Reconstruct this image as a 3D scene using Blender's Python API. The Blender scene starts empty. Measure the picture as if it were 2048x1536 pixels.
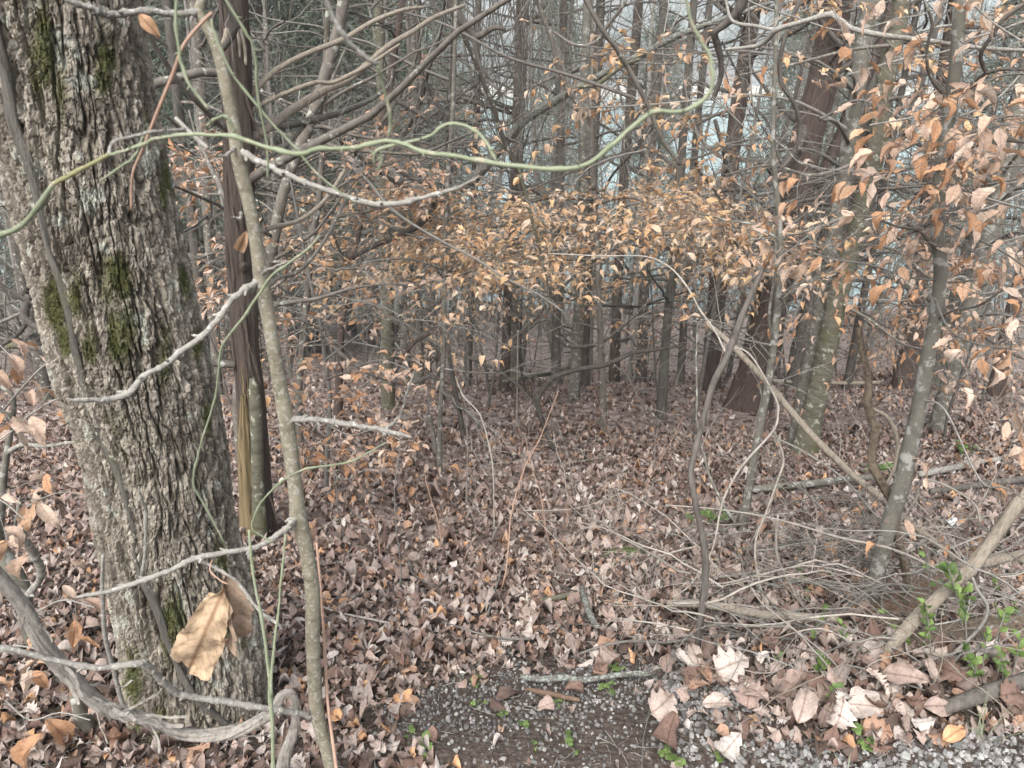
import bpy, math, random
import numpy as np
from mathutils import Vector, Matrix

S = bpy.context.scene
COL = S.collection
rng = np.random.RandomState(7)
random.seed(7)

# ------------------------------------------------------------------ camera, sky, sun, exposure
PITCH = math.radians(24.0)
CAM = np.array([0.0, 0.0, 1.5])
FPX = 1490.0
cam_d = bpy.data.cameras.new('camera')
cam = bpy.data.objects.new('camera', cam_d)
COL.objects.link(cam)
cam.location = CAM
cam.rotation_euler = (math.pi / 2 - PITCH, 0, 0)
cam_d.sensor_width = 36.0
cam_d.lens = FPX / 2048 * 36.0
cam_d.clip_start = 0.02
cam_d.clip_end = 3000
cam_d.dof.use_dof = True
cam_d.dof.focus_distance = 2.5
cam_d.dof.aperture_fstop = 11.0
S.camera = cam

world = bpy.data.worlds.new("World")
S.world = world
world.use_nodes = True
wn = world.node_tree
wn.nodes.clear()
SUN_EL, SUN_ROT = math.radians(52), math.radians(200)
sky = wn.nodes.new('ShaderNodeTexSky')
sky.sky_type = 'NISHITA'
sky.sun_disc = False
sky.sun_elevation = SUN_EL
sky.sun_rotation = SUN_ROT
sky.air_density = 0.7
sky.dust_density = 6.0
sky.ozone_density = 0.6
hs = wn.nodes.new('ShaderNodeHueSaturation')
hs.inputs['Saturation'].default_value = 0.5
bg = wn.nodes.new('ShaderNodeBackground')
bg.inputs['Strength'].default_value = 0.13
wo = wn.nodes.new('ShaderNodeOutputWorld')
wn.links.new(sky.outputs[0], hs.inputs['Color'])
wn.links.new(hs.outputs[0], bg.inputs['Color'])
wn.links.new(bg.outputs[0], wo.inputs['Surface'])

sun_d = bpy.data.lights.new('sun', 'SUN')
sun_d.energy = 0.9
sun_d.angle = math.radians(35)
sun_d.color = (1.0, 0.985, 0.96)
sun = bpy.data.objects.new('sun', sun_d)
COL.objects.link(sun)
# direction towards the sun: Nishita rotation is measured from +Y clockwise
sv = Vector((math.sin(SUN_ROT) * math.cos(SUN_EL), math.cos(SUN_ROT) * math.cos(SUN_EL), math.sin(SUN_EL)))
sun.rotation_euler = (-sv).to_track_quat('-Z', 'Y').to_euler()
sun.location = (0, -5, 20)

S.view_settings.view_transform = 'Standard'
S.view_settings.look = 'None'
S.view_settings.exposure = 1.42
S.view_settings.gamma = 1.0
S.view_settings.use_curve_mapping = False
HAZE = 0.0017
S.render.engine = 'CYCLES'
S.cycles.use_denoising = True
S.cycles.max_bounces = 5
S.cycles.diffuse_bounces = 3
S.cycles.glossy_bounces = 2
S.cycles.transmission_bounces = 3
S.cycles.volume_bounces = 2
S.cycles.transparent_max_bounces = 6
S.cycles.caustics_reflective = False
S.cycles.caustics_refractive = False

# ------------------------------------------------------------------ noise
_T = np.random.RandomState(3).rand(64, 64, 64)


def vnoise(x, y, z=0.0):
    x, y, z = np.broadcast_arrays(np.asarray(x, float), np.asarray(y, float), np.asarray(z, float))
    xi, yi, zi = np.floor(x).astype(int), np.floor(y).astype(int), np.floor(z).astype(int)
    fx, fy, fz = x - xi, y - yi, z - zi
    fx, fy, fz = fx * fx * (3 - 2 * fx), fy * fy * (3 - 2 * fy), fz * fz * (3 - 2 * fz)
    x0, y0, z0 = xi & 63, yi & 63, zi & 63
    x1, y1, z1 = (xi + 1) & 63, (yi + 1) & 63, (zi + 1) & 63
    a = _T[x0, y0, z0] * (1 - fx) + _T[x1, y0, z0] * fx
    b = _T[x0, y1, z0] * (1 - fx) + _T[x1, y1, z0] * fx
    c = _T[x0, y0, z1] * (1 - fx) + _T[x1, y0, z1] * fx
    d = _T[x0, y1, z1] * (1 - fx) + _T[x1, y1, z1] * fx
    return (a * (1 - fy) + b * fy) * (1 - fz) + (c * (1 - fy) + d * fy) * fz


def fbm(x, y, z=0.0, o=3):
    s, a, t = 0.0, 0.5, 0.0
    for k in range(o):
        s = s + a * vnoise(np.asarray(x) * 2 ** k + 17 * k, np.asarray(y) * 2 ** k, np.asarray(z) * 2 ** k)
        t += a
        a *= 0.5
    return s / t


def sstep(a, b, x):
    t = np.clip((x - a) / (b - a), 0, 1)
    return t * t * (3 - 2 * t)


# ------------------------------------------------------------------ terrain and pixel helpers
LAKE_Z = -11.9
LAKE_Y = 40.0
SHORE_Y = 265.0


def hgt(x, y):
    x = np.asarray(x, float)
    y = np.asarray(y, float)
    z = -0.3 * np.clip(y - 1.25, 0, 6.75) - 0.46 * np.clip(y - 8.0, 0, 2.5) - 0.29 * np.clip(y - 10.5, 0, 45)
    w = sstep(1.2, 4.0, y)
    z = z + w * ((fbm(x * 0.55 + 9, y * 0.55 + 3, 1.5, 2) - 0.5) * 0.28 + (fbm(x * 2 + 4, y * 2, 4.5, 2) - 0.5) * 0.09)
    z = z + (fbm(x * 4 + 4, y * 4, 7.5, 2) - 0.5) * 0.035
    # litter heaped along the edge of the gravel on the right
    z = z + 0.06 * np.exp(-((y - 1.55) / 0.17) ** 2) * sstep(0.35, 0.6, x)
    return np.maximum(z, LAKE_Z - 2.0)


F_ = np.array([0, math.cos(PITCH), -math.sin(PITCH)])
U_ = np.array([0, math.sin(PITCH), math.cos(PITCH)])


def ray(px, py):
    return F_ + (px - 1024) / FPX * np.array([1.0, 0, 0]) + (768 - py) / FPX * U_


def at(px, py, Y):
    d = ray(px, py)
    return CAM + d * (Y / d[1])


def gnd(px, py):
    d = ray(px, py)
    t = np.linspace(0.5, 45, 9000)
    p = CAM[None] + d[None] * t[:, None]
    b = p[:, 2] < hgt(p[:, 0], p[:, 1])
    k = int(np.argmax(b)) if b.any() else 8999
    return p[k].copy()


def depth(p):
    return (np.asarray(p) - CAM) @ F_


def proj(p):
    v = np.asarray(p) - CAM
    d = v @ F_
    d = np.where(np.abs(d) < 1e-6, 1e-6, d)
    return 1024 + FPX * v[..., 0] / d, 768 - FPX * (v @ U_) / d, d


# ------------------------------------------------------------------ mesh helpers
class MB:
    def __init__(s):
        s.V, s.Q, s.T, s.C, s.UV, s.n = [], [], [], [], [], 0

    def add(s, v, q=None, t=None, col=None, uv=None):
        v = np.asarray(v, float).reshape(-1, 3)
        s.V.append(v)
        if q is not None and len(q):
            s.Q.append(np.asarray(q, np.int64) + s.n)
        if t is not None and len(t):
            s.T.append(np.asarray(t, np.int64) + s.n)
        if col is not None:
            s.C.append(np.broadcast_to(np.asarray(col, float), (len(v), 3)))
        if uv is not None:
            s.UV.append(np.asarray(uv, float))
        s.n += len(v)

    def mesh(s, name, origin=(0, 0, 0), smooth=True):
        me = bpy.data.meshes.new(name)
        V = np.concatenate(s.V) - np.asarray(origin)
        T = np.concatenate(s.T) if s.T else np.zeros((0, 3), np.int64)
        Q = np.concatenate(s.Q) if s.Q else np.zeros((0, 4), np.int64)
        me.vertices.add(len(V))
        me.vertices.foreach_set('co', V.astype(np.float32).ravel())
        loops = np.concatenate([T.ravel(), Q.ravel()])
        me.loops.add(len(loops))
        me.loops.foreach_set('vertex_index', loops.astype(np.int32))
        nt, nq = len(T), len(Q)
        me.polygons.add(nt + nq)
        st = np.concatenate([np.arange(nt) * 3, nt * 3 + np.arange(nq) * 4]).astype(np.int32)
        me.polygons.foreach_set('loop_start', st)
        me.polygons.foreach_set('use_smooth', np.full(nt + nq, smooth))
        me.update(calc_edges=True)
        if s.C:
            C = np.concatenate(s.C)
            ca = me.color_attributes.new('Col', 'FLOAT_COLOR', 'POINT')
            ca.data.foreach_set('color', np.c_[C, np.ones(len(C))].astype(np.float32).ravel())
        if s.UV:
            UV = np.concatenate(s.UV)
            ul = me.uv_layers.new(name='UVMap')
            ul.data.foreach_set('uv', UV[loops].astype(np.float32).ravel())
        me.validate()
        return me

    def build(s, name, mat, parent=None, origin=None, smooth=True):
        if s.n == 0:
            return None
        if origin is None:
            origin = np.array(parent.location) if parent is not None else np.zeros(3)
        me = s.mesh(name, origin, smooth)
        me.materials.append(mat)
        o = bpy.data.objects.new(name, me)
        COL.objects.link(o)
        if parent is not None:
            o.parent = parent
        else:
            o.location = origin
        return o


def smooth_line(P, n):
    """Catmull-Rom through the rows of P (any number of columns), n samples a span."""
    P = np.asarray(P, float)
    if len(P) < 3 or n < 2:
        return P
    A = np.vstack([2 * P[0] - P[1], P, 2 * P[-1] - P[-2]])
    t = (np.arange(n) / n)[:, None]
    out = []
    for i in range(1, len(A) - 2):
        p0, p1, p2, p3 = A[i - 1], A[i], A[i + 1], A[i + 2]
        out.append(0.5 * (2 * p1 + (p2 - p0) * t + (2 * p0 - 5 * p1 + 4 * p2 - p3) * t ** 2 + (3 * p1 - p0 - 3 * p2 + p3) * t ** 3))
    out.append(P[-1:])
    return np.vstack(out)


_QC = {}


def _quads(n, s):
    k = (n, s)
    if k not in _QC:
        i = np.arange(n - 1)[:, None] * s
        j = np.arange(s)[None]
        j2 = (j + 1) % s
        _QC[k] = np.stack([i + j, i + j2, i + s + j2, i + s + j], -1).reshape(-1, 4)
    return _QC[k]


def frames(P):
    T = np.gradient(P, axis=0)
    T /= np.linalg.norm(T, axis=1, keepdims=True) + 1e-12
    m = np.abs(T.mean(0))
    ref = np.zeros(3)
    ref[int(np.argmin(m))] = 1.0
    N = np.cross(T, ref)
    N /= np.linalg.norm(N, axis=1, keepdims=True) + 1e-9
    return T, N, np.cross(T, N)


def tube(mb, P, R, sides=4, cap=False, col=None, rough=0.0, seed=0):
    P = np.asarray(P, float)
    R = np.broadcast_to(np.asarray(R, float), (len(P),))
    T, N, B = frames(P)
    a = np.arange(sides) / sides * 2 * math.pi
    rr = R[:, None] * np.ones((1, sides))
    if rough > 0:
        s = np.r_[0, np.cumsum(np.linalg.norm(np.diff(P, axis=0), axis=1))]
        k = 0.6
        rr = rr * (1 + rough * 2 * (fbm(np.cos(a)[None] * k * 2 + seed, np.sin(a)[None] * k * 2 + 5, (s / (R.mean() * 3.0))[:, None], 2) - 0.5))
    V = P[:, None] + rr[..., None] * (np.cos(a)[None, :, None] * N[:, None] + np.sin(a)[None, :, None] * B[:, None])
    V = V.reshape(-1, 3)
    n = len(P)
    tr = None
    if cap:
        V = np.vstack([V, P[:1], P[-1:]])
        j = np.arange(sides)
        j2 = (j + 1) % sides
        tr = np.vstack([np.c_[j2, j, np.full(sides, n * sides)], np.c_[(n - 1) * sides + j, (n - 1) * sides + j2, np.full(sides, n * sides + 1)]])
    mb.add(V, _quads(n, sides), tr, col)


def bark_tube(mb, P, R, nu, nv, kind, seed=0, flare=None, th=None):
    """A trunk with its bark in relief; P, R a coarse axis, resampled to nv rows."""
    P = np.asarray(P, float)
    R = np.asarray(R, float)
    L = np.r_[0, np.cumsum(np.linalg.norm(np.diff(P, axis=0), axis=1))]
    s = np.linspace(0, L[-1], nv) if np.isscalar(nv) else np.asarray(nv)
    # even out the spacing so the spline does not overshoot at long spans
    sg = np.linalg.norm(np.diff(P, axis=0), axis=1)
    lim = 1.5 * max(float(np.median(sg)), .12)
    C4 = np.c_[P, R]
    rows_ = [C4[0]]
    for q in range(len(sg)):
        k_ = max(1, int(math.ceil(sg[q] / lim)))
        for e in range(1, k_ + 1):
            rows_.append(C4[q] + (C4[q + 1] - C4[q]) * e / k_)
    A = smooth_line(np.array(rows_), 8)
    LA = np.r_[0, np.cumsum(np.linalg.norm(np.diff(A[:, :3], axis=0), axis=1))]
    s = s * LA[-1] / s[-1]
    Pi = np.stack([np.interp(s, LA, A[:, k]) for k in range(3)], 1)
    Ri = np.interp(s, LA, A[:, 3])
    T, N, B = frames(Pi)
    if th is None:
        th = np.arange(nu) / nu * 2 * math.pi
    nu = len(th)
    c, sn = np.cos(th)[None], np.sin(th)[None]
    sv_ = s[:, None]
    Rm = float(R.mean())
    X, Y = c * Rm + 3 + seed * 1.37, sn * Rm + 7
    if kind == 'oak':
        D = oak_bark(th, s, Rm, seed)
    elif kind == 'cedar':
        D = (fbm(X * 75, Y * 75, sv_ * 2.2, 3) - 0.5) * 0.034 * min(1, Rm / 0.10)
        D = D + (fbm(X * 14, Y * 14, sv_ * 0.8, 2) - 0.5) * 0.16 * Rm
    elif kind == 'furrow':
        r1 = 1 - np.abs(fbm(X * 34, Y * 34, sv_ * 4.5, 2) * 2 - 1) * 2
        D = -0.011 * sstep(0.45, 1.0, r1) + (fbm(X * 60, Y * 60, sv_ * 22, 2) - 0.5) * 0.006
        D = D * min(1, Rm / 0.07)
    elif kind == 'vine':
        tw = th[None] + sv_ * 9
        D = (fbm(np.cos(tw) * Rm * 230 + 5, np.sin(tw) * Rm * 230, sv_ * 6, 2) - 0.5) * 0.8 * Rm
        D = D + (fbm(X * 18, Y * 18, sv_ * 7, 2) - 0.5) * 0.55 * Rm
    elif kind == 'split':
        D = (fbm(X * 90, Y * 90, sv_ * 2.5, 2) - 0.5) * 0.036 + (fbm(X * 16, Y * 16, sv_ * 3, 2) - 0.5) * 0.7 * Rm
    else:
        D = (fbm(X * 30, Y * 30, sv_ * 12, 3) - 0.5) * 0.16 * Rm + (fbm(X * 12, Y * 12, sv_ * 3, 2) - 0.5) * 0.2 * Rm
    rr = Ri[:, None] + D
    if flare:
        fl = np.exp(-s / flare[1])[:, None]
        rr = rr * (1 + flare[0] * fl * (0.65 + 0.7 * np.clip(np.sin(th[None] * 4 + seed) + 0.5 * np.sin(th[None] * 7 + 1), -0.6, 1.5)))
    V = Pi[:, None] + rr[..., None] * (c[..., None] * N[:, None] + sn[..., None] * B[:, None])
    n = len(s)
    V = np.vstack([V.reshape(-1, 3), Pi[-1:] + T[-1:] * Ri[-1] * 0.4])
    j = np.arange(nu)
    mb.add(V, _quads(n, nu), np.c_[(n - 1) * nu + j, (n - 1) * nu + (j + 1) % nu, np.full(nu, n * nu)])
    return Pi, Ri


def oak_bark(th, s, R, seed):
    u = th[None] * R + 0 * s[:, None]
    v = s[:, None] + 0 * th[None]
    C = 2 * math.pi * R
    X, Y = np.cos(th)[None] * R + 3, np.sin(th)[None] * R + 7
    u = u + 0.010 * (fbm(X * 22, Y * 22, v * 8, 2) - 0.5) + 0.005 * (vnoise(X * 90, Y * 90, v * 60) - 0.5)
    v = v + 0.020 * (vnoise(X * 40 + 9, Y * 40, v * 20) - 0.5)

    def cells(nu, cv, sd):
        cu = C / nu
        g = np.random.RandomState(sd)
        ju, jv, jh = g.rand(nu, 512), g.rand(nu, 512), g.rand(nu, 512)
        a, b = u / cu, v / cv
        ai, bi = np.floor(a).astype(int), np.floor(b).astype(int)
        f1 = np.full(a.shape, 9.0)
        f2 = np.full(a.shape, 9.0)
        h = np.zeros(a.shape)
        for da in (-1, 0, 1):
            for db in (-1, 0, 1):
                ia, ib = (ai + da) % nu, (bi + db) % 512
                d = np.hypot(ai + da + ju[ia, ib] - a, bi + db + jv[ia, ib] - b)
                nr = d < f1
                f2 = np.where(nr, f1, np.minimum(f2, d))
                h = np.where(nr, jh[ia, ib], h)
                f1 = np.where(nr, d, f1)
        return f2 - f1, h

    e1, h1 = cells(max(8, int(C / 0.017)), 0.075, 5 + seed)
    e2, h2 = cells(max(16, int(C / 0.0085)), 0.020, 9 + seed)
    cu_, su_ = np.cos(u / R), np.sin(u / R)
    U1, W1 = cu_ * R + 3, su_ * R + 7
    n1 = fbm(U1 * 56, W1 * 56, v * 7.5, 2)
    n2 = fbm(U1 * 84 + 31, W1 * 84, v * 14, 2)
    big = fbm(X * 10, Y * 10, v * 3, 2)
    fur = 1 - sstep(0.012, 0.070, np.abs(n1 - 0.5))
    fur2 = 1 - sstep(0.0, 0.05, np.abs(n2 - 0.5))
    crk = 1 - sstep(0.02, 0.14, e2)
    D = -0.0115 * fur * (0.5 + 0.9 * big) - 0.0060 * fur2 * (0.3 + big) - 0.0030 * crk - 0.004 * (1 - sstep(0, .12, e1))
    D = D + 0.0048 * (h2 - 0.5) + 0.0036 * (h1 - 0.5)
    D = D + 0.0036 * (fbm(X * 200, Y * 200, v * 170, 2) - 0.5) + (fbm(X * 5, Y * 5, v * 1.6, 2) - 0.5) * 0.014
    oak_bark.plates = (h1, h2)
    return D


# ------------------------------------------------------------------ materials
def mat_new(name):
    m = bpy.data.materials.new(name)
    m.use_nodes = True
    nt = m.node_tree
    nt.nodes.clear()
    return m, nt


def nd(nt, t, **kw):
    n = nt.nodes.new(t)
    for k, v in kw.items():
        if hasattr(n, k):
            setattr(n, k, v)
        else:
            n.inputs[k.replace('_', ' ')].default_value = v
    return n


def ramp(nt, fac, stops):
    r = nt.nodes.new('ShaderNodeValToRGB')
    e = r.color_ramp.elements
    while len(e) < len(stops):
        e.new(0.5)
    for i, (p, c) in enumerate(stops):
        e[i].position = p
        e[i].color = (*c, 1) if len(c) == 3 else c
    nt.links.new(fac, r.inputs[0])
    return r.outputs[0]


def mixc(nt, fac, a, b):
    n = nt.nodes.new('ShaderNodeMix')
    n.data_type = 'RGBA'
    for sock, v in ((n.inputs[0], fac), (n.inputs[6], a), (n.inputs[7], b)):
        if hasattr(v, 'links'):
            nt.links.new(v, sock)
        else:
            sock.default_value = v if not isinstance(v, tuple) or len(v) == 4 else (*v, 1)
    return n.outputs[2]


def coords(nt, scale, kind='Object'):
    tc = nt.nodes.new('ShaderNodeTexCoord')
    mp = nt.nodes.new('ShaderNodeMapping')
    mp.inputs['Scale'].default_value = scale
    nt.links.new(tc.outputs[kind], mp.inputs['Vector'])
    return mp.outputs[0]


def noise(nt, vec, scale, detail=4, rough=0.6, dist=0.0):
    n = nd(nt, 'ShaderNodeTexNoise', Scale=scale, Detail=detail, Roughness=rough, Distortion=dist)
    nt.links.new(vec, n.inputs['Vector'])
    return n.outputs['Fac']


def finish(nt, col, rough=0.85, bump=None, bump_s=0.3, bump_d=0.01, spec=0.25):
    p = nd(nt, 'ShaderNodeBsdfPrincipled', Roughness=rough)
    p.inputs['Specular IOR Level'].default_value = spec
    o = nt.nodes.new('ShaderNodeOutputMaterial')
    if hasattr(col, 'links'):
        nt.links.new(col, p.inputs['Base Color'])
    else:
        p.inputs['Base Color'].default_value = (*col, 1)
    if bump is not None:
        b = nd(nt, 'ShaderNodeBump', Strength=bump_s, Distance=bump_d)
        nt.links.new(bump, b.inputs['Height'])
        nt.links.new(b.outputs[0], p.inputs['Normal'])
    nt.links.new(p.outputs[0], o.inputs['Surface'])
    return p


def bark(name, dark, light, stretch=(26, 26, 4), moss=None, moss_amt=0.0, lichen=0.0, lich_col=(0.42, 0.44, 0.38), rings=False, bump=0.5, dist=0.006, var=0.25, ls=26):
    m, nt = mat_new(name)
    v = coords(nt, stretch)
    f = noise(nt, v, 1.6, 6, 0.7, 0.4)
    col = ramp(nt, f, [(0.28, dark), (0.5, tuple((np.array(dark) * 0.35 + np.array(light) * 0.65))), (0.72, light)])
    vb = coords(nt, (1, 1, 1))
    if var:
        oi = nt.nodes.new('ShaderNodeObjectInfo')
        h = nt.nodes.new('ShaderNodeHueSaturation')
        mr = nd(nt, 'ShaderNodeMapRange')
        mr.inputs[3].default_value = 1 - var
        mr.inputs[4].default_value = 1 + var
        nt.links.new(oi.outputs['Random'], mr.inputs[0])
        nt.links.new(mr.outputs[0], h.inputs['Value'])
        nt.links.new(col, h.inputs['Color'])
        col = h.outputs[0]
    if rings:
        vr = coords(nt, (6, 6, 55))
        fr = noise(nt, vr, 1.0, 3, 0.5)
        col = mixc(nt, ramp(nt, fr, [(0.56, (0, 0, 0)), (0.68, (0.5, 0.5, 0.5))]), col, tuple(np.array(dark) * 0.6))
    if lichen > 0:
        fl = noise(nt, vb, ls, 4, 0.6)
        k = ramp(nt, fl, [(0.62 - 0.2 * lichen, (0, 0, 0)), (0.66 - 0.2 * lichen, (0.85, 0.85, 0.85))])
        col = mixc(nt, k, col, lich_col)
    if moss:
        fm = noise(nt, coords(nt, (5, 5, 2.2)), 1.3, 5, 0.65)
        k = ramp(nt, fm, [(0.60 - 0.25 * moss_amt, (0, 0, 0)), (0.74 - 0.25 * moss_amt, (0.9, 0.9, 0.9))])
        fm2 = noise(nt, vb, 160, 3, 0.6)
        mc = ramp(nt, fm2, [(0.3, tuple(np.array(moss) * 0.45)), (0.7, moss)])
        col = mixc(nt, k, col, mc)
    fine = noise(nt, coords(nt, (stretch[0] * 2.5, stretch[1] * 2.5, stretch[2] * 3.5)), 2.0, 4, 0.7)
    ad = nd(nt, 'ShaderNodeMath', operation='ADD')
    nt.links.new(f, ad.inputs[0])
    nt.links.new(fine, ad.inputs[1])
    finish(nt, col, 0.9, ad.outputs[0], bump, dist, 0.15)
    return m


MOSS = (0.11, 0.125, 0.025)
M = {}
m, nt = mat_new('furrowed_bark')
a = nt.nodes.new('ShaderNodeVertexColor')
a.layer_name = 'Col'
f1 = noise(nt, coords(nt, (1, 1, 0.6)), 190, 5, 0.7)
f2 = noise(nt, coords(nt, (1, 1, 1)), 60, 4, 0.7)
mm = nd(nt, 'ShaderNodeMix', data_type='RGBA', blend_type='MULTIPLY')
mm.inputs[0].default_value = 1
nt.links.new(a.outputs[0], mm.inputs[6])
nt.links.new(ramp(nt, f1, [(0.3, (0.5, 0.47, 0.44)), (0.5, (0.95, 0.94, 0.92)), (0.72, (1.35, 1.33, 1.3))]), mm.inputs[7])
m2 = nd(nt, 'ShaderNodeMix', data_type='RGBA', blend_type='MULTIPLY')
m2.inputs[0].default_value = 1
nt.links.new(mm.outputs[2], m2.inputs[6])
nt.links.new(ramp(nt, f2, [(0.3, (0.72, 0.68, 0.62)), (0.6, (1.1, 1.1, 1.08))]), m2.inputs[7])
finish(nt, m2.outputs[2], 0.92, f1, 0.6, 0.003, 0.12)
M['oak'] = m
M['sapling'] = bark('smooth_olive_bark', (0.13, 0.12, 0.085), (0.27, 0.25, 0.19), (20, 20, 20), lichen=0.35, lich_col=(0.34, 0.33, 0.29), rings=True, bump=0.6, dist=0.003, var=0, ls=140)
M['pale_twig'] = bark('pale_branch_bark', (0.15, 0.142, 0.125), (0.32, 0.31, 0.28), (40, 40, 40), lichen=0.15, lich_col=(0.45, 0.45, 0.42), bump=0.6, dist=0.003, var=0.08, ls=150)
M['cedar'] = bark('stringy_red_bark', (0.045, 0.036, 0.031), (0.15, 0.122, 0.105), (60, 60, 2.2), lichen=0.0, bump=0.9, dist=0.012, var=0.12)
M['cedar_red'] = bark('red_brown_stringy_bark', (0.045, 0.035, 0.03), (0.142, 0.11, 0.096), (60, 60, 2.0), bump=0.9, dist=0.012, var=0.0)
M['dark'] = bark('dark_bark', (0.042, 0.038, 0.034), (0.14, 0.128, 0.114), (26, 26, 7), bump=0.6, var=0.3)
M['grey'] = bark('grey_bark', (0.074, 0.064, 0.055), (0.184, 0.171, 0.150), (20, 20, 7), MOSS, 0.0, 0.1, (0.40, 0.42, 0.36), bump=0.5, var=0.3)
M['furrow'] = bark('ridged_grey_bark', (0.048, 0.045, 0.040), (0.163, 0.154, 0.135), (38, 38, 5), (0.09, 0.10, 0.03), 0.05, bump=0.8, dist=0.01, var=0.15)
M['lichen'] = bark('blotched_grey_bark', (0.09, 0.087, 0.074), (0.185, 0.178, 0.15), (12, 12, 10), lichen=0.36, lich_col=(0.33, 0.335, 0.31), bump=0.25, dist=0.002, var=0)
M['mossy'] = bark('mossy_grey_bark', (0.071, 0.069, 0.050), (0.161, 0.155, 0.119), (12, 12, 24), (0.15, 0.155, 0.06), 0.2, 0.1, (0.36, 0.37, 0.31), rings=True, bump=0.4, var=0)
M['tan'] = bark('peeling_tan_bark', (0.15, 0.125, 0.098), (0.37, 0.33, 0.27), (70, 70, 5), lichen=0.0, bump=0.8, dist=0.004, var=0.1)
M['grape'] = bark('shaggy_vine_bark', (0.12, 0.108, 0.095), (0.42, 0.395, 0.355), (60, 60, 30), bump=0.9, dist=0.004, var=0)
M['palestem'] = bark('pale_dead_stem', (0.185, 0.168, 0.145), (0.36, 0.335, 0.295), (30, 30, 30), bump=0.3, dist=0.002, var=0.15)
M['twig'] = bark('grey_twig', (0.125, 0.12, 0.108), (0.27, 0.262, 0.238), (30, 30, 30), bump=0.0, var=0.3)
M['twig_dark'] = bark('brown_twig', (0.058, 0.053, 0.048), (0.165, 0.155, 0.14), (30, 30, 30), bump=0.0, var=0.3)
M['wood'] = bark('golden_split_wood', (0.12, 0.092, 0.05), (0.29, 0.23, 0.135), (70, 70, 2.5), bump=0.8, dist=0.006, var=0)
M['rotten'] = bark('rotten_log_wood', (0.05, 0.038, 0.03), (0.27, 0.22, 0.165), (50, 8, 50), MOSS, 0.1, bump=1.0, dist=0.01, var=0.1)
M['lichenstick'] = bark('lichen_crusted_stick', (0.075, 0.07, 0.062), (0.17, 0.165, 0.15), (30, 30, 30), lichen=0.5, lich_col=(0.29, 0.33, 0.295), bump=0.9, dist=0.004, var=0, ls=110)
M['green'] = bark('green_briar_stem', (0.15, 0.178, 0.108), (0.26, 0.29, 0.205), (14, 14, 14), lichen=0.12, lich_col=(0.36, 0.34, 0.26), bump=0.2, dist=0.001, var=0.15, ls=60)
M['redtwig'] = bark('red_brown_twig', (0.28, 0.17, 0.12), (0.45, 0.32, 0.25), (20, 20, 20), bump=0.1, dist=0.001, var=0.1)
M['redwood'] = bark('reddish_split_wood', (0.075, 0.05, 0.038), (0.21, 0.145, 0.105), (50, 50, 50), bump=0.6, var=0)
M['yellow'] = bark('yellowed_briar_stem', (0.165, 0.18, 0.088), (0.29, 0.27, 0.155), (9, 9, 9), lichen=0.2, lich_col=(0.36, 0.34, 0.26), bump=0.1, dist=0.001, var=0.1, ls=60)


def leaf_mat(name, source, trans=0.3, vein=0.35, rough=0.75, ns=None):
    m, nt = mat_new(name)
    if source == 'object':
        c = nt.nodes.new('ShaderNodeObjectInfo').outputs['Color']
    else:
        a = nt.nodes.new('ShaderNodeVertexColor')
        a.layer_name = 'Col'
        c = a.outputs[0]
    tc = nt.nodes.new('ShaderNodeTexCoord')
    # veins printed along the leaf: midrib and oblique side veins
    sx = nt.nodes.new('ShaderNodeSeparateXYZ')
    nt.links.new(tc.outputs['UV'], sx.inputs[0])
    ab = nd(nt, 'ShaderNodeMath', operation='ABSOLUTE')
    nt.links.new(sx.outputs[0], ab.inputs[0])
    mu = nd(nt, 'ShaderNodeMath', operation='MULTIPLY_ADD')
    mu.inputs[1].default_value = -0.55
    nt.links.new(ab.outputs[0], mu.inputs[0])
    nt.links.new(sx.outputs[1], mu.inputs[2])
    fr = nd(nt, 'ShaderNodeMath', operation='MULTIPLY')
    fr.inputs[1].default_value = 9.0
    nt.links.new(mu.outputs[0], fr.inputs[0])
    fc = nd(nt, 'ShaderNodeMath', operation='FRACT')
    nt.links.new(fr.outputs[0], fc.inputs[0])
    k1 = ramp(nt, fc.outputs[0], [(0.0, (vein,) * 3), (0.14, (0, 0, 0)), (1.0, (0, 0, 0))])
    k2 = ramp(nt, ab.outputs[0], [(0.0, (vein * 1.5,) * 3), (0.07, (0, 0, 0))])
    mx = nd(nt, 'ShaderNodeMath', operation='MAXIMUM')
    nt.links.new(k1, mx.inputs[0])
    nt.links.new(k2, mx.inputs[1])
    dk = nd(nt, 'ShaderNodeMix', data_type='RGBA', blend_type='MULTIPLY')
    dk.inputs[0].default_value = 1.0
    nt.links.new(c, dk.inputs[6])
    dk.inputs[7].default_value = (0.5, 0.42, 0.38, 1)
    col = mixc(nt, mx.outputs[0], c, dk.outputs[2])
    nz = noise(nt, coords(nt, (1, 1, 1), 'Object'), ns or (7 if source == 'object' else 90), 6, 0.72)
    br = nd(nt, 'ShaderNodeMix', data_type='RGBA', blend_type='MULTIPLY')
    br.inputs[0].default_value = 1.0
    nt.links.new(col, br.inputs[6])
    nt.links.new(ramp(nt, nz, [(0.30, (0.50, 0.46, 0.43)), (0.47, (0.95, 0.93, 0.91)), (0.68, (1.2, 1.18, 1.16))]), br.inputs[7])
    col = br.outputs[2]
    p = nd(nt, 'ShaderNodeBsdfPrincipled', Roughness=rough)
    p.inputs['Specular IOR Level'].default_value = 0.3
    t = nt.nodes.new('ShaderNodeBsdfTranslucent')
    nt.links.new(col, p.inputs['Base Color'])
    nt.links.new(col, t.inputs['Color'])
    ms = nt.nodes.new('ShaderNodeMixShader')
    ms.inputs[0].default_value = trans
    nt.links.new(p.outputs[0], ms.inputs[1])
    nt.links.new(t.outputs[0], ms.inputs[2])
    o = nt.nodes.new('ShaderNodeOutputMaterial')
    nt.links.new(ms.outputs[0], o.inputs['Surface'])
    return m


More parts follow.
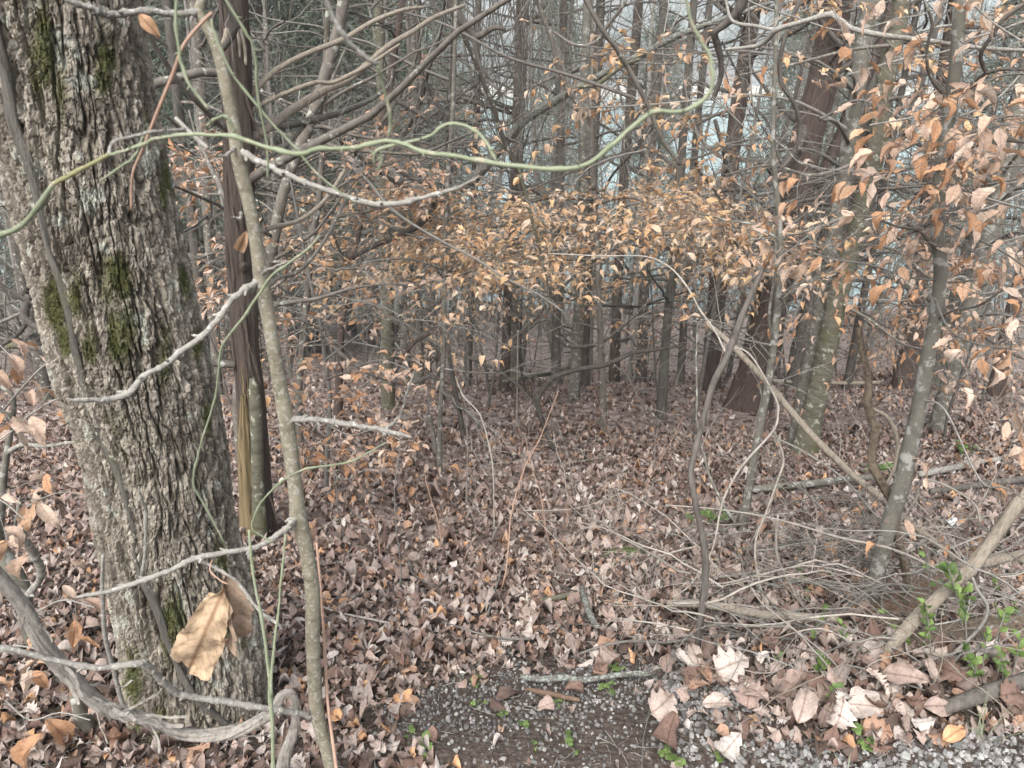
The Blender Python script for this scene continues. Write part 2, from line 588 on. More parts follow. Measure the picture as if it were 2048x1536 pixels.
M['leaf_o'] = leaf_mat('dry_leaf_hanging', 'object', 0.35)
M['leaf_big'] = leaf_mat('big_dead_leaf_skin', 'object', 0.3, 0.75, 0.7, 55)
M['leaf_m'] = leaf_mat('dry_leaf_small', 'mesh', 0.35, 0.2)
M['litter_o'] = leaf_mat('fallen_leaf_skin', 'object', 0.10, 0.6)
M['litter_m'] = leaf_mat('leaf_litter_skin', 'mesh', 0.10, 0.3)
M['greenleaf'] = leaf_mat('fresh_green_leaf', 'object', 0.35, 0.2, 0.5)

m, nt = mat_new('forest_soil')
v = coords(nt, (1, 1, 1))
f1 = noise(nt, v, 9, 6, 0.75)
f2 = noise(nt, v, 70, 4, 0.7)
c = ramp(nt, f2, [(0.3, (0.045, 0.036, 0.030)), (0.5, (0.085, 0.069, 0.058)), (0.7, (0.19, 0.16, 0.138))])
c = mixc(nt, ramp(nt, f1, [(0.35, (0, 0, 0)), (0.7, (0.7, 0.7, 0.7))]), c, (0.062, 0.050, 0.042))
# past the last leaves built one by one the floor keeps the colours of the litter
vo = nd(nt, 'ShaderNodeTexVoronoi', Scale=14.0)
nt.links.new(v, vo.inputs['Vector'])
lit = ramp(nt, vo.outputs['Color'], [(0.15, (0.12, 0.09, 0.078)), (0.4, (0.22, 0.175, 0.155)), (0.65, (0.29, 0.24, 0.215)), (0.9, (0.38, 0.335, 0.31))])
ge = nt.nodes.new('ShaderNodeNewGeometry')
sp_ = nt.nodes.new('ShaderNodeSeparateXYZ')
nt.links.new(ge.outputs['Position'], sp_.inputs[0])
mr = nd(nt, 'ShaderNodeMapRange')
mr.inputs[1].default_value = 1.8
mr.inputs[2].default_value = 3.0
nt.links.new(sp_.outputs[1], mr.inputs[0])
c = mixc(nt, mr.outputs[0], c, lit)
finish(nt, c, 0.95, f2, 0.8, 0.02, 0.1)
M['soil'] = m

m, nt = mat_new('stone_grey')
a = nt.nodes.new('ShaderNodeVertexColor')
a.layer_name = 'Col'
nz = noise(nt, coords(nt, (1, 1, 1)), 220, 3, 0.6)
mm = nd(nt, 'ShaderNodeMix', data_type='RGBA', blend_type='MULTIPLY')
mm.inputs[0].default_value = 1
nt.links.new(a.outputs[0], mm.inputs[6])
nt.links.new(ramp(nt, nz, [(0.3, (0.6, 0.6, 0.6)), (0.6, (1.05, 1.05, 1.05))]), mm.inputs[7])
finish(nt, mm.outputs[2], 0.85, nz, 0.4, 0.003, 0.25)
M['stone'] = m

m, nt = mat_new('lake_water')
f = noise(nt, coords(nt, (1, 0.35, 1)), 0.9, 3, 0.6)
p = finish(nt, (0.28, 0.395, 0.395), 0.18, f, 0.2, 0.25, 0.3)
M['water'] = m

m, nt = mat_new('bare_hillside')
f = noise(nt, coords(nt, (1, 1, 1)), 0.08, 6, 0.7)
finish(nt, ramp(nt, f, [(0.3, (0.11, 0.10, 0.095)), (0.7, (0.20, 0.18, 0.175))]), 0.95)
M['hill'] = m
m, nt = mat_new('pale_shore')
f = noise(nt, coords(nt, (1, 1, 3)), 0.3, 6, 0.7)
finish(nt, ramp(nt, f, [(0.3, (0.34, 0.31, 0.26)), (0.7, (0.62, 0.58, 0.52))]), 0.95)
M['shore'] = m
m, nt = mat_new('far_twig_grey')
a = nt.nodes.new('ShaderNodeVertexColor')
a.layer_name = 'Col'
finish(nt, a.outputs[0], 0.95)
M['far'] = m
m, nt = mat_new('cedar_needles')
f = noise(nt, coords(nt, (1, 1, 1)), 3, 3, 0.6)
finish(nt, ramp(nt, f, [(0.3, (0.075, 0.10, 0.075)), (0.7, (0.14, 0.175, 0.125))]), 0.8)
M['needles'] = m
m, nt = mat_new('moss_cushion')
f = noise(nt, coords(nt, (1, 1, 1)), 120, 4, 0.7)
finish(nt, ramp(nt, f, [(0.3, (0.035, 0.05, 0.012)), (0.7, (0.13, 0.17, 0.045))]), 0.95, f, 1.0, 0.01)
M['moss'] = m
m, nt = mat_new('white_paper')
finish(nt, (0.72, 0.78, 0.80), 0.6)
M['paper'] = m


# ------------------------------------------------------------------ tagging
def tag(o, label=None, cat=None, group=None, kind=None):
    if label:
        o['label'] = label
    if cat:
        o['category'] = cat
    if group:
        o['group'] = group
    if kind:
        o['kind'] = kind
    return o


# things one can find on the picture, to say where a repeat stands: floor marks and marks along the crest
FLOOR = [(400, 1300, 'mossy trunk'), (635, 1250, 'slim sapling'), (515, 1000, 'split golden wood'), (880, 930, 'slender pale beech'), (988, 1000, 'pale bent stem'), (1100, 850, 'arching brown vine'), (1207, 860, 'central young beech'),
         (1325, 830, 'grey leafy beech stem'), (1395, 1250, 'dark young stem'), (1490, 1000, 'slim speckled beech'), (1500, 810, 'great red cedar'), (1615, 880, 'mossy leaning beech'), (1735, 1190, 'blotched beech foot'), (1875, 830, 'thin brown-grey stem'),
         (1170, 1366, 'lichen-crusted stick'), (1110, 1395, 'reddish wood sliver'), (1140, 1480, 'bare soil patch'), (1245, 1108, 'green moss cushion'), (1500, 1250, 'pale barkless branch'), (1600, 980, 'fallen grey pole'), (1930, 935, 'fallen pale pole'),
         (1880, 1290, 'dark rotten log'), (1840, 1200, 'orange-brown split log'), (1915, 1062, 'white paper scrap'), (1740, 1360, 'foot of the tan pole'), (1720, 1500, 'pale gravel'), (776, 810, 'mossy stubby trunk'), (606, 950, 'leafy grey beech'), (1010, 780, 'brown crest cedar'),
         (300, 1450, 'sagging shaggy vine'), (30, 1200, 'grey beech sapling at the left edge'), (1960, 1480, 'green grass blades'), (1195, 1250, 'bent lichened stick'), (655, 980, 'drooping beech sapling'), (200, 1250, 'speckled leaning stem'), (575, 1500, 'curled end of the shaggy vine')]
CREST = [(70, 'dim left-edge trunk'), (415, 'pale-streaked trunk'), (508, 'dark split-based cedar'), (600, 'leafy grey beech'), (679, 'reddish leaning trunk'), (775, 'mossy stubby trunk'), (838, 'grey trunk'), (884, 'slender pale beech'), (935, 'patchy grey trunk'), (1010, 'brown crest cedar'),
         (1112, 'dark crest trunk'), (1170, 'straight dark trunk'), (1232, 'brown trunk'), (1325, 'grey leafy beech stem'), (1422, 'straight brown cedar'), (1510, 'great red cedar'), (1600, 'ridged dark-grey trunk'), (1650, 'mossy leaning beech'), (1735, 'dead snag'), (1815, 'dark red cedar'), (1885, 'ridged pale oak'), (2000, 'reddish right-edge trunk')]


def near_floor(p):
    px, py, d = proj(np.asarray(p, float))
    k = min(FLOOR, key=lambda m: math.hypot(m[0] - px, 1.4 * (m[1] - py)))
    dx, dy = px - k[0], 1.4 * (py - k[1])
    if abs(dx) > abs(dy):
        w = 'just right of the' if 0 < dx < 70 else 'just left of the' if -70 < dx <= 0 else 'right of the' if dx > 0 else 'left of the'
    else:
        w = 'below the' if dy > 0 else 'behind the'
    return w + ' ' + k[2]


def near_crest(p):
    px, py, d = proj(np.asarray(p, float))
    k = min(CREST, key=lambda m: abs(m[0] - px))
    dx = px - k[0]
    if px < -20 or px > 2068:
        return 'beyond the crest at the picture edge'
    w = 'behind the' if abs(dx) < 9 else 'just right of the' if 0 < dx < 30 else 'just left of the' if -30 < dx < 0 else 'right of the' if dx > 0 else 'left of the'
    return ('far ' if d > 20 else '') + 'beyond the crest, ' + w + ' ' + k[1]


def empty(name, loc, label, cat, group=None):
    o = bpy.data.objects.new(name, None)
    o.empty_display_size = 0.1
    COL.objects.link(o)
    o.location = loc
    return tag(o, label, cat, group)


# ================================================================== SETTING
def grid_axis(pts):
    out = []
    for a, b, n in pts:
        out.append(np.linspace(a, b, n, endpoint=False))
    return np.r_[np.concatenate(out), pts[-1][1]]


gx = grid_axis([(-400, -60, 10), (-60, -14, 24), (-14, -3, 50), (-3, 3, 120), (3, 14, 50), (14, 60, 24), (60, 400, 10)])
gy = grid_axis([(-80, -5, 10), (-5, 0.8, 30), (0.8, 4, 84), (4, 12, 60), (12, 60, 60), (60, 285, 6)])
GX, GY = np.meshgrid(gx, gy)
GZ = hgt(GX, GY)
mb = MB()
mb.add(np.stack([GX, GY, GZ], -1).reshape(-1, 3), None)
nx, ny = len(gx), len(gy)
i = np.arange(ny - 1)[:, None] * nx + np.arange(nx - 1)[None]
mb.Q.append(np.stack([i, i + 1, i + nx + 1, i + nx], -1).reshape(-1, 4))
tag(mb.build('ground', M['soil']), 'dark leaf-strewn soil sloping down from the gravel to the lake', kind='structure')

mb = MB()
mb.add([(-500, LAKE_Y - 8, LAKE_Z), (500, LAKE_Y - 8, LAKE_Z), (500, SHORE_Y + 3, LAKE_Z), (-500, SHORE_Y + 3, LAKE_Z)], [(0, 1, 2, 3)])
tag(mb.build('lake', M['water'], smooth=False), 'pale teal lake water seen between the trunks', kind='structure')


def far_h(x, y):
    d = y - SHORE_Y
    return LAKE_Z - 0.6 + 2.6 * sstep(0, 6, d) + 0.17 * np.clip(d - 5, 0, 300) + 8 * (fbm(x * 0.012, y * 0.012, 2.2, 3) - 0.5) * sstep(10, 80, d)


hx = np.linspace(-420, 420, 90)
hy = np.r_[np.linspace(SHORE_Y - 1, SHORE_Y + 10, 6), np.linspace(SHORE_Y + 14, SHORE_Y + 330, 40)]
HX, HY = np.meshgrid(hx, hy)
for nm, sl, mat, lab in (('beach', slice(0, 6), M['shore'], 'pale bare strip of shore along the far side of the lake'),
                         ('hill', slice(5, 46), M['hill'], 'wooded hillside rising beyond the far shore')):
    X, Y = HX[sl], HY[sl]
    mb = MB()
    mb.add(np.stack([X, Y, far_h(X, Y)], -1).reshape(-1, 3))
    n1, n2 = X.shape
    i = np.arange(n1 - 1)[:, None] * n2 + np.arange(n2 - 1)[None]
    mb.Q.append(np.stack([i, i + 1, i + n2 + 1, i + n2], -1).reshape(-1, 4))
    tag(mb.build(nm, mat), lab, kind='structure')

# far-off wood: bare crowns and some cedars, one mass
mb = MB()
g = np.random.RandomState(11)
nt_ = 1800
tx = g.uniform(-300, 300, nt_)
ty = SHORE_Y + 9 + g.rand(nt_) ** 1.3 * 190
tx *= ty / 430.0
tz = far_h(tx, ty)
for k in range(nt_):
    ever = g.rand() < 0.45
    H = g.uniform(8, 14)
    n = 60
    hh = g.rand(n) ** (0.7 if not ever else 0.9)
    rad = (1.9 * np.sin(np.clip(hh, 0.15, 1) * 2.6) + 0.3) if not ever else 2.0 * (1.05 - hh)
    an = g.rand(n) * 6.283
    rr = rad * np.sqrt(g.rand(n))
    c = np.stack([tx[k] + rr * np.cos(an), ty[k] + rr * np.sin(an), tz[k] + H * (0.12 + 0.88 * hh)], 1)
    up = np.stack([np.cos(an) * 0.45, np.sin(an) * 0.45, np.ones(n)], 1)
    ln = g.uniform(0.7, 2.0, n)[:, None]
    wd = (0.10 if not ever else 0.30) * np.stack([-np.sin(an), np.cos(an), g.uniform(-.3, .3, n)], 1)
    V = np.stack([c - wd, c + wd, c + up * ln], 1).reshape(-1, 3)
    col = np.array([0.15, 0.138, 0.135]) * g.uniform(0.7, 1.5) if not ever else np.array([0.055, 0.075, 0.058]) * g.uniform(0.7, 1.3)
    mb.add(V, None, np.arange(3 * n).reshape(-1, 3), col)
    w = np.array([0.16, 0, 0])
    b = np.array([tx[k], ty[k], tz[k]])
    mb.add([b - w, b + w, b + [0, 0, H * 0.9]], None, [(0, 1, 2)], np.array([0.24, 0.22, 0.20]) * g.uniform(0.6, 1.5))
o = mb.build('forest', M['far'], smooth=False)
tag(o, 'hazy bare wood with a few dark evergreens on the far hillside', kind='stuff')


# damp air
m, nt = mat_new('damp_air')
pv = nt.nodes.new('ShaderNodeVolumePrincipled')
pv.inputs['Color'].default_value = (0.90, 0.96, 0.97, 1)
pv.inputs['Density'].default_value = HAZE
pv.inputs['Anisotropy'].default_value = 0.2
om = nt.nodes.new('ShaderNodeOutputMaterial')
nt.links.new(pv.outputs[0], om.inputs['Volume'])
mb = MB()
x0, x1, y0, y1, z0, z1 = -460, 460, -120, 660, LAKE_Z - 4, 66
mb.add([(x0, y0, z0), (x1, y0, z0), (x1, y1, z0), (x0, y1, z0), (x0, y0, z1), (x1, y0, z1), (x1, y1, z1), (x0, y1, z1)],
       [(0, 3, 2, 1), (4, 5, 6, 7), (0, 1, 5, 4), (1, 2, 6, 5), (2, 3, 7, 6), (3, 0, 4, 7)])
tag(mb.build('haze', m, smooth=False), 'thin damp haze filling the wood and the lake valley', kind='stuff')


# ------------------------------------------------------------------ branching
def walk(g, p, d, L, n, wig, grav=0.0):
    d = np.asarray(d, float) / np.linalg.norm(d)
    st = L / n
    D = np.empty((n + 1, 3))
    D[0] = p
    W = g.normal(0, wig, (n, 3))
    W[:, 2] += grav
    for k in range(n):
        d = d + W[k]
        d = d / math.sqrt(d @ d)
        D[k + 1] = D[k] + d * st
    return D


def side_dir(g, t, spread, flat=0.0):
    r = g.normal(0, 1, 3)
    r = r - t * (r @ t)
    if flat:
        r[2] *= 1 - flat
    r /= np.linalg.norm(r) + 1e-9
    d = t * math.cos(spread) + r * math.sin(spread)
    return d / np.linalg.norm(d)


def twiggy(g, mb, P, r0, dens, tl, depth_, wig=0.16, grav=0.01, flat=0.0, start=0.15, rmin=0.0007):
    """side twigs along a limb P, recursively"""
    seg = np.linalg.norm(np.diff(P, axis=0), axis=1)
    L = seg.sum()
    n = max(1, int(g.poisson(dens * L)))
    cs = np.r_[0, np.cumsum(seg)] / L
    for k in range(n):
        t = g.uniform(start, 1.0)
        i = min(len(P) - 2, int(np.searchsorted(cs, t)) - 1)
        i = max(i, 0)
        tan = P[i + 1] - P[i]
        tan = tan / (np.linalg.norm(tan) + 1e-9)
        f = (t - cs[i]) / (cs[i + 1] - cs[i] + 1e-9)
        p = P[i] + (P[i + 1] - P[i]) * min(max(f, 0), 1)
        l = tl * g.uniform(0.35, 1.2) * (1.15 - 0.6 * t)
        Q = walk(g, p, side_dir(g, tan, g.uniform(0.5, 1.15), flat), l, 4 if depth_ > 0 else 3, wig * 1.25, grav)
        r = max(rmin, min(r0 * 0.6, l * 0.0065))
        tube(mb, Q, np.linspace(r, rmin * 0.8, len(Q)), 4 if r > 0.006 else 3)
        if depth_ > 0:
            twiggy(g, mb, Q, r, dens * 1.25, tl * 0.5, depth_ - 1, wig, grav, flat, 0.2, rmin)


def limb(g, mb, p, d, L, r, wig=0.13, grav=0.02, n=10, sides=6):
    P = walk(g, p, d, L, n, wig, grav)
    tube(mb, P, np.linspace(r, r * 0.25, len(P)), sides)
    return P


def link_copy(o, parent=None):
    c = o.copy()
    COL.objects.link(c)
    if parent is not None:
        c.parent = parent
    return c


def copy_tree(root):
    r = link_copy(root)
    for ch in root.children:
        c = link_copy(ch, r)
        for s in ch.children:
            link_copy(s, c)
    return r


# ------------------------------------------------------------------ leaf shapes (length 1 along +Y, face up +Z)
def leaf_geo(kind, n=9, cols=5, curl=0.2, fold=0.25, pleat=0.0, cup=0.0, seed=0, twist=0.0, roll=0.0, crumple=0.0):
    g = np.random.RandomState(seed)
    t = np.linspace(0, 1, n)
    if kind == 'beech':
        w = 0.205 * np.sin(math.pi * np.clip(t, 0, 1) ** 0.82) ** 0.9
        w = w * (1 + 0.05 * (np.arange(n) % 2))
    elif kind == 'oval':
        w = 0.27 * np.sin(math.pi * t ** 0.95) ** 0.75
    elif kind == 'oak':
        w = 0.34 * np.sin(math.pi * t ** 0.9) ** 0.7 * (1 - 0.5 * (np.arange(n) % 2))
    elif kind == 'maple':
        w = np.interp(t, [0, .08, .2, .33, .42, .55, .66, .78, .88, 1], [.03, .34, .26, .52, .24, .42, .17, .22, .08, 0])
    elif kind == 'big':
        w = np.interp(t, [0, .08, .25, .5, .75, .9, .97, 1], [.02, .10, .17, .235, .25, .215, .12, .05])
    else:  # tulip: broad and blunt
        w = np.interp(t, [0, .1, .25, .4, .55, .75, .9, 1], [.02, .34, .44, .36, .34, .42, .22, .05])
    w = w * (1 + 0.12 * (g.rand(n) - 0.5))
    w[0] = 0.012
    w[-1] = max(w[-1] * 0.3, 0.004)
    xs = np.linspace(-1, 1, cols)
    X = xs[None] * w[:, None]
    ang = curl * 2.2 * (t - 0.35) * 1.0
    y = np.r_[0, np.cumsum(np.cos(ang[1:]) / (n - 1))]
    z = np.r_[0, np.cumsum(-np.sin(ang[1:]) / (n - 1))]
    tw = twist * (t - 0.3)
    zz = fold * np.abs(X) + cup * X ** 2 * 4 + 0.03 * (g.rand(n, cols) - 0.5) * (np.abs(xs)[None] > 0.4) + z[:, None]
    ph = g.rand(6) * 6.28
    zz = zz + 0.035 * np.sin(9 * t[:, None] + 2.2 * xs[None] + ph[0]) * np.abs(xs)[None] + 0.03 * np.sin(5 * t[:, None] - 3 * xs[None] + ph[1]) + 0.02 * np.sin(15 * t[:, None] + 4 * xs[None] + ph[2]) * np.abs(xs)[None]
    if crumple:
        zz = zz + crumple * 0.06 * (fbm(X * 16 + seed, t[:, None] * 9 + 0 * X, seed * .7, 3) - .5) * (0.3 + np.abs(xs)[None]) * 2
        w_ = 1 + crumple * .12 * (fbm(t * 14, seed + 0 * t, .5, 2) - .5)
        X = X * w_[:, None]
    if pleat:
        zz = zz + pleat * ((np.arange(n) % 2) - 0.5)[:, None] * (np.abs(xs)[None] > 0.1)
    if roll:
        k = roll * (0.6 + 0.8 * t[:, None])
        zz = zz + (1 - np.cos(k * X)) / k
        X = np.sin(k * X) / k
    Xr = X * np.cos(tw)[:, None]
    zz = zz + X * np.sin(tw)[:, None]
    V = np.stack([Xr, np.broadcast_to(y[:, None], X.shape), zz], -1).reshape(-1, 3)
    i = np.arange(n - 1)[:, None] * cols + np.arange(cols - 1)[None]
    Q = np.stack([i, i + 1, i + cols + 1, i + cols], -1).reshape(-1, 4)
    UV = np.stack([X * 2, np.broadcast_to(t[:, None], X.shape)], -1).reshape(-1, 2)
    return V, Q, UV


def leaf_mesh(name, mat, **kw):
    V, Q, UV = leaf_geo(**kw)
    mb = MB()
    mb.add(V, Q, None, None, UV)
    # petiole
    tube_mb = MB()
    me = mb.mesh(name)
    me.materials.append(mat)
    return me


BEECH = [leaf_mesh('beech_leaf', M['leaf_o'], kind='beech', n=11, cols=5, curl=c, fold=f, pleat=0.03, cup=cu, seed=k, twist=tw)
         for k, (c, f, cu, tw) in enumerate([(0.25, 0.3, 0, .3), (0.5, 0.5, 0.3, -.5), (-0.2, 0.2, 0.6, .6), (0.7, 0.7, 0.5, .2), (0.1, 0.15, -0.4, -.3), (0.9, 0.35, 0.8, .9)])]
FALL = []
for k, (kd, c, f, rl, tw) in enumerate([('oak', .3, .1, 3.0, .3), ('oak', -.5, .1, -3.5, -.4), ('oak', .8, -.1, 4.5, .5), ('beech', .4, .2, 3, .2), ('beech', -.4, .15, -4, -.5),
                                        ('oval', .5, .1, 4, .6), ('oval', -.7, .1, 5.5, .6), ('oval', .9, .1, -4.5, -.8), ('maple', .5, .1, 2.2, .3), ('maple', -.6, .1, -3, -.6),
                                        ('tulip', .5, .1, 3, .3), ('tulip', -.5, .1, -3.6, -.7)]):
    FALL.append(leaf_mesh(kd + '_leaf', M['litter_o'], kind=kd, n=19, cols=9, curl=c, fold=f, pleat=0.012, crumple=.9, roll=rl, seed=30 + k, twist=tw))
FKIND = ['oak', 'oak', 'oak', 'beech', 'beech', 'oval', 'oval', 'oval', 'maple', 'maple', 'tulip', 'tulip']

PAL_BEECH = np.array([(0.56, 0.38, 0.26), (0.52, 0.315, 0.19), (0.61, 0.46, 0.36), (0.63, 0.52, 0.435), (0.46, 0.275, 0.165), (0.57, 0.43, 0.345), (0.61, 0.485, 0.40)])
PAL_BAND = np.array([(0.67, 0.475, 0.275), (0.63, 0.42, 0.25), (0.69, 0.54, 0.38), (0.69, 0.565, 0.455), (0.57, 0.365, 0.215), (0.65, 0.48, 0.35)])
PAL_LIT = np.array([(0.263, 0.201, 0.175), (0.319, 0.255, 0.225), (0.392, 0.331, 0.297), (0.448, 0.403, 0.371), (0.183, 0.123, 0.1), (0.105, 0.076, 0.063), (0.353, 0.233, 0.167), (0.47, 0.288, 0.163), (0.5, 0.469, 0.439), (0.272, 0.234, 0.215), (0.157, 0.124, 0.11)])
PW_LIT = np.array([.17, .16, .13, .08, .13, .11, .06, .03, .03, .06, .06])
PW_LIT = PW_LIT / PW_LIT.sum()


def basis(ydir, up):
    y = ydir / np.linalg.norm(ydir)
    x = np.cross(y, up)
    x /= np.linalg.norm(x) + 1e-9
    z = np.cross(x, y)
    return np.stack([x, y, z], 1)


def put_leaves(root, items, pal, seed, limit=300, stuff_name='leaves', meshes=None, mat_m=None):
    """items: (pos, 3x3 basis, length); the largest in view become parts, the rest one part"""
    g = np.random.RandomState(seed)
    meshes = meshes or BEECH
    if pal is PAL_BAND:
        q = proj(np.array([i[0] for i in items]))[1]
        items = [it for it, y in zip(items, q) if y < 575 or g.rand() < .35]
    pos = np.array([i[0] for i in items])
    px, py, d = proj(pos)
    sz = np.array([i[2] for i in items]) / np.maximum(d, 0.2)
    inv = (px > 0) & (px < 2048) & (py > 0) & (py < 1536) & (d > 0.1)
    order = np.argsort(-(sz * inv + sz * 1e-3))
    base = np.array(root.location)
    for k in order[:limit]:
        p, B, L = items[k]
        o = bpy.data.objects.new('leaf', meshes[g.randint(len(meshes))])
        o.parent = root
        m4 = Matrix.Identity(4)
        for r in range(3):
            for c in range(3):
                m4[r][c] = B[r, c] * L * (g.uniform(0.85, 1.15) if c == 0 else 1)
            m4[r][3] = p[r] - base[r]
        o.matrix_basis = m4
        cc = pal[g.randint(len(pal))] * g.uniform(0.8, 1.15)
        o.color = (*cc, 1)
        COL.objects.link(o)
    rest = order[limit:]
    if len(rest):
        mb = MB()
        V, Q, UV = leaf_geo('beech', 4, 3, 0.4, 0.35, 0, 0.3, 3)
        for k in rest:
            p, B, L = items[k]
            mb.add(V @ (B * L).T + p, Q, None, pal[g.randint(len(pal))] * g.uniform(0.8, 1.15), UV)
        tag(mb.build(stuff_name, mat_m or M['leaf_m'], root), kind='stuff')


def leafy(g, mb_t, P, leafL, items, side_n=10, side_l=0.5, sub=2, keep=0.8, droop=0.5, r0=0.003, flat=0.75):
    """flat beech sprays: side twigs along limb P with leaves at their nodes"""
    seg = np.linalg.norm(np.diff(P, axis=0), axis=1)
    cs = np.r_[0, np.cumsum(seg)]
    L = cs[-1]

    def spray(p, d, l, lev):
        n = max(3, int(l / (leafL * 0.62)))
        Q = walk(g, p, d, l, n, 0.17, -0.015)
        tube(mb_t, Q, np.linspace(max(0.0008, l * 0.0045), 0.0006, len(Q)), 3)
        for q in range(1, len(Q)):
            tan = Q[q] - Q[q - 1]
            tan /= np.linalg.norm(tan)
            s = 1 if q % 2 else -1
            lat = np.cross(tan, (0, 0, 1.0))
            lat /= np.linalg.norm(lat) + 1e-9
            if g.rand() < keep:
                dd = tan * 0.6 + lat * s * g.uniform(0.4, 1.0) + np.array([0, 0, -droop * g.uniform(0.2, 2.2)]) + g.normal(0, 0.2, 3)
                up = np.array([0, 0, 1.0]) + g.normal(0, 0.32, 3)
                items.append((Q[q] + dd * 0.004, basis(dd, up), leafL * g.uniform(0.65, 1.2)))
            if lev > 0 and q < len(Q) - 1 and g.rand() < 0.5:
                spray(Q[q], tan * 0.8 + lat * s * g.uniform(0.5, 1.0) + g.normal(0, 0.1, 3), l * g.uniform(0.35, 0.6), lev - 1)

    for k in range(side_n):
        t = g.uniform(0.15, 1.0) * L
        i = min(len(P) - 2, max(0, int(np.searchsorted(cs, t)) - 1))
        tan = P[i + 1] - P[i]
        tan /= np.linalg.norm(tan) + 1e-9
        p = P[i] + (P[i + 1] - P[i]) * ((t - cs[i]) / (seg[i] + 1e-9))
        d = side_dir(g, tan, g.uniform(0.4, 1.2), flat)
        spray(p, d, side_l * g.uniform(0.5, 1.2), sub - 1)


# ------------------------------------------------------------------ hand placed stems
def wline(pts, Y0, Y1=None, spline=5):
    """pixel rows (px, py, width px) from first to last with depth Y0..Y1 -> world axis and radii"""
    n = len(pts)
    Y1 = Y0 if Y1 is None else Y1
    W = []
    for k, q in enumerate(pts):
        Y = q[3] if len(q) > 3 else Y0 + (Y1 - Y0) * k / max(1, n - 1)
        p = at(q[0], q[1], Y)
        W.append((*p, q[2] / 2 / FPX * depth(p)))
    A = smooth_line(np.array(W), spline)
    return A[:, :3], A[:, 3]


def stem(name, label, cat, pts, mat, kind='smooth', Y=None, up=3.0, nu=24, per_m=70, group=None, flare=None, part='trunk', sink=0.06, seed=None, lean_y=0.0):
    """a trunk from pixel rows listed top to base; the base row stands on the ground"""
    pts = list(pts)[::-1]
    b = gnd(pts[0][0], pts[0][1])
    Yb = b[1] if Y is None else Y
    P, R = [], []
    for q in pts:
        p = at(q[0], q[1], Yb + lean_y * 0)
        P.append(p)
        R.append(q[2] / 2 / FPX * depth(p))
    P, R = np.array(P), np.array(R)
    if lean_y:
        P[:, 1] += lean_y * (P[:, 2] - P[0, 2])
    base = np.array([P[0, 0], P[0, 1], float(hgt(P[0, 0], P[0, 1]))])
    low = np.array([P[0, 0], P[0, 1], min(base[2], P[0, 2]) - sink])
    P = np.vstack([low, P])
    R = np.r_[R[0] * 1.05, R]
    if up > 0:
        d = P[-1] - P[-2]
        d /= np.linalg.norm(d)
        for f in (0.35, 0.7, 1.0):
            dd = d * 0.7 + np.array([0, 0, 0.5])
            P = np.vstack([P, P[-1] + dd / np.linalg.norm(dd) * up * 0.34])
            R = np.r_[R, R[len(pts)] * (1 - 0.65 * f)]
    root = empty(name, base, label, cat, group)
    mb = MB()
    L = np.linalg.norm(np.diff(P, axis=0), axis=1).sum()
    sd = seed if seed is not None else (abs(hash(label)) % 7 if False else len(label) % 11)
    # dense rows up to the height one can see, sparse above
    Lz = np.r_[0, np.cumsum(np.linalg.norm(np.diff(P, axis=0), axis=1))]
    ztop = 1.5 + .07 * P[0, 1] + .15
    Ld = float(np.interp(ztop, P[:, 2], Lz)) if P[-1, 2] > ztop else L
    rows = np.linspace(0, Ld, max(14, int(Ld * per_m * .75)))
    if Ld < L - .05:
        rows = np.r_[rows, np.linspace(Ld, L, max(4, int((L - Ld) * 9)))[1:]]
    Pi, Ri = bark_tube(mb, P, R, max(10, int(nu * .8)), rows, kind, sd, flare)
    tr = mb.build(part, mat, root)
    return root, Pi, Ri, tr


def branch(root, pts, mat, Y0, Y1=None, part='branch', sides=8, rough=0.12, spline=5, label=None):
    P, R = wline(pts, Y0, Y1, spline)
    if mat is M['pale_twig']:
        A = smooth_line(np.c_[P, R], 3)
        P, R = A[:, :3], A[:, 3]
        kn = np.zeros(len(P))
        kn[4::11] = 1
        kn = kn + .5 * np.roll(kn, 1)
        gk = np.random.RandomState(int(pts[0][0]))
        P = P + np.cumsum(gk.normal(0, .0004, P.shape), 0) * np.minimum(1, np.arange(len(P)) / 10)[:, None]
        R = R * (.9 + .3 * kn) * np.clip((np.arange(len(P))[::-1] + 2.5) / 8, .35, 1)
        rough = .25
    mb = MB()
    if mat is M['pale_twig']:
        for i in range(4, len(P) - 3, 11):
            t = P[i + 1] - P[i]
            d = side_dir(gk, t / (np.linalg.norm(t) + 1e-9), .8)
            tube(mb, np.array([P[i], P[i] + d * R[i] * 1.6, P[i] + d * R[i] * 2.3]), np.array([R[i] * .5, R[i] * .4, R[i] * .1]), 5)
    tube(mb, P, R, sides, True, rough=rough, seed=len(pts))
    o = mb.build(part, mat, root)
    if label:
        o['label'] = label
    return P, R, o


def rod(name, label, cat, pts, mat, Y0, Y1=None, sides=8, rough=0.15, group=None, spline=6, kind=None, twig=None, per_m=160, nu=16):
    P, R = wline(pts, Y0, Y1, spline)
    mb = MB()
    if kind:
        L = np.linalg.norm(np.diff(P, axis=0), axis=1).sum()
        bark_tube(mb, P, R, nu, max(12, int(L * per_m)), kind, len(label) % 9)
    else:
        tube(mb, P, R, sides, True, rough=rough, seed=len(label) % 13)
    o = mb.build(name, mat, None, P[0])
    tag(o, label, cat, group)
    if twig:
        g = np.random.RandomState(len(label) * 7 + len(pts))
        mt = MB()
        twiggy(g, mt, P, float(R.mean()), *twig)
        t = mt.build('twigs', mat, None, P[0])
        if t:
            t.location = (0, 0, 0)
            t.parent = o
            tag(t, kind='stuff')
    return o, P, R


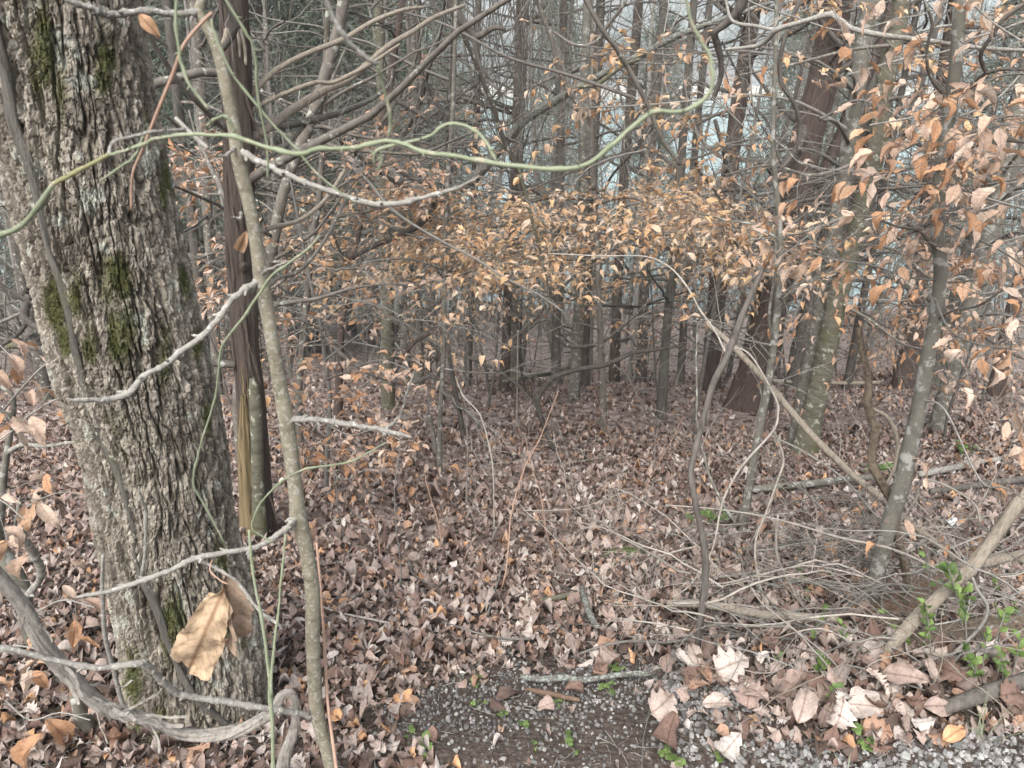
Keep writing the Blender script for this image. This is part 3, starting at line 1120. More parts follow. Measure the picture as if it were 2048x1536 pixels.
def lying(name, label, cat, pts, mat, lift=0.0, **kw):
    """a stick on the ground, pixel rows"""
    q = []
    for p in pts:
        w = gnd(p[0], p[1])
        q.append((p[0], p[1], p[2], w[1] - 0.02))
    W = []
    for p in q:
        a = at(p[0], p[1], p[3])
        r = p[2] / 2 / FPX * depth(a)
        a = a + np.array([0, 0, r * 0.5 + lift])
        W.append((*a, r))
    A = smooth_line(np.array(W), 6)
    mb = MB()
    kind = kw.get('kind')
    if kind:
        L = np.linalg.norm(np.diff(A[:, :3], axis=0), axis=1).sum()
        bark_tube(mb, A[:, :3], A[:, 3], kw.get('nu', 20), max(12, int(L * 120)), kind, len(label) % 9)
    else:
        tube(mb, A[:, :3], A[:, 3], 10, True, rough=kw.get('rough', 0.2), seed=len(label) % 13)
    o = mb.build(name, mat, None, A[0, :3])
    return tag(o, label, cat, kw.get('group')), A[:, :3]


def add_limbs(root, P, R, z0, z1, count, lr, mat, mat_t, seed, dens=7, tl=0.45, dep=1, updir=0.35, rf=0.35, wig=0.13):
    """procedural side limbs on a hand placed trunk between world heights z0..z1"""
    g = np.random.RandomState(seed)
    ok = np.where((P[:, 2] > z0) & (P[:, 2] < z1))[0]
    mt = MB()
    out = []
    for k in range(count):
        i = ok[g.randint(len(ok))]
        a = g.rand() * 6.283
        d = np.array([math.cos(a), math.sin(a), updir * g.uniform(-0.6, 1.8)])
        L = g.uniform(*lr)
        mb = MB()
        Q = limb(g, mb, P[i], d, L, min(R[i] * rf, 0.012 * L + 0.004), wig)
        mb.build('branch', mat, root)
        twiggy(g, mt, Q, 0.006, dens, tl, dep)
        out.append(Q)
    if mt.n:
        tag(mt.build('twigs', mat_t, root), kind='stuff')
    return out

# ================================================================== NEAR TREES
def big_tree():
    rows = [(0, -55, 273), (120, -28, 290), (308, 17, 325), (444, 51, 351), (602, 92, 383), (750, 130, 415), (859, 171, 440), (1062, 205, 468),
            (1182, 232, 500), (1301, 251, 528), (1404, 260, 536), (1490, 262, 540)]
    Y = 1.44
    P, R = [], []
    for y, a, b in rows[::-1]:
        p = at((a + b) / 2, y, Y)
        P.append(p)
        R.append((b - a) / 2 / FPX * depth(p) * 0.985)
    P, R = np.array(P), np.array(R)
    base = np.array([P[0, 0], Y, float(hgt(P[0, 0], Y))])
    P = np.vstack([P[0] + [0.01, 0, -0.22], P[0] + [0.005, 0, -0.1], P])
    R = np.r_[R[0] * 1.25, R[0] * 1.08, R]
    d = P[-1] - P[-2]
    d /= np.linalg.norm(d)
    for f in (.2, .3, .5, .9, 1.3, 1.3, 1.3):
        P = np.vstack([P, P[-1] + (d * 0.6 + np.array([0, 0, .5])) * f])
        R = np.r_[R, R[-1] * (1 - .05 * f)]
    root = empty('oak_tree', base, 'thick furrowed grey-brown trunk with green moss streaks and a dark vine on it', 'tree')
    # dense rows where the camera sees it, sparse above
    L1 = 2.55
    L = np.linalg.norm(np.diff(P, axis=0), axis=1).sum()
    s = np.r_[np.linspace(0, .28, 40, endpoint=False), np.linspace(.28, 2.3, 710, endpoint=False), np.linspace(2.3, L, 60)]
    mb = MB()
    # fine columns on the side one can see, coarser behind
    c0 = math.radians(118)
    th = np.r_[np.linspace(c0 - 1.75, c0 + 1.75, 270), np.linspace(c0 + 1.75, c0 - 1.75 + 2 * math.pi, 62)[1:-1]]
    Pi, Ri = bark_tube(mb, P, R, 0, s, 'oak', 2, None, th)
    # plate by plate bark colour, lichen patches, moss where it grows in the photograph
    V = mb.V[0]
    px, py, dd = proj(V)
    h1, h2 = [np.r_[h.ravel(), 0.5] for h in oak_bark.plates]
    tone = np.clip(0.25 + 0.5 * h1 + 0.5 * (h2 - 0.5) + 0.9 * (fbm(V[:, 0] * 12, V[:, 1] * 12, V[:, 2] * 5, 3) - 0.5), 0, 1)[:, None]
    c = np.array([0.085, 0.075, 0.064]) * (1 - tone) + np.array([0.34, 0.32, 0.285]) * tone
    li = sstep(0.66, 0.72, fbm(V[:, 0] * 30 + 5, V[:, 1] * 30, V[:, 2] * 22, 3))[:, None] * 0.8
    c = c * (1 - li) + np.array([0.36, 0.38, 0.35]) * li
    mo = np.zeros(len(V))
    for mx, my, sx, sy, a in ((90, 110, 26, 90, 1.1), (205, 130, 22, 70, .9), (120, 180, 20, 60, .8), (225, 560, 34, 60, 1.1), (240, 660, 30, 70, .9), (110, 600, 24, 60, 1.2), (150, 600, 14, 60, 1.1), (370, 560, 12, 45, 1.1), (395, 690, 12, 40, 1.0), (330, 720, 20, 60, .7),
                              (345, 1250, 26, 60, 1.2), (265, 1370, 20, 80, 1.0), (180, 700, 20, 60, .7), (330, 380, 14, 60, .9), (130, 690, 14, 40, .9), (440, 1110, 16, 40, .8), (290, 260, 10, 40, .8), (230, 860, 40, 90, .35), (300, 1450, 60, 50, .6), (470, 1250, 30, 100, .4), (60, 330, 20, 60, .3), (415, 830, 14, 60, .7)):
        mo = np.maximum(mo, a * np.exp(-((px - mx) / sx) ** 2 - ((py - my) / sy) ** 2))
    mo = np.where(V[:, 1] < 1.50, mo, 0.45) + 0.9 * (fbm(V[:, 0] * 55, V[:, 1] * 55, V[:, 2] * 20, 3) - 0.5) + 0.25 * (0.5 - h1)
    mo = sstep(0.10, 0.95, mo)[:, None] * 0.85
    mt_ = fbm(V[:, 0] * 160, V[:, 1] * 160, V[:, 2] * 120, 2)[:, None]
    c = c * (1 - mo) + (np.array([0.03, 0.034, 0.012]) * (1 - mt_) + np.array([0.115, 0.12, 0.04]) * mt_) * mo
    mb.C = [c]
    mb.build('trunk', M['oak'], root, None, False)
    # moss standing off the bark in short tufts
    g = np.random.RandomState(12)
    cand = np.where((mo[:, 0] > .45) & (V[:, 1] < 1.5) & (px > -40) & (py > -60))[0]
    pick = cand[g.randint(0, len(cand), 16000)]
    ax = np.stack([np.interp(V[pick, 2], Pi[:, 2], Pi[:, k]) for k in range(3)], 1)
    out = V[pick] - ax
    out[:, 2] = 0
    out /= np.linalg.norm(out, axis=1, keepdims=True)
    d = out + g.normal(0, .5, out.shape)
    d /= np.linalg.norm(d, axis=1, keepdims=True)
    w = np.cross(d, g.normal(0, 1, d.shape))
    w /= np.linalg.norm(w, axis=1, keepdims=True)
    ln = g.uniform(.002, .0055, (len(pick), 1))
    b0 = V[pick] - out * .0008
    mm_ = MB()
    mm_.add(np.stack([b0 - w * .0007, b0 + w * .0007, b0 + d * ln], 1).reshape(-1, 3), None, np.arange(3 * len(pick)).reshape(-1, 3))
    tag(mm_.build('moss', M['moss'], root, None, False), kind='stuff')
    # dark vine on its left flank
    vp = [(7, 120), (27, 240), (65, 342), (99, 495), (130, 585), (160, 740), (195, 860), (236, 944), (263, 1045), (273, 1130), (308, 1202), (342, 1300), (393, 1397), (455, 1450)]
    V = []
    for k, (x, y) in enumerate(vp):
        fr = Y - 0.15
        for it in range(12):
            p0 = at(x, y, fr)
            i = int(np.argmin(np.abs(Pi[:, 2] - p0[2])))
            off = p0[0] - Pi[i, 0]
            fr = Y - math.sqrt(max(1e-4, (Ri[i] - 0.002) ** 2 - min(abs(off), Ri[i] * 0.97) ** 2))
        V.append((*at(x, y, fr), 0.0080 + 0.0012 * math.sin(k * 2.1)))
    V = np.array(V)
    d = V[0, :3] - V[1, :3]
    for f in range(3):
        V = np.vstack([np.r_[V[0, :3] + d + np.array([0, 0, 0.25]), 0.009], V])
    A = smooth_line(V, 8)
    mb = MB()
    bark_tube(mb, A[:, :3], A[:, 3], 20, 320, 'vine', 4)
    o = mb.build('climbing_vine', M['furrow'], None, V[-1, :3])
    tag(o, 'dark brown vine climbing up the face of the thick mossy trunk', 'vine')


big_tree()

# grey sapling in front of it
sap_pts = [(408, -30, 22), (400, 24, 24), (430, 85, 25), (448, 154, 26), (468, 256, 27), (478, 325, 30), (502, 427, 28), (516, 513, 28), (523, 558, 32), (540, 654, 29), (560, 773, 30),
           (574, 850, 34), (591, 978, 29), (596, 1028, 33), (612, 1096, 28), (625, 1182, 28), (626, 1284, 28), (634, 1421, 28), (656, 1507, 27), (680, 1600, 28), (692, 1663, 28)]
root, P, R, _ = stem('sapling', 'slim olive-grey sapling standing in front of the thick mossy trunk', 'sapling', sap_pts, M['sapling'], 'smooth', Y=1.05, up=2.2, nu=20, per_m=160)
SAP = root
pt = M['pale_twig']
branch(root, [(402, 24, 17), (345, 26, 14), (280, 22, 14), (215, 22, 15), (190, 15, 13), (125, -4, 12), (60, -30, 10)], pt, 1.05, 0.92)
branch(root, [(480, 302, 18), (530, 330, 14), (581, 352, 13), (649, 379, 12), (720, 398, 12), (791, 407, 13), (873, 390, 10), (925, 374, 8), (962, 358, 7)], pt, 1.05, 0.9)
branch(root, [(520, 562, 19), (495, 575, 15), (461, 602, 13), (410, 664, 14), (355, 708, 13), (330, 733, 13), (297, 753, 13), (246, 797, 15), (191, 807, 12), (137, 804, 9)], pt, 1.05, 0.86)
b4 = branch(root, [(574, 838, 18), (610, 842, 14), (649, 845, 12), (700, 855, 13), (737, 860, 12), (790, 868, 11), (834, 879, 10)], pt, 1.05, 1.02)[2]
branch(root, [(762, 864, 8), (780, 848, 6), (793, 835, 6), (803, 818, 5), (815, 790, 5), (828, 745, 6)], pt, 1.03, 0.98, 'twig', 6)
branch(root, [(594, 1027, 18), (582, 1045, 15), (560, 1066, 13), (513, 1091, 12), (444, 1100, 12), (383, 1113, 13), (340, 1132, 11), (284, 1151, 12), (222, 1172, 10), (150, 1182, 9)], pt, 1.05, 0.88)
branch(root, [(284, 1151, 8), (287, 1100, 7), (289, 1028, 8), (282, 1005, 6), (272, 975, 5)], pt, 0.925, 0.88, 'twig', 6)
branch(root, [(383, 1113, 9), (430, 1140, 8), (478, 1175, 9), (513, 1223, 8), (540, 1245, 8), (568, 1266, 5)], pt, 0.98, 0.9, 'twig', 6)
branch(root, [(628, 1431, 16), (590, 1425, 14), (547, 1418, 14), (444, 1401, 15), (369, 1387, 15), (335, 1366, 16), (310, 1343, 14), (284, 1322, 15), (205, 1332, 13), (103, 1319, 13), (0, 1295, 12), (-80, 1290, 11)], pt, 1.05, 0.85)
branch(root, [(468, 296, 8), (455, 303, 7), (440, 300, 7)], pt, 1.04, 1.0, 'twig', 6)
branch(root, [(482, 425, 7), (478, 435, 6), (470, 445, 6), (455, 440, 4)], pt, 1.04, 1.0, 'twig', 6)
branch(root, [(520, 552, 9), (535, 540, 8), (555, 532, 6), (575, 520, 4)], pt, 1.05, 1.0, 'twig', 6)
rod('broken_twig', 'short pale broken twig crossing beside the sapling near the dark cedar', 'twig', [(352, 236, 8), (375, 260, 9), (400, 283, 9), (416, 297, 7)], pt, 0.95, 0.92)

# the big hanging leaf and small torn leaves on the sapling
def hang_leaf(parent, name, top, tip, Y, wpx, kw, color, label, seed, Yt=None, face=None):
    a, b = at(*top, Y), at(*tip, Yt if Yt is not None else Y)
    d = b - a
    L = np.linalg.norm(d)
    V, Q, UV = leaf_geo(seed=seed, **kw)
    toc = CAM - a
    toc = toc / np.linalg.norm(toc)
    up = toc + (np.array(face) if face is not None else 0)
    B = basis(d, up)
    wid = wpx / FPX * depth(a) / (2 * dict(big=.25, beech=.205).get(kw['kind'], .27) * L)
    W = V * np.array([wid, 1, 1])
    mb = MB()
    mb.add(W @ (B * L).T + a, Q, None, None, UV)
    o = mb.build(name, M['leaf_big'], parent, None if parent is not None else a)
    o.color = (*color, 1)
    if label:
        o['label'] = label
    return o


hang_leaf(SAP, 'leaf', (447, 1180), (372, 1352), 0.93, 100, dict(kind='big', n=33, cols=13, curl=0.22, fold=0.04, cup=0.15, pleat=0.0, twist=-0.25, crumple=1.0), (0.55, 0.42, 0.29), 'big curled tan dead leaf hanging by its stalk', 5)
hang_leaf(SAP, 'leaf', (448, 1150), (465, 1300), 0.95, 62, dict(kind='big', n=27, cols=11, curl=0.3, fold=0.3, cup=0.8, pleat=0.0, twist=0.9, crumple=1.0), (0.40, 0.31, 0.24), 'narrow rolled pale dead leaf behind the big one', 6, face=(0.8, 0, 0))
hang_leaf(SAP, 'leaf', (278, 28), (321, 76), 0.95, 26, dict(kind='beech', n=11, cols=5, curl=0.4, fold=0.3, pleat=0.03), (0.45, 0.29, 0.18), None, 7)
hang_leaf(SAP, 'leaf', (494, 462), (472, 512), 1.0, 24, dict(kind='oval', n=11, cols=5, curl=0.6, fold=0.5, cup=0.8), (0.42, 0.29, 0.19), None, 8)
mb = MB()
tube(mb, smooth_line(np.array([at(428, 1110, .97), at(420, 1140, .95), at(440, 1160, .94), at(455, 1168, .93)]), 5), 0.0012, 5)
mb.build('leaf_stalk', M['redtwig'], SAP)

# greenbriers hanging in front of the lens
def briar(name, label, lines, mat=None):
    P0 = at(lines[0][0][0][0], lines[0][0][0][1], lines[0][1])
    root = empty(name, P0, label, 'vine')
    for k, ln in enumerate(lines):
        pts, Y0, Y1 = ln[:3]
        m_ = M[ln[3]] if len(ln) > 3 else (mat or M['green'])
        P, R = wline(pts, Y0, Y1, 6)
        mb = MB()
        kn = np.zeros(len(P))
        kn[6::9] = 1
        kn = kn + 0.35 * np.roll(kn, 1) + 0.35 * np.roll(kn, -1)
        g0 = np.random.RandomState(k * 3 + len(label))
        P = P + np.cumsum(g0.normal(0, .00035, P.shape), 0) * np.minimum(1, np.arange(len(P))[::-1] / 8)[:, None]
        tube(mb, P, R * 0.68 * (1 + .4 * kn), 8, True, rough=0.16)
        g = np.random.RandomState(k + len(label))
        for i in range(4, len(P) - 2, 7):   # thorns
            t = P[i + 1] - P[i]
            t /= np.linalg.norm(t) + 1e-9
            d = side_dir(g, t, 1.2)
            tube(mb, np.array([P[i], P[i] + d * 0.003, P[i] + d * 0.006]), np.array([0.0011, 0.0006, 0.0001]), 4)
        mb.build('stem' if k == 0 else 'shoot', m_, root)
    return root


briar('greenbrier_vine', 'long blurred green briar stem arching across the whole upper view close to the lens', [
    ([(-40, 490, 15), (0, 470, 15), (51, 441, 15), (106, 369, 14)], 0.62, 0.60),
    ([(106, 369, 14), (150, 343, 12), (219, 308, 12)], 0.60, 0.60, 'yellow'),
    ([(219, 308, 10), (232, 285, 9), (284, 270, 8), (330, 264, 8), (372, 258, 7)], 0.60, 0.62, 'pale_twig'),
    ([(215, 309, 8), (284, 290, 9), (330, 272, 9), (410, 266, 10), (472, 272, 12), (533, 291, 13), (595, 302, 14), (640, 292, 12), (700, 289, 12), (778, 273, 13), (839, 297, 13), (915, 312, 13), (993, 325, 14), (1113, 335, 13), (1181, 319, 13), (1249, 263, 13), (1300, 228, 13), (1360, 229, 12), (1413, 196, 12), (1420, 147, 12), (1406, 99, 11), (1379, 51, 10), (1366, -30, 10)], 0.60, 0.58),
    ([(778, 272, 11), (781, 232, 9), (767, 164, 9), (754, 130, 11)], 0.60, 0.58),
    ([(754, 130, 13), (725, 108, 14), (702, 89, 14), (675, 38, 12), (645, -20, 12)], 0.58, 0.56, 'pale_twig'),
    ([(745, 330, 7), (754, 297, 8), (846, 273, 8), (890, 246, 9), (942, 263, 9), (970, 290, 8), (993, 321, 7)], 0.62, 0.60),
    ([(754, 300, 8), (762, 318, 7), (755, 345, 5)], 0.62, 0.62),
])
briar('greenbrier_vine', 'thin green briar stem dropping past the sapling from the top with a green loop', [
    ([(438, -20, 8), (489, 62, 8), (509, 109, 7), (516, 205, 7), (533, 308, 6), (535, 360, 5)], 0.72, 0.74),
    ([(424, 38, 7), (444, 99, 7), (475, 154, 7), (520, 212, 7), (595, 297, 7), (640, 350, 6), (700, 400, 5)], 0.74, 0.74),
    ([(355, -20, 9), (359, 51, 9), (372, 113, 9), (393, 171, 8), (417, 219, 7)], 0.66, 0.66),
    ([(414, 253, 8), (425, 238, 9), (444, 230, 10), (460, 240, 9), (470, 265, 9)], 0.78, 0.78),
    ([(290, 262, 6), (270, 310, 7), (240, 335, 7), (200, 362, 5)], 0.70, 0.68),
])
rod('red_twig', 'blurred reddish bare twig hanging in front of the mossy trunk', 'twig', [(424, 25, 7), (395, 55, 7), (365, 95, 7), (345, 150, 7), (310, 235, 6), (285, 300, 6), (265, 350, 5), (262, 420, 4)], M['redtwig'], 0.7, 0.7)
briar('greenbrier_vine', 'long thin green briar running down the right edge of the mossy trunk', [
    ([(640, 470, 6), (612, 500, 7), (575, 527, 7), (540, 551, 8), (492, 626, 8), (441, 695, 7), (432, 750, 6), (424, 808, 6), (400, 893, 6), (386, 972, 6), (414, 1023, 6), (451, 1090, 5)], 0.85, 0.9),
])
briar('greenbrier_vine', 'green briar curling round the lower sapling from a mossy base', [
    ([(771, 886, 4), (703, 922, 5), (640, 930, 6), (600, 937, 6), (560, 961, 6), (525, 995, 6), (508, 1028, 6), (505, 1050, 5), (520, 1068, 5), (547, 1083, 4)], 0.9, 0.9),
])
briar('greenbrier_vine', 'two upright green briar stems rising at the foot of the mossy trunk', [
    ([(548, 1580, 11), (547, 1536, 11), (544, 1438, 12), (537, 1336, 12), (523, 1233, 9), (509, 1158, 8), (500, 1090, 8), (498, 1060, 6)], 0.88, 0.92),
    ([(542, 1395, 8), (547, 1319, 8), (555, 1260, 7), (561, 1209, 6), (566, 1140, 6), (571, 1070, 6)], 0.88, 0.92),
])
rod('slender_shoot', 'thin red-brown bare stem standing just right of the sapling foot', 'twig', [(633, 1085, 5), (640, 1160, 5), (648, 1270, 6), (655, 1400, 6), (668, 1500, 7), (680, 1600, 7)], M['redtwig'], 1.15, 1.0)
rod('slender_shoot', 'pale speckled thin stem leaning on the left foot of the mossy trunk', 'twig', [(206, 1110, 7), (205, 1180, 8), (210, 1270, 9), (225, 1330, 9), (240, 1390, 9), (258, 1440, 9)], M['pale_twig'], 1.18, 1.25)

# old shaggy vine lower left
root = empty('shaggy_vine', gnd(580, 1530), 'thick grey shaggy-barked vine sagging across the foot of the mossy trunk', 'vine')
for nm, pts, Y0, Y1 in (('stem', [(-60, 1090, 34), (0, 1158, 36), (51, 1216, 36), (92, 1295, 36), (137, 1349, 34), (205, 1411, 36), (291, 1438, 33), (376, 1469, 33), (461, 1466, 32), (530, 1435, 30), (556, 1410, 24)], 0.92, 1.08),
                        ('branch', [(552, 1412, 22), (565, 1390, 20), (581, 1385, 18), (592, 1410, 20), (590, 1455, 24), (570, 1510, 30), (560, 1580, 34)], 1.08, 1.10)):
    P, R = wline(pts, Y0, Y1, 6)
    mb = MB()
    L = np.linalg.norm(np.diff(P, axis=0), axis=1).sum()
    bark_tube(mb, P, R * .74, 44, int(L * 300), 'vine', 3)
    mb.build(nm, M['grape'], root)
gg = np.random.RandomState(4)
P, R = wline([(-60, 1090, 34), (0, 1158, 36), (92, 1295, 36), (205, 1411, 36), (291, 1438, 33), (376, 1469, 33), (461, 1466, 32), (530, 1435, 30)], 0.92, 1.08, 8)
mb = MB()
for k in range(70):     # peeling bark strips
    i = gg.randint(2, len(P) - 4)
    t = P[i + 2] - P[i]
    t /= np.linalg.norm(t)
    d = side_dir(gg, t, 1.4)
    a = P[i] + d * R[i] * 0.72
    Q = walk(gg, a, t + d * 0.25, gg.uniform(0.02, 0.08), 5, 0.25)
    n_ = np.cross(d, t) * gg.uniform(0.001, 0.004)
    V = np.vstack([Q - n_, Q + n_])
    k_ = len(Q)
    mb.add(V, [(j, j + 1, k_ + j + 1, k_ + j) for j in range(k_ - 1)])
tag(mb.build('bark_strips', M['grape'], root), kind='stuff')

# young beech stems at the left edge with big leaves
root, P, R, _ = stem('beech_sapling', 'grey beech sapling with large tan leaves at the far left behind the shaggy vine', 'sapling',
                     [(-30, 760, 9), (25, 790, 10), (20, 870, 12), (10, 930, 14), (2, 1010, 18), (-5, 1080, 26), (18, 1130, 34), (45, 1180, 34), (52, 1230, 32)], M['lichen'], Y=1.75, up=0.6, nu=18)
branch(root, [(14, 905, 12), (45, 890, 10), (90, 892, 9), (130, 885, 8), (165, 878, 7)], pt, 1.75, 1.7)
branch(root, [(20, 860, 9), (22, 835, 8), (-10, 815, 7), (-40, 812, 6)], pt, 1.75, 1.7)
b1 = branch(root, [(50, 1200, 16), (80, 1150, 16), (62, 1105, 18), (46, 1075, 16), (40, 1030, 12), (42, 990, 9)], pt, 1.75, 1.6)
g = np.random.RandomState(21)
items = []
mt = MB()
for pts, Y0, Y1, LL in (([(45, 1080, 4), (30, 1040, 4), (60, 1010, 4), (120, 985, 3), (175, 990, 3)], 1.6, 1.5, .085),
                        ([(0, 830, 4), (40, 780, 4), (90, 730, 4), (140, 700, 3)], 1.75, 1.6, .075), ([(20, 860, 4), (60, 830, 4), (110, 800, 4), (150, 790, 3)], 1.75, 1.65, .07),
                        ([(-40, 900, 4), (0, 880, 3), (40, 850, 3)], 1.5, 1.4, .08), ([(50, 1240, 5), (90, 1215, 4), (130, 1200, 4), (190, 1215, 3)], 1.65, 1.5, .085),
                        ([(-60, 620, 4), (-10, 680, 3), (30, 720, 3)], 1.8, 1.7, .07), ([(-40, 1010, 4), (0, 1000, 4), (50, 1040, 3)], 1.5, 1.45, .085), ([(30, 1290, 4), (80, 1300, 4), (140, 1330, 3)], 1.5, 1.4, .09), ([(10, 1400, 4), (60, 1440, 4), (120, 1425, 3), (180, 1440, 3)], 1.25, 1.22, .10)):
    Q, Rq = wline(pts, Y0, Y1, 4)
    tube(mt, Q, Rq, 4)
    leafy(g, mt, Q, LL * .9, items, 4, 0.16, 1, 0.72, 0.8, flat=0.5)
tag(mt.build('twigs', M['twig'], root), kind='stuff')
put_leaves(root, items, PAL_BEECH, 5, 300)
rod('stub', 'short grey dead stub leaning at the left foot of the mossy trunk', 'stump', [(150, 1395, 22), (165, 1430, 30), (185, 1470, 36), (200, 1500, 38)], M['lichen'], 1.3, 1.33, rough=0.3)

# red cedar left of centre with split golden wood
root, P, R, _ = stem('cedar_tree', 'dark stringy cedar trunk with split golden wood at its base beside the sapling', 'tree',
                     [(468, 0, 56), (470, 60, 58), (474, 150, 58), (478, 300, 58), (482, 500, 56), (487, 600, 52), (492, 700, 50), (503, 800, 54), (508, 900, 58), (512, 1000, 64), (514, 1062, 78)],
                     M['cedar'], 'cedar', up=3.5, nu=72, per_m=110)
CED = root
mb = MB()
P2, R2 = wline([(488, 790, 14), (490, 850, 26), (494, 930, 34), (500, 1000, 36), (507, 1055, 48), (510, 1110, 56)], P[0, 1] - 0.05, None, 6)
bark_tube(mb, P2, R2, 40, 90, 'split', 2)
mb.build('split_wood', M['wood'], CED)
gs = np.random.RandomState(17)
mb = MB()
mb2 = MB()
for k in range(26):      # splinters standing off the split, stringy strips peeling down the trunk
    x, y = gs.uniform(482, 512), gs.uniform(770, 1040)
    p = at(x, y, P[0, 1] - .07)
    Q = walk(gs, p, (gs.normal(0, .06), -.04, 1), gs.uniform(.05, .16), 5, .05)
    tube(mb, Q, np.linspace(gs.uniform(.002, .005), .0003, 6), 4)
for k in range(60):
    i = gs.randint(3, len(P) - 3)
    if P[i, 2] > 2.2:
        continue
    a = gs.uniform(math.pi, 2 * math.pi)
    o_ = np.array([math.cos(a), math.sin(a), 0])
    p = P[i] + o_ * R[i] * 1.02
    Q = walk(gs, p, o_ * .10 + np.array([0, 0, -1.0]), gs.uniform(.10, .35), 6, .05)
    wv = np.array([-o_[1], o_[0], 0]) * gs.uniform(.002, .005)
    A_ = np.vstack([Q - wv, Q + wv])
    mb2.add(A_, [(j, j + 1, 7 + j + 1, 7 + j) for j in range(6)])
tag(mb.build('splinters', M['wood'], CED), kind='stuff')
tag(mb2.build('loose_bark', M['cedar'], CED), kind='stuff')
mb = MB()
P2, R2 = wline([(505, 755, 12), (510, 790, 24), (514, 880, 26), (516, 960, 26), (519, 1040, 28), (521, 1110, 34)], P[0, 1] - 0.085, None, 6)
bark_tube(mb, P2, R2, 30, 90, 'smooth', 2)
mb.build('mossy_strip', M['mossy'], CED)
branch(CED, [(489, 534, 22), (488, 531, 16), (487, 529, 6)], M['cedar'], P[0, 1] - 0.055, P[0, 1] - 0.085, 'knot', 10)
for a, b in (((455, 60, 14), (440, 95, 8)), ((480, 60, 10), (492, 130, 6)), ((470, 40, 8), (480, 115, 5))):
    branch(CED, [a, ((a[0] + b[0]) / 2 + 3, (a[1] + b[1]) / 2, a[2] * .8), b], M['tan'], P[0, 1] - 0.09, P[0, 1] - 0.13, 'bark_strip', 5)
branch(CED, [(440, -20, 20), (462, 20, 18), (470, 50, 16), (462, 75, 14), (445, 98, 12)], M['dark'], P[0, 1] - 0.15, P[0, 1] - 0.15)
for pts, Y1 in (([(500, 278, 20), (545, 250, 18), (581, 222, 18), (649, 181, 16), (700, 157, 13), (771, 96, 11), (822, 65, 10), (870, 34, 9), (930, 10, 6)], 3.6),
                ([(500, 190, 13), (547, 144, 11), (609, 109, 10), (685, 79, 10), (744, 44, 9), (805, 20, 8), (850, 14, 5)], 3.3),
                ([(498, 225, 12), (530, 205, 10), (575, 185, 9), (630, 165, 9), (668, 164, 8), (737, 130, 8), (800, 88, 5)], 3.0),
                ([(505, 470, 12), (545, 455, 10), (600, 440, 9), (650, 400, 8), (690, 340, 7)], 3.4),
                ([(505, 610, 10), (550, 560, 9), (600, 540, 8), (650, 480, 7), (700, 380, 6)], 3.2),
                ([(500, 330, 9), (560, 300, 8), (610, 250, 8), (650, 190, 6), (690, 100, 5)], 3.3)):
    branch(CED, pts, M['tan'] if pts[0][2] > 11 else M['grey'], P[0, 1], Y1)
add_limbs(CED, P, R, 0.0, 2.2, 9, (0.5, 1.5), M['grey'], M['twig'], 31, 7, 0.35, 1)

# grey stem leaning right, behind the sapling
root, P, R, _ = stem('bare_tree', 'grey crooked trunk leaning right just behind the sapling', 'tree',
                     [(690, -30, 26), (680, 51, 24), (649, 154, 24), (632, 212, 24), (609, 273, 24), (581, 342, 22), (561, 410, 22), (540, 513, 22), (522, 590, 20), (500, 680, 18), (480, 745, 18), (474, 800, 18), (478, 880, 18), (482, 935, 20)],
                     M['grey'], 'smooth', up=2.5, nu=20, per_m=40)
add_limbs(root, P, R, 0.0, 2.6, 12, (0.6, 1.6), M['grey'], M['twig'], 33, 8, 0.35, 1)

# right hand lichen-blotched beech
root, P, R, _ = stem('beech_tree', 'slim beech with pale blotches on smooth dark grey bark at the right', 'tree',
                     [(1924, -30, 23), (1919, 0, 24), (1915, 85, 24), (1902, 205, 25), (1888, 290, 25), (1878, 376, 26), (1874, 461, 26), (1881, 534, 25), (1874, 620, 26), (1854, 722, 27), (1840, 808, 29), (1820, 893, 30),
                      (1799, 985, 32), (1779, 1045, 29), (1758, 1131, 30), (1731, 1225, 34)], M['lichen'], 'smooth', up=3, nu=28, per_m=60)
BE1 = root
Yb = P[0, 1]
dk = M['dark']
L1 = [branch(root, [(1912, 188, 12), (1930, 180, 10), (1946, 171, 9), (1960, 155, 9), (1972, 146, 9), (1962, 120, 8), (1965, 100, 8), (1985, 70, 8), (2010, 35, 7), (2060, 0, 6)], dk, Yb, Yb - .15)[0],
      branch(root, [(1972, 146, 8), (2010, 138, 7), (2060, 140, 6), (2110, 138, 6)], dk, Yb - .1, Yb - .2)[0],
      branch(root, [(1895, 318, 10), (1920, 305, 9), (1946, 293, 8), (1997, 280, 8), (2060, 284, 7), (2120, 280, 5)], M['grey'], Yb, Yb - .2)[0],
      branch(root, [(1895, 197, 9), (1880, 180, 8), (1861, 154, 7), (1854, 120, 6), (1856, 85, 6), (1864, 44, 6), (1840, -20, 5)], M['grey'], Yb, Yb - .1)[0],
      branch(root, [(1878, 500, 8), (1855, 480, 7), (1835, 460, 6), (1790, 452, 5), (1740, 430, 4)], M['grey'], Yb, Yb - .25)[0],
      branch(root, [(1872, 640, 7), (1910, 620, 5), (1960, 610, 5), (2030, 560, 4)], M['grey'], Yb, Yb - .25)[0]]
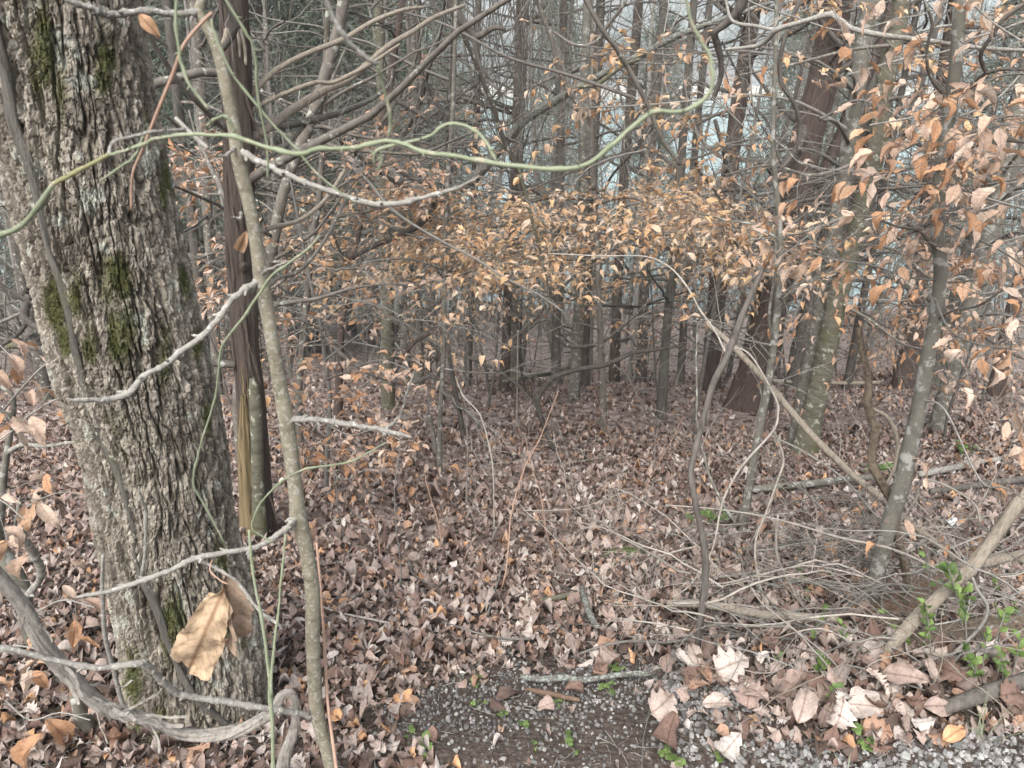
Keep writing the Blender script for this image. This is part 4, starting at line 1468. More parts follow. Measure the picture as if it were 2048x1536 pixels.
for pts, Y1 in (([(1885, 360, 6), (1930, 380, 5), (1985, 400, 5), (2060, 420, 4)], Yb - .5), ([(1880, 420, 6), (1840, 435, 5), (1790, 430, 4), (1730, 440, 3)], Yb - .3),
                ([(1880, 430, 5), (1940, 470, 5), (2000, 500, 4), (2060, 540, 4)], Yb - .4), ([(1905, 190, 5), (1860, 225, 5), (1800, 240, 4), (1740, 250, 3)], Yb - .3),
                ([(1872, 560, 5), (1820, 555, 4), (1740, 530, 4), (1670, 520, 3)], Yb - .35), ([(1885, 340, 5), (1840, 335, 4), (1780, 345, 3)], Yb - .2),
                ([(1930, -10, 5), (1980, 40, 4), (2040, 80, 4)], Yb - .3), ([(1910, 230, 5), (1960, 240, 4), (2040, 230, 4)], Yb - .4), ([(1870, 600, 5), (1900, 660, 4), (1960, 690, 4), (2040, 700, 3)], Yb - .5),
                ([(1842, 800, 5), (1890, 820, 4), (1960, 960, 4), (2010, 975, 3)], Yb - .3)):
    L1.append(branch(root, pts, M['twig'], Yb, Y1, 'branch', 5)[0])
g = np.random.RandomState(41)
items = []
mt = MB()
for k, Q in enumerate(L1):
    Q = Q[len(Q) // 4:]
    leafy(g, mt, Q, 0.055, items, 6 if k > 5 else 4, 0.28, 2, 0.22, 0.9, flat=0.6)
tag(mt.build('twigs', M['twig'], root), kind='stuff')
put_leaves(root, items, PAL_BEECH, 42, 300)

# pale long branch crossing the upper right
rod('long_branch', 'pale grey zigzag branch crossing the upper right with fine twigs', 'branch', [(1451, 99, 5), (1512, 92, 8), (1535, 80, 10), (1553, 60, 11), (1600, 45, 10), (1656, 30, 12), (1680, 40, 11), (1707, 58, 10), (1775, 72, 10), (1861, 82, 9), (1950, 95, 8), (2060, 101, 7), (2150, 100, 7)], M['pale_twig'], 2.5, 2.0, twig=(9, .3, 1))
rod('forked_branch', 'pale twig meeting the zigzag branch from above left', 'branch', [(1450, -10, 5), (1464, 41, 7), (1510, 52, 7), (1553, 61, 8)], M['pale_twig'], 2.5, 2.42, twig=(9, .25, 1))

# mossy beech right of the big cedar
root, P, R, _ = stem('beech_tree', 'mossy grey-green beech trunk leaning right beyond the blotched slim beech', 'tree',
                     [(1806, -30, 34), (1803, 0, 34), (1792, 68, 36), (1772, 154, 36), (1758, 273, 36), (1734, 376, 37), (1710, 478, 38), (1700, 510, 39), (1676, 590, 40), (1656, 688, 40), (1638, 773, 42), (1621, 842, 45), (1608, 906, 54)],
                     M['mossy'], 'smooth', up=4, nu=36, per_m=40, flare=(0.15, 0.12))
g = np.random.RandomState(43)
items = []
mt = MB()
for pts, Y1 in (([(1755, 290, 10), (1700, 330, 8), (1620, 350, 6), (1540, 330, 5), (1450, 350, 4)], 4.0), ([(1720, 420, 9), (1650, 450, 7), (1580, 470, 5), (1500, 480, 4)], 3.6), ([(1705, 490, 8), (1790, 500, 6), (1870, 560, 5), (1960, 560, 4)], 3.4),
                ([(1790, 90, 9), (1700, 100, 7), (1580, 130, 5), (1480, 150, 4)], 3.6), ([(1670, 600, 7), (1740, 640, 6), (1810, 690, 5), (1880, 700, 4)], 3.6), ([(1765, 200, 9), (1860, 190, 7), (1980, 190, 5), (2060, 170, 4)], 3.5),
                ([(1740, 350, 8), (1830, 370, 6), (1950, 340, 5), (2060, 330, 4)], 3.5), ([(1690, 540, 7), (1620, 560, 5), (1560, 600, 4)], 3.8), ([(1720, 440, 7), (1800, 430, 5), (1900, 440, 4), (2030, 450, 3)], 3.6)):
    Q = branch(root, pts, M['grey'], P[0, 1], Y1, 'branch', 6)[0]
    leafy(g, mt, Q[len(Q) // 5:], 0.056, items, 7, 0.5, 2, 0.16, 0.6, flat=0.6)
tag(mt.build('twigs', M['twig'], root), kind='stuff')
put_leaves(root, items, PAL_BEECH, 44, 300)

# great red cedar with fork
root, P, R, _ = stem('cedar_tree', 'great red-brown cedar with stringy bark and a flared foot right of centre', 'tree',
                     [(1688, -40, 54), (1675, 0, 55), (1665, 60, 56), (1642, 171, 58), (1615, 273, 60), (1587, 410, 64), (1567, 513, 62), (1553, 560, 62), (1535, 637, 60), (1517, 722, 64), (1505, 770, 74), (1497, 815, 92)],
                     M['cedar_red'], 'cedar', up=4, nu=80, per_m=70, flare=(0.12, 0.18))
Yc = P[0, 1]
mb = MB()
Pf, Rf = wline([(1567, 513, 26), (1590, 450, 26), (1621, 393, 25), (1673, 290, 25), (1707, 205, 24), (1741, 137, 22), (1768, 68, 20), (1790, -10, 18)], Yc + .05, Yc + .3, 6)
bark_tube(mb, Pf, Rf, 36, 130, 'cedar', 5)
mb.build('second_trunk', M['cedar_red'], root)
for pts, Y1 in (([(1620, 270, 20), (1610, 255, 16), (1600, 290, 14), (1560, 340, 14), (1552, 420, 12), (1530, 480, 9)], Yc - .4), ([(1650, 150, 16), (1700, 120, 12), (1640, 40, 10), (1640, -20, 9)], Yc - .3),
                ([(1545, 590, 12), (1500, 520, 13), (1460, 470, 12), (1410, 440, 10), (1370, 450, 7)], Yc - .6), ([(1580, 440, 12), (1520, 400, 12), (1470, 370, 10), (1430, 240, 8)], Yc - .5), ([(1530, 650, 9), (1470, 560, 8), (1440, 500, 7)], Yc - .4)):
    branch(root, pts, M['dark'] if pts[0][2] > 11 else M['tan'], Yc, Y1)
add_limbs(root, P, R, -0.6, 2.2, 12, (0.8, 2.4), M['dark'], M['twig_dark'], 51, 9, 0.45, 1)

# other trunks to the right
root, P, R, _ = stem('bare_tree', 'dark grey ridged trunk seen between the big cedar and the mossy beech', 'tree',
                     [(1770, 60, 28), (1741, 171, 30), (1710, 280, 31), (1673, 376, 32), (1650, 480, 33), (1620, 620, 34), (1600, 700, 36), (1592, 772, 42)], M['furrow'], 'furrow', up=4, nu=48, per_m=40)
add_limbs(root, P, R, -1, 2.5, 16, (1, 2.8), M['dark'], M['twig_dark'], 53, 5, 0.5, 1)
root, P, R, _ = stem('cedar_tree', 'dark red cedar trunk behind the blotched slim beech', 'tree',
                     [(1880, 200, 28), (1868, 300, 29), (1858, 400, 30), (1844, 520, 31), (1832, 620, 32), (1826, 680, 34), (1815, 730, 40), (1808, 775, 50)], M['cedar_red'], 'cedar', up=4, nu=48, per_m=40)
add_limbs(root, P, R, -1, 2.5, 16, (1, 2.8), M['dark'], M['twig_dark'], 54, 5, 0.5, 1)
root, P, R, _ = stem('oak_tree', 'ridged pale oak trunk with greenish furrows near the right edge', 'tree',
                     [(2090, 60, 54), (2050, 200, 54), (2015, 290, 54), (1985, 400, 54), (1955, 500, 54), (1925, 610, 55), (1898, 700, 58), (1878, 772, 66)], M['furrow'], 'furrow', up=5, nu=90, per_m=50, flare=(.1, .2))
add_limbs(root, P, R, -1, 2.5, 6, (1, 2.5), M['grey'], M['twig'], 55, 5, 0.5, 1)
root, P, R, _ = stem('bare_tree', 'thin brown-grey stem standing right of the blotched beech', 'tree',
                     [(1990, 480, 14), (1965, 560, 15), (1935, 650, 16), (1909, 732, 17), (1885, 800, 18), (1870, 838, 20)], M['grey'], up=4, nu=16, per_m=20)
add_limbs(root, P, R, -1, 2.2, 10, (.7, 1.6), M['grey'], M['twig'], 56, 7, 0.4, 1)
root, P, R, _ = stem('cedar_tree', 'straight brown cedar trunk just left of the great red cedar', 'tree',
                     [(1500, 60, 32), (1478, 200, 32), (1462, 320, 32), (1450, 430, 32), (1440, 530, 33), (1430, 640, 34), (1424, 720, 36), (1420, 778, 44)], M['cedar'], 'cedar', up=4, nu=48, per_m=40)
add_limbs(root, P, R, -1, 2.8, 20, (1, 2.8), M['dark'], M['twig_dark'], 57, 6, 0.5, 1)
root, P, R, _ = stem('cedar_tree', 'reddish cedar trunk tucked right of the great cedar foot', 'tree',
                     [(1700, 420, 20), (1660, 560, 20), (1625, 660, 20), (1605, 720, 22), (1596, 768, 26)], M['cedar_red'], 'cedar', up=5, nu=30, per_m=30)

# centre trees ------------------------------------------------------------------
def centre_tree(name, label, cat, pts, mat, kind, limbs, seed, nleaf=0, leafL=0.062, lm=None, mt_='twig', up=4.0, keep=0.62, pal=PAL_BAND, nside=10, sl=0.6, zr=(-0.5, 2.4), nb=8, nu=20, stray=0):
    root, P, R, _ = stem(name, label, cat, pts, mat, kind, up=up, nu=nu, per_m=30, seed=seed)
    g = np.random.RandomState(seed)
    items, mt = [], MB()
    for lpts, dY in limbs:
        Q = branch(root, lpts, lm or mat, P[1, 1], P[1, 1] + dY, 'branch', 6)[0]
        leafy(g, mt, Q[len(Q) // 5:], leafL * .86, items, nside, sl, 2, keep * .66, 0.06, flat=.9)
    if mt.n:
        tag(mt.build('twigs', M[mt_], root), kind='stuff')
    if items:
        put_leaves(root, items, pal, seed, nleaf)
    if nb:
        add_limbs(root, P, R, zr[0], zr[1], nb, (0.6, 1.8), lm or mat, M[mt_], seed + 1, 8, 0.4, 1)
    return root, P


centre_tree('beech_tree', 'young beech with tan leaf layers in the middle of the view', 'tree',
            [(1150, 200, 9), (1178, 236, 10), (1186, 330, 11), (1191, 444, 11), (1195, 520, 12), (1198, 602, 12), (1205, 756, 13), (1208, 872, 15)], M['grey'], 'smooth',
            [([(1190, 440, 7), (1120, 430, 6), (1040, 440, 5), (940, 470, 4), (840, 480, 3)], -.5), ([(1190, 430, 7), (1260, 410, 6), (1340, 400, 5), (1430, 420, 4)], -.5),
             ([(1192, 470, 7), (1130, 480, 5), (1050, 500, 4), (960, 520, 3)], .5), ([(1194, 500, 6), (1260, 480, 5), (1330, 470, 4), (1420, 480, 3)], .4),
             ([(1188, 400, 6), (1100, 395, 5), (1020, 420, 4), (930, 440, 3)], -1.2), ([(1190, 410, 6), (1250, 395, 5), (1310, 410, 4)], -1.2), ([(1195, 520, 6), (1120, 520, 5), (1040, 530, 4), (920, 560, 3)], -.9)], 61, 300, 0.064, keep=0.72, nside=12, sl=0.62, nb=6)
centre_tree('beech_tree', 'slender pale-stemmed beech left of the central beech with tan leaves at head height', 'tree',
            [(905, 230, 8), (897, 330, 8), (892, 440, 9), (890, 500, 9), (887, 705, 9), (880, 842, 10), (880, 951, 11)], M['lichen'], 'smooth',
            [([(890, 480, 6), (820, 470, 5), (740, 440, 4), (650, 440, 3)], .3), ([(891, 500, 6), (960, 480, 5), (1030, 450, 4), (1100, 430, 3)], .4), ([(889, 540, 5), (830, 520, 5), (760, 520, 4), (670, 540, 3)], -.4),
             ([(889, 560, 5), (950, 540, 4), (1010, 520, 3)], -.6), ([(893, 440, 5), (830, 420, 4), (730, 400, 3), (660, 400, 3)], 1.0)], 63, 300, 0.06, keep=0.6, nside=10, sl=0.5, nb=5)
centre_tree('beech_tree', 'grey beech stem carrying tan leaves between the centre and the great cedar', 'tree',
            [(1372, 200, 16), (1362, 330, 17), (1352, 450, 18), (1348, 520, 18), (1335, 640, 18), (1328, 740, 19), (1322, 838, 22)], M['furrow'], 'smooth',
            [([(1350, 470, 7), (1400, 440, 6), (1460, 430, 4), (1530, 440, 3)], .5), ([(1350, 500, 7), (1280, 480, 6), (1200, 490, 4), (1110, 500, 3)], .5), ([(1350, 430, 7), (1290, 400, 6), (1210, 395, 4), (1130, 400, 3)], .7),
             ([(1345, 540, 6), (1400, 550, 5), (1470, 540, 4), (1540, 550, 3)], .3), ([(1345, 560, 6), (1280, 560, 5), (1200, 580, 4)], .2), ([(1355, 420, 6), (1420, 400, 5), (1490, 400, 4)], 1.2)], 65, 300, 0.062, keep=0.66, nside=10, sl=0.6, nb=6)
centre_tree('beech_tree', 'slim speckled beech stem in front of the great cedar with a few leaves', 'tree',
            [(1546, 280, 9), (1549, 342, 10), (1556, 420, 11), (1560, 500, 12), (1556, 602, 13), (1543, 722, 14), (1529, 808, 15), (1512, 893, 16), (1495, 995, 17), (1484, 1058, 20)], M['lichen'], 'smooth',
            [([(1558, 480, 6), (1510, 450, 5), (1450, 440, 4), (1380, 420, 3)], .2), ([(1545, 720, 6), (1520, 690, 5), (1480, 660, 4), (1420, 640, 3), (1370, 645, 3)], -.2), ([(1556, 600, 6), (1590, 570, 5), (1640, 560, 4)], -.2), ([(1550, 690, 6), (1538, 640, 6), (1545, 580, 5), (1555, 520, 4)], -.1)], 67, 200, 0.06, keep=0.3, nside=6, sl=0.35, nb=7, zr=(-.6, 1.6))
centre_tree('beech_tree', 'leafy beech behind the dark cedar trunk, its tan leaves showing right of the mossy trunk', 'tree',
            [(640, 380, 12), (625, 480, 12), (612, 620, 13), (600, 740, 14), (597, 842, 15), (606, 950, 17)], M['grey'], 'smooth',
            [([(632, 440, 7), (570, 400, 6), (480, 380, 5), (390, 370, 4), (340, 360, 3)], .3), ([(625, 480, 7), (560, 500, 5), (460, 500, 4), (380, 520, 3)], .2), ([(640, 390, 6), (560, 340, 5), (460, 310, 4), (360, 300, 3)], .4), ([(630, 450, 6), (690, 430, 5), (750, 420, 4), (820, 400, 3)], .3),
             ([(615, 600, 6), (540, 590, 5), (470, 580, 4), (400, 600, 3)], .1), ([(640, 400, 6), (700, 360, 5), (760, 330, 4)], .1), ([(635, 380, 6), (690, 520, 5), (740, 540, 4)], .5)], 69, 300, 0.062, keep=0.62, nside=9, sl=0.45, nb=5, pal=PAL_BEECH)
centre_tree('beech_sapling', 'drooping-leaved beech sapling just right of the sapling stem at mid height', 'sapling',
            [(620, 560, 6), (640, 640, 7), (650, 720, 8), (660, 800, 9), (655, 900, 10), (652, 990, 11)], M['twig'], 'smooth',
            [([(650, 720, 4), (690, 690, 3), (740, 650, 3), (760, 610, 2)], -.2), ([(655, 800, 4), (700, 790, 3), (740, 760, 3)], -.3), ([(656, 850, 4), (700, 870, 3), (750, 860, 3), (800, 880, 2)], -.6), ([(655, 880, 4), (620, 850, 3), (590, 800, 3)], -.2), ([(645, 660, 4), (600, 640, 3), (560, 640, 3)], -.2), ([(655, 900, 4), (700, 900, 3), (720, 920, 3)], -.3), ([(650, 760, 4), (700, 740, 3), (760, 720, 3), (820, 740, 2)], -.4), ([(655, 820, 4), (610, 880, 3), (580, 900, 3)], -.4), ([(655, 940, 4), (690, 960, 3), (730, 940, 2)], -.3)], 71, 200, 0.064, keep=.8, nside=6, sl=0.24, nb=4, zr=(-.9, .6), pal=PAL_BEECH, up=.8)

# ================================================================== WOODLAND BEYOND
plain = [
    ('cedar_tree', 'brown cedar trunk at the crest just left of the centre line', [(1030, 300, 15), (1022, 450, 17), (1016, 560, 17), (1012, 690, 18), (1008, 782, 22)], 'cedar', 'cedar', 9),
    ('bare_tree', 'dark trunk at the crest right of the brown cedar', [(1122, 250, 16), (1118, 400, 17), (1115, 560, 18), (1112, 680, 18), (1112, 770, 22)], 'dark', 'furrow', 10),
    ('bare_tree', 'straight dark trunk at the crest behind the arching brown vine', [(1198, 85, 18), (1188, 300, 18), (1180, 450, 19), (1172, 620, 19), (1167, 772, 23)], 'dark', 'furrow', 10),
    ('cedar_tree', 'brown trunk behind the central young beech', [(1266, 150, 19), (1252, 300, 19), (1242, 450, 19), (1233, 620, 19), (1228, 762, 22)], 'cedar', 'cedar', 10),
    ('bare_tree', 'mid grey trunk with pale patches left of the brown cedar', [(952, 300, 15), (946, 450, 16), (942, 600, 16), (937, 700, 17), (933, 772, 20)], 'furrow', 'furrow', 10),
    ('bare_tree', 'mossy stubby trunk with a green foot left of centre', [(766, 250, 20), (768, 400, 22), (772, 560, 24), (775, 640, 26), (776, 740, 27), (776, 815, 30)], 'mossy', 'smooth', 12),
    ('cedar_tree', 'thin reddish trunk beside the slender pale beech', [(902, 300, 10), (895, 420, 10), (888, 520, 10), (884, 640, 10), (882, 740, 11), (884, 800, 13)], 'cedar_red', 'cedar', 7),
    ('cedar_tree', 'reddish trunk leaning right above the drooping beech sapling', [(775, 200, 14), (747, 290, 15), (737, 342, 15), (726, 410, 15), (713, 478, 14), (700, 540, 14), (690, 600, 14), (682, 660, 14), (679, 740, 14), (676, 830, 16)], 'cedar_red', 'cedar', 7),
    ('bare_tree', 'grey-brown trunk in the upper middle behind hanging vines', [(1046, 60, 22), (1040, 200, 22), (1036, 330, 22), (1032, 470, 20), (1030, 640, 18), (1028, 770, 20)], 'grey', 'furrow', 12),
    ('bare_tree', 'grey trunk right of the mossy stubby trunk', [(832, 250, 14), (834, 400, 15), (836, 560, 16), (838, 690, 17), (838, 778, 20)], 'grey', 'smooth', 8),
    ('bare_tree', 'dim trunk left behind the mossy trunk edge', [(20, 400, 22), (45, 560, 22), (75, 700, 24), (95, 800, 28)], 'grey', 'furrow', 8),
    ('bare_tree', 'pale-streaked trunk between mossy oak and dark cedar', [(390, 20, 24), (398, 150, 24), (408, 300, 22), (418, 480, 20), (428, 640, 19), (436, 790, 22)], 'grey', 'furrow', 9),
    ('bare_tree', 'mottled trunk close right of the mossy oak top', [(335, 0, 22), (350, 150, 22), (365, 300, 21), (385, 450, 20), (400, 600, 20), (415, 790, 22)], 'furrow', 'furrow', 8),
    ('bare_tree', 'dark trunk behind the leaf band right of centre', [(1322, 80, 20), (1305, 250, 20), (1295, 420, 20), (1288, 600, 20), (1282, 765, 24)], 'dark', 'furrow', 10),
    ('bare_tree', 'dark thin trunk above the crest near the great cedar', [(1410, 100, 14), (1390, 300, 14), (1378, 480, 14), (1368, 640, 14), (1360, 770, 17)], 'dark', 'smooth', 9),
    ('cedar_tree', 'reddish dark trunk at the far right edge', [(2140, 200, 26), (2080, 420, 26), (2040, 560, 26), (2010, 690, 27), (1990, 790, 32)], 'cedar_red', 'cedar', 7),
    ('bare_tree', 'slim dark stem behind the dead snag on the right', [(1770, 360, 14), (1745, 500, 14), (1722, 620, 15), (1700, 740, 16), (1694, 778, 18)], 'dark', 'smooth', 8),
]
for k, (nm, lab, pts, mt_, kd, nb) in enumerate(plain):
    root, P, R, _ = stem(nm, lab, 'tree', pts, M[mt_], kd, up=5, nu=30, per_m=24, seed=k, flare=(0.12, 0.2))
    add_limbs(root, P, R, float(P[0, 2]) + 0.7, 4.0, nb + 8, (0.8, 2.9), M['dark' if k % 2 else 'grey'], M['twig_dark' if k % 2 else 'twig'], 100 + k, 7, 0.55, 1)


def bare_proto(seed, H, r, nb, name, label, cat, group, mat, mat_t, low=0.12, dens=5, tl=0.6):
    g = np.random.RandomState(seed)
    root = empty(name, (0, 0, 0), label, cat, group)
    mb = MB()
    P = walk(g, (0, 0, -0.15), (g.normal(0, .06), g.normal(0, .06), 1), H, 14, 0.05, 0.03)
    R = np.linspace(r, r * 0.25, len(P))
    bark_tube(mb, P, R, 14, 60, 'smooth', seed)
    mb.build('trunk', mat, root)
    mt = MB()
    mbr = MB()
    for k in range(nb):
        t = low + (1 - low) * g.rand() ** 1.9
        i = min(len(P) - 2, int(t * (len(P) - 1)))
        a = g.rand() * 6.283
        d = np.array([math.cos(a), math.sin(a), g.uniform(-0.15, 0.9)])
        L = g.uniform(0.6, 2.4) * (1.2 - 0.6 * t)
        Q = limb(g, mbr, P[i], d, L, min(R[i] * 0.45, 0.010 * L + 0.003), 0.14, 0.03, 9, 5)
        twiggy(g, mt, Q, 0.006, dens * 1.8, tl, 1, rmin=0.0012)
    tag(mbr.build('branches', mat, root), kind='stuff')
    tag(mt.build('twigs', mat_t, root), kind='stuff')
    return root


protos = [bare_proto(201, 9, .05, 30, 'bare_tree', 'slender bare grey tree standing in the crowded wood beyond the crest', 'tree', 'slender grey trees beyond the crest', M['grey'], M['twig']),
          bare_proto(202, 8, .040, 26, 'bare_tree', 'slender bare dark tree standing in the crowded wood beyond the crest', 'tree', 'slender dark trees beyond the crest', M['dark'], M['twig_dark']),
          bare_proto(203, 10, .072, 22, 'bare_tree', 'stouter bare ridged tree standing in the crowded wood beyond the crest', 'tree', 'stouter ridged trees beyond the crest', M['furrow'], M['twig']),
          bare_proto(204, 7, .03, 24, 'bare_tree', 'thin pale bare pole tree standing in the crowded wood beyond the crest', 'tree', 'thin pale trees beyond the crest', M['pale_twig'], M['twig']),
          bare_proto(205, 9, .066, 20, 'cedar_tree', 'stringy brown cedar with dead lower limbs beyond the crest', 'tree', 'brown cedars beyond the crest', M['cedar'], M['twig_dark'])]
g = np.random.RandomState(77)
spots = []
for k in range(92):
    for tr in range(30):
        Y = 9.5 + 25 * g.rand() ** 1.25
        x = g.uniform(-0.78, 0.78) * Y
        if all((x - a) ** 2 + (Y - b) ** 2 > (0.025 * Y + 0.3) ** 2 for a, b in spots):
            break
    spots.append((x, Y))
pole = bare_proto(206, 8, .034, 7, 'bare_tree', 'x', 'tree', 'straight pale poles in the far wood', M['lichen'], M['twig'], .3, 4, .4)
pole2 = bare_proto(207, 8, .028, 9, 'bare_tree', 'x', 'tree', 'straight grey poles in the far wood', M['grey'], M['twig'], .25, 4, .4)
used_ = set()
for k in range(80):
    Y = g.uniform(11, 30)
    x = g.uniform(-.74, .74) * Y
    j = int(g.rand() < .45)
    o = copy_tree((pole, pole2)[j]) if j in used_ else (pole, pole2)[j]
    used_.add(j)
    o.location = (x, Y, float(hgt(x, Y)))
    o['label'] = ('straight pale pole', 'straight grey pole')[j] + ' trunk ' + near_crest(o.location)
    sc = g.uniform(.75, 1.25)
    o.rotation_euler = (g.normal(0, .025), g.normal(0, .025), g.rand() * 6.283)
    o.scale = (sc, sc, sc)
TREE_L = ['slender bare grey tree', 'slender bare dark tree', 'stouter ridged bare tree', 'thin pale bare tree', 'stringy brown cedar trunk']
first = set()
for x, Y in spots:
    k = int(g.choice(5, p=[.28, .18, .16, .26, .12]))
    if k in first:
        o = copy_tree(protos[k])
    else:
        o = protos[k]
        first.add(k)
    o.location = (x, Y, float(hgt(x, Y)))
    o['label'] = TREE_L[k] + ' ' + near_crest(o.location)
    s = g.uniform(0.8, 1.3)
    o.rotation_euler = (g.normal(0, .05), g.normal(0, .05), g.rand() * 6.283)
    o.scale = (s, s, s)

# understorey bare saplings on the slope
def sap_proto(seed, H, r, label, group, mat, mat_t, nb=9):
    g = np.random.RandomState(seed)
    mb = MB()
    P = walk(g, (0, 0, -0.05), (g.normal(0, .12), g.normal(0, .12), 1), H, 12, 0.07, 0.02)
    tube(mb, P, np.linspace(r, 0.0015, len(P)), 6)
    mt = MB()
    twiggy(g, mt, P, r * .6, nb / H, 0.8, 2, 0.14, 0.02, start=0.2, rmin=0.0010)
    o = mb.build('bare_sapling', mat)
    tag(o, label, 'sapling', group)
    t = mt.build('twigs', mat_t, o)
    tag(t, kind='stuff')
    return o


sp = [sap_proto(301, 2.6, .010, 'thin bare grey sapling with fine twigs on the leafy slope', 'thin grey saplings on the slope', M['twig'], M['twig'], 12),
      sap_proto(302, 3.2, .012, 'thin bare dark sapling with fine twigs on the leafy slope', 'thin dark saplings on the slope', M['twig_dark'], M['twig_dark'], 14),
      sap_proto(303, 1.8, .006, 'short wispy pale sapling on the leafy slope', 'wispy pale saplings on the slope', M['palestem'], M['twig'], 9),
      sap_proto(304, 3.8, .016, 'taller bare dark sapling with spreading twigs on the leafy slope', 'taller dark saplings on the slope', M['twig_dark'], M['twig'], 18)]
first = set()
g = np.random.RandomState(78)
for k in range(135):
    Y = 4.2 + 11 * g.rand() ** 0.8
    x = g.uniform(-0.75, 0.75) * Y
    if Y < 6 and -1.2 < x < 1.6 and g.rand() < 0.75:
        Y += 3.5
    j = int(g.choice(4, p=[.3, .27, .18, .25]))
    if j in first:
        o = link_copy(sp[j])
        for ch in sp[j].children:
            link_copy(ch, o)
    else:
        o = sp[j]
        first.add(j)
    o.location = (x, Y, float(hgt(x, Y)))
    o['label'] = ['thin bare grey sapling', 'thin bare dark sapling', 'wispy pale sapling', 'tall bare dark sapling'][j] + ' ' + (near_floor(o.location) if Y < 8 else near_crest(o.location).replace('beyond the crest', 'by the crest').replace('far by', 'by'))
    s = g.uniform(0.7, 1.25)
    o.rotation_euler = (g.normal(0, .1), g.normal(0, .1), g.rand() * 6.283)
    o.scale = (s, s, s)

# low seedlings, single thin stems close by
g = np.random.RandomState(79)
for k, (px, py) in enumerate([(650, 1000), (700, 1080), (760, 1120), (797, 1180), (880, 1100), (930, 1010), (1000, 1180), (1040, 960), (1100, 1090), (1150, 990), (1270, 1010), (1300, 950), (1230, 900), (1000, 900), (720, 960), (830, 930), (1420, 940), (1680, 930), (1900, 900), (1960, 1000)]):
    b = gnd(px, py)
    mb = MB()
    P = walk(g, b - [0, 0, .03], (g.normal(0, .15), g.normal(0, .15), 1), g.uniform(.35, 1.0), 8, 0.1)
    tube(mb, P, np.linspace(.0035, .0012, len(P)), 5)
    twiggy(g, mb, P, .002, 5, .2, 0, rmin=.0008)
    tag(mb.build('seedling_stem', M['twig' if k % 2 else 'redtwig'], None, b), 'thin bare seedling stem standing in the litter ' + near_floor(b), 'seedling', 'bare seedling stems in the leaf litter')

# green cedars in the distance
def ever_proto(seed, H, n, label, group):
    g = np.random.RandomState(seed)
    root = empty('evergreen_tree', (0, 0, 0), label, 'tree', group)
    mb = MB()
    P = walk(g, (0, 0, -.2), (0, 0, 1), H, 10, .03, .02)
    tube(mb, P, np.linspace(.1, .02, len(P)), 8)
    mb.build('trunk', M['cedar'], root)
    mc = MB()
    hh = 0.12 + 0.88 * g.rand(n // 60)
    for h in hh:
        a = g.rand() * 6.283
        rad = (1.9 * (1.03 - h) + .25) * g.uniform(.6, 1.1)
        b = np.array([0, 0, h * H])
        tip = b + np.array([math.cos(a) * rad, math.sin(a) * rad, rad * g.uniform(.0, .5)])
        m_ = 60
        t = g.uniform(.3, 1, m_)[:, None]
        c = b + (tip - b) * t + g.normal(0, .16, (m_, 3)) * (rad * .5 + .3)
        d = (tip - b) / (rad + .1) * .6 + g.normal(0, .6, (m_, 3))
        d /= np.linalg.norm(d, axis=1, keepdims=True)
        w = np.cross(d, g.normal(0, 1, (m_, 3)))
        w /= np.linalg.norm(w, axis=1, keepdims=True)
        l = g.uniform(.06, .2, m_)[:, None]
        V = np.stack([c - w * .014, c + w * .014, c + d * l], 1).reshape(-1, 3)
        mc.add(V, None, np.arange(3 * m_).reshape(-1, 3))
    tag(mc.build('foliage', M['needles'], root, smooth=False), kind='stuff')
    return root


ev = [ever_proto(401, 8, 17000, 'feathery dark green cedar showing dimly behind the bare branches', 'feathery green cedars behind the branches'),
      ever_proto(402, 6, 12000, 'smaller feathery green cedar showing dimly behind the bare branches', 'smaller green cedars behind the branches')]
first = set()
for k, (px, Y, zt) in enumerate([(740, 17, 5.0), (560, 15, 4.5), (330, 13, 4), (60, 14, 1.5), (680, 22, 4.5), (790, 26, 5), (-60, 18, 3), (420, 20, 4.5), (640, 30, 5), (480, 26, 5), (600, 18, 5), (720, 21, 5.2), (900, 34, 3.2), (1110, 35, 3.0), (1310, 34, 1.4), (1580, 35, 2.6), (520, 20, 5), (380, 17, 4.6), (300, 19, 4.6),  (1700, 30, 3), (1960, 22, 2)]):
    x = (px - 1024) / FPX * (Y * math.cos(PITCH) + 1.5)
    j = k % 2
    o = copy_tree(ev[j]) if j in first else ev[j]
    first.add(j)
    z = float(hgt(x, Y))
    o['label'] = ('feathery green cedar ', 'smaller feathery green cedar ')[j] + near_crest((x, Y, z))
    o.location = (x, Y, z)
    H = (8, 6)[j]
    s = (zt + 1.5 - z) / H
    o.rotation_euler = (0, 0, k * 1.7)
    o.scale = (min(s, 1.5) * 1.1, min(s, 1.5) * 1.1, s)

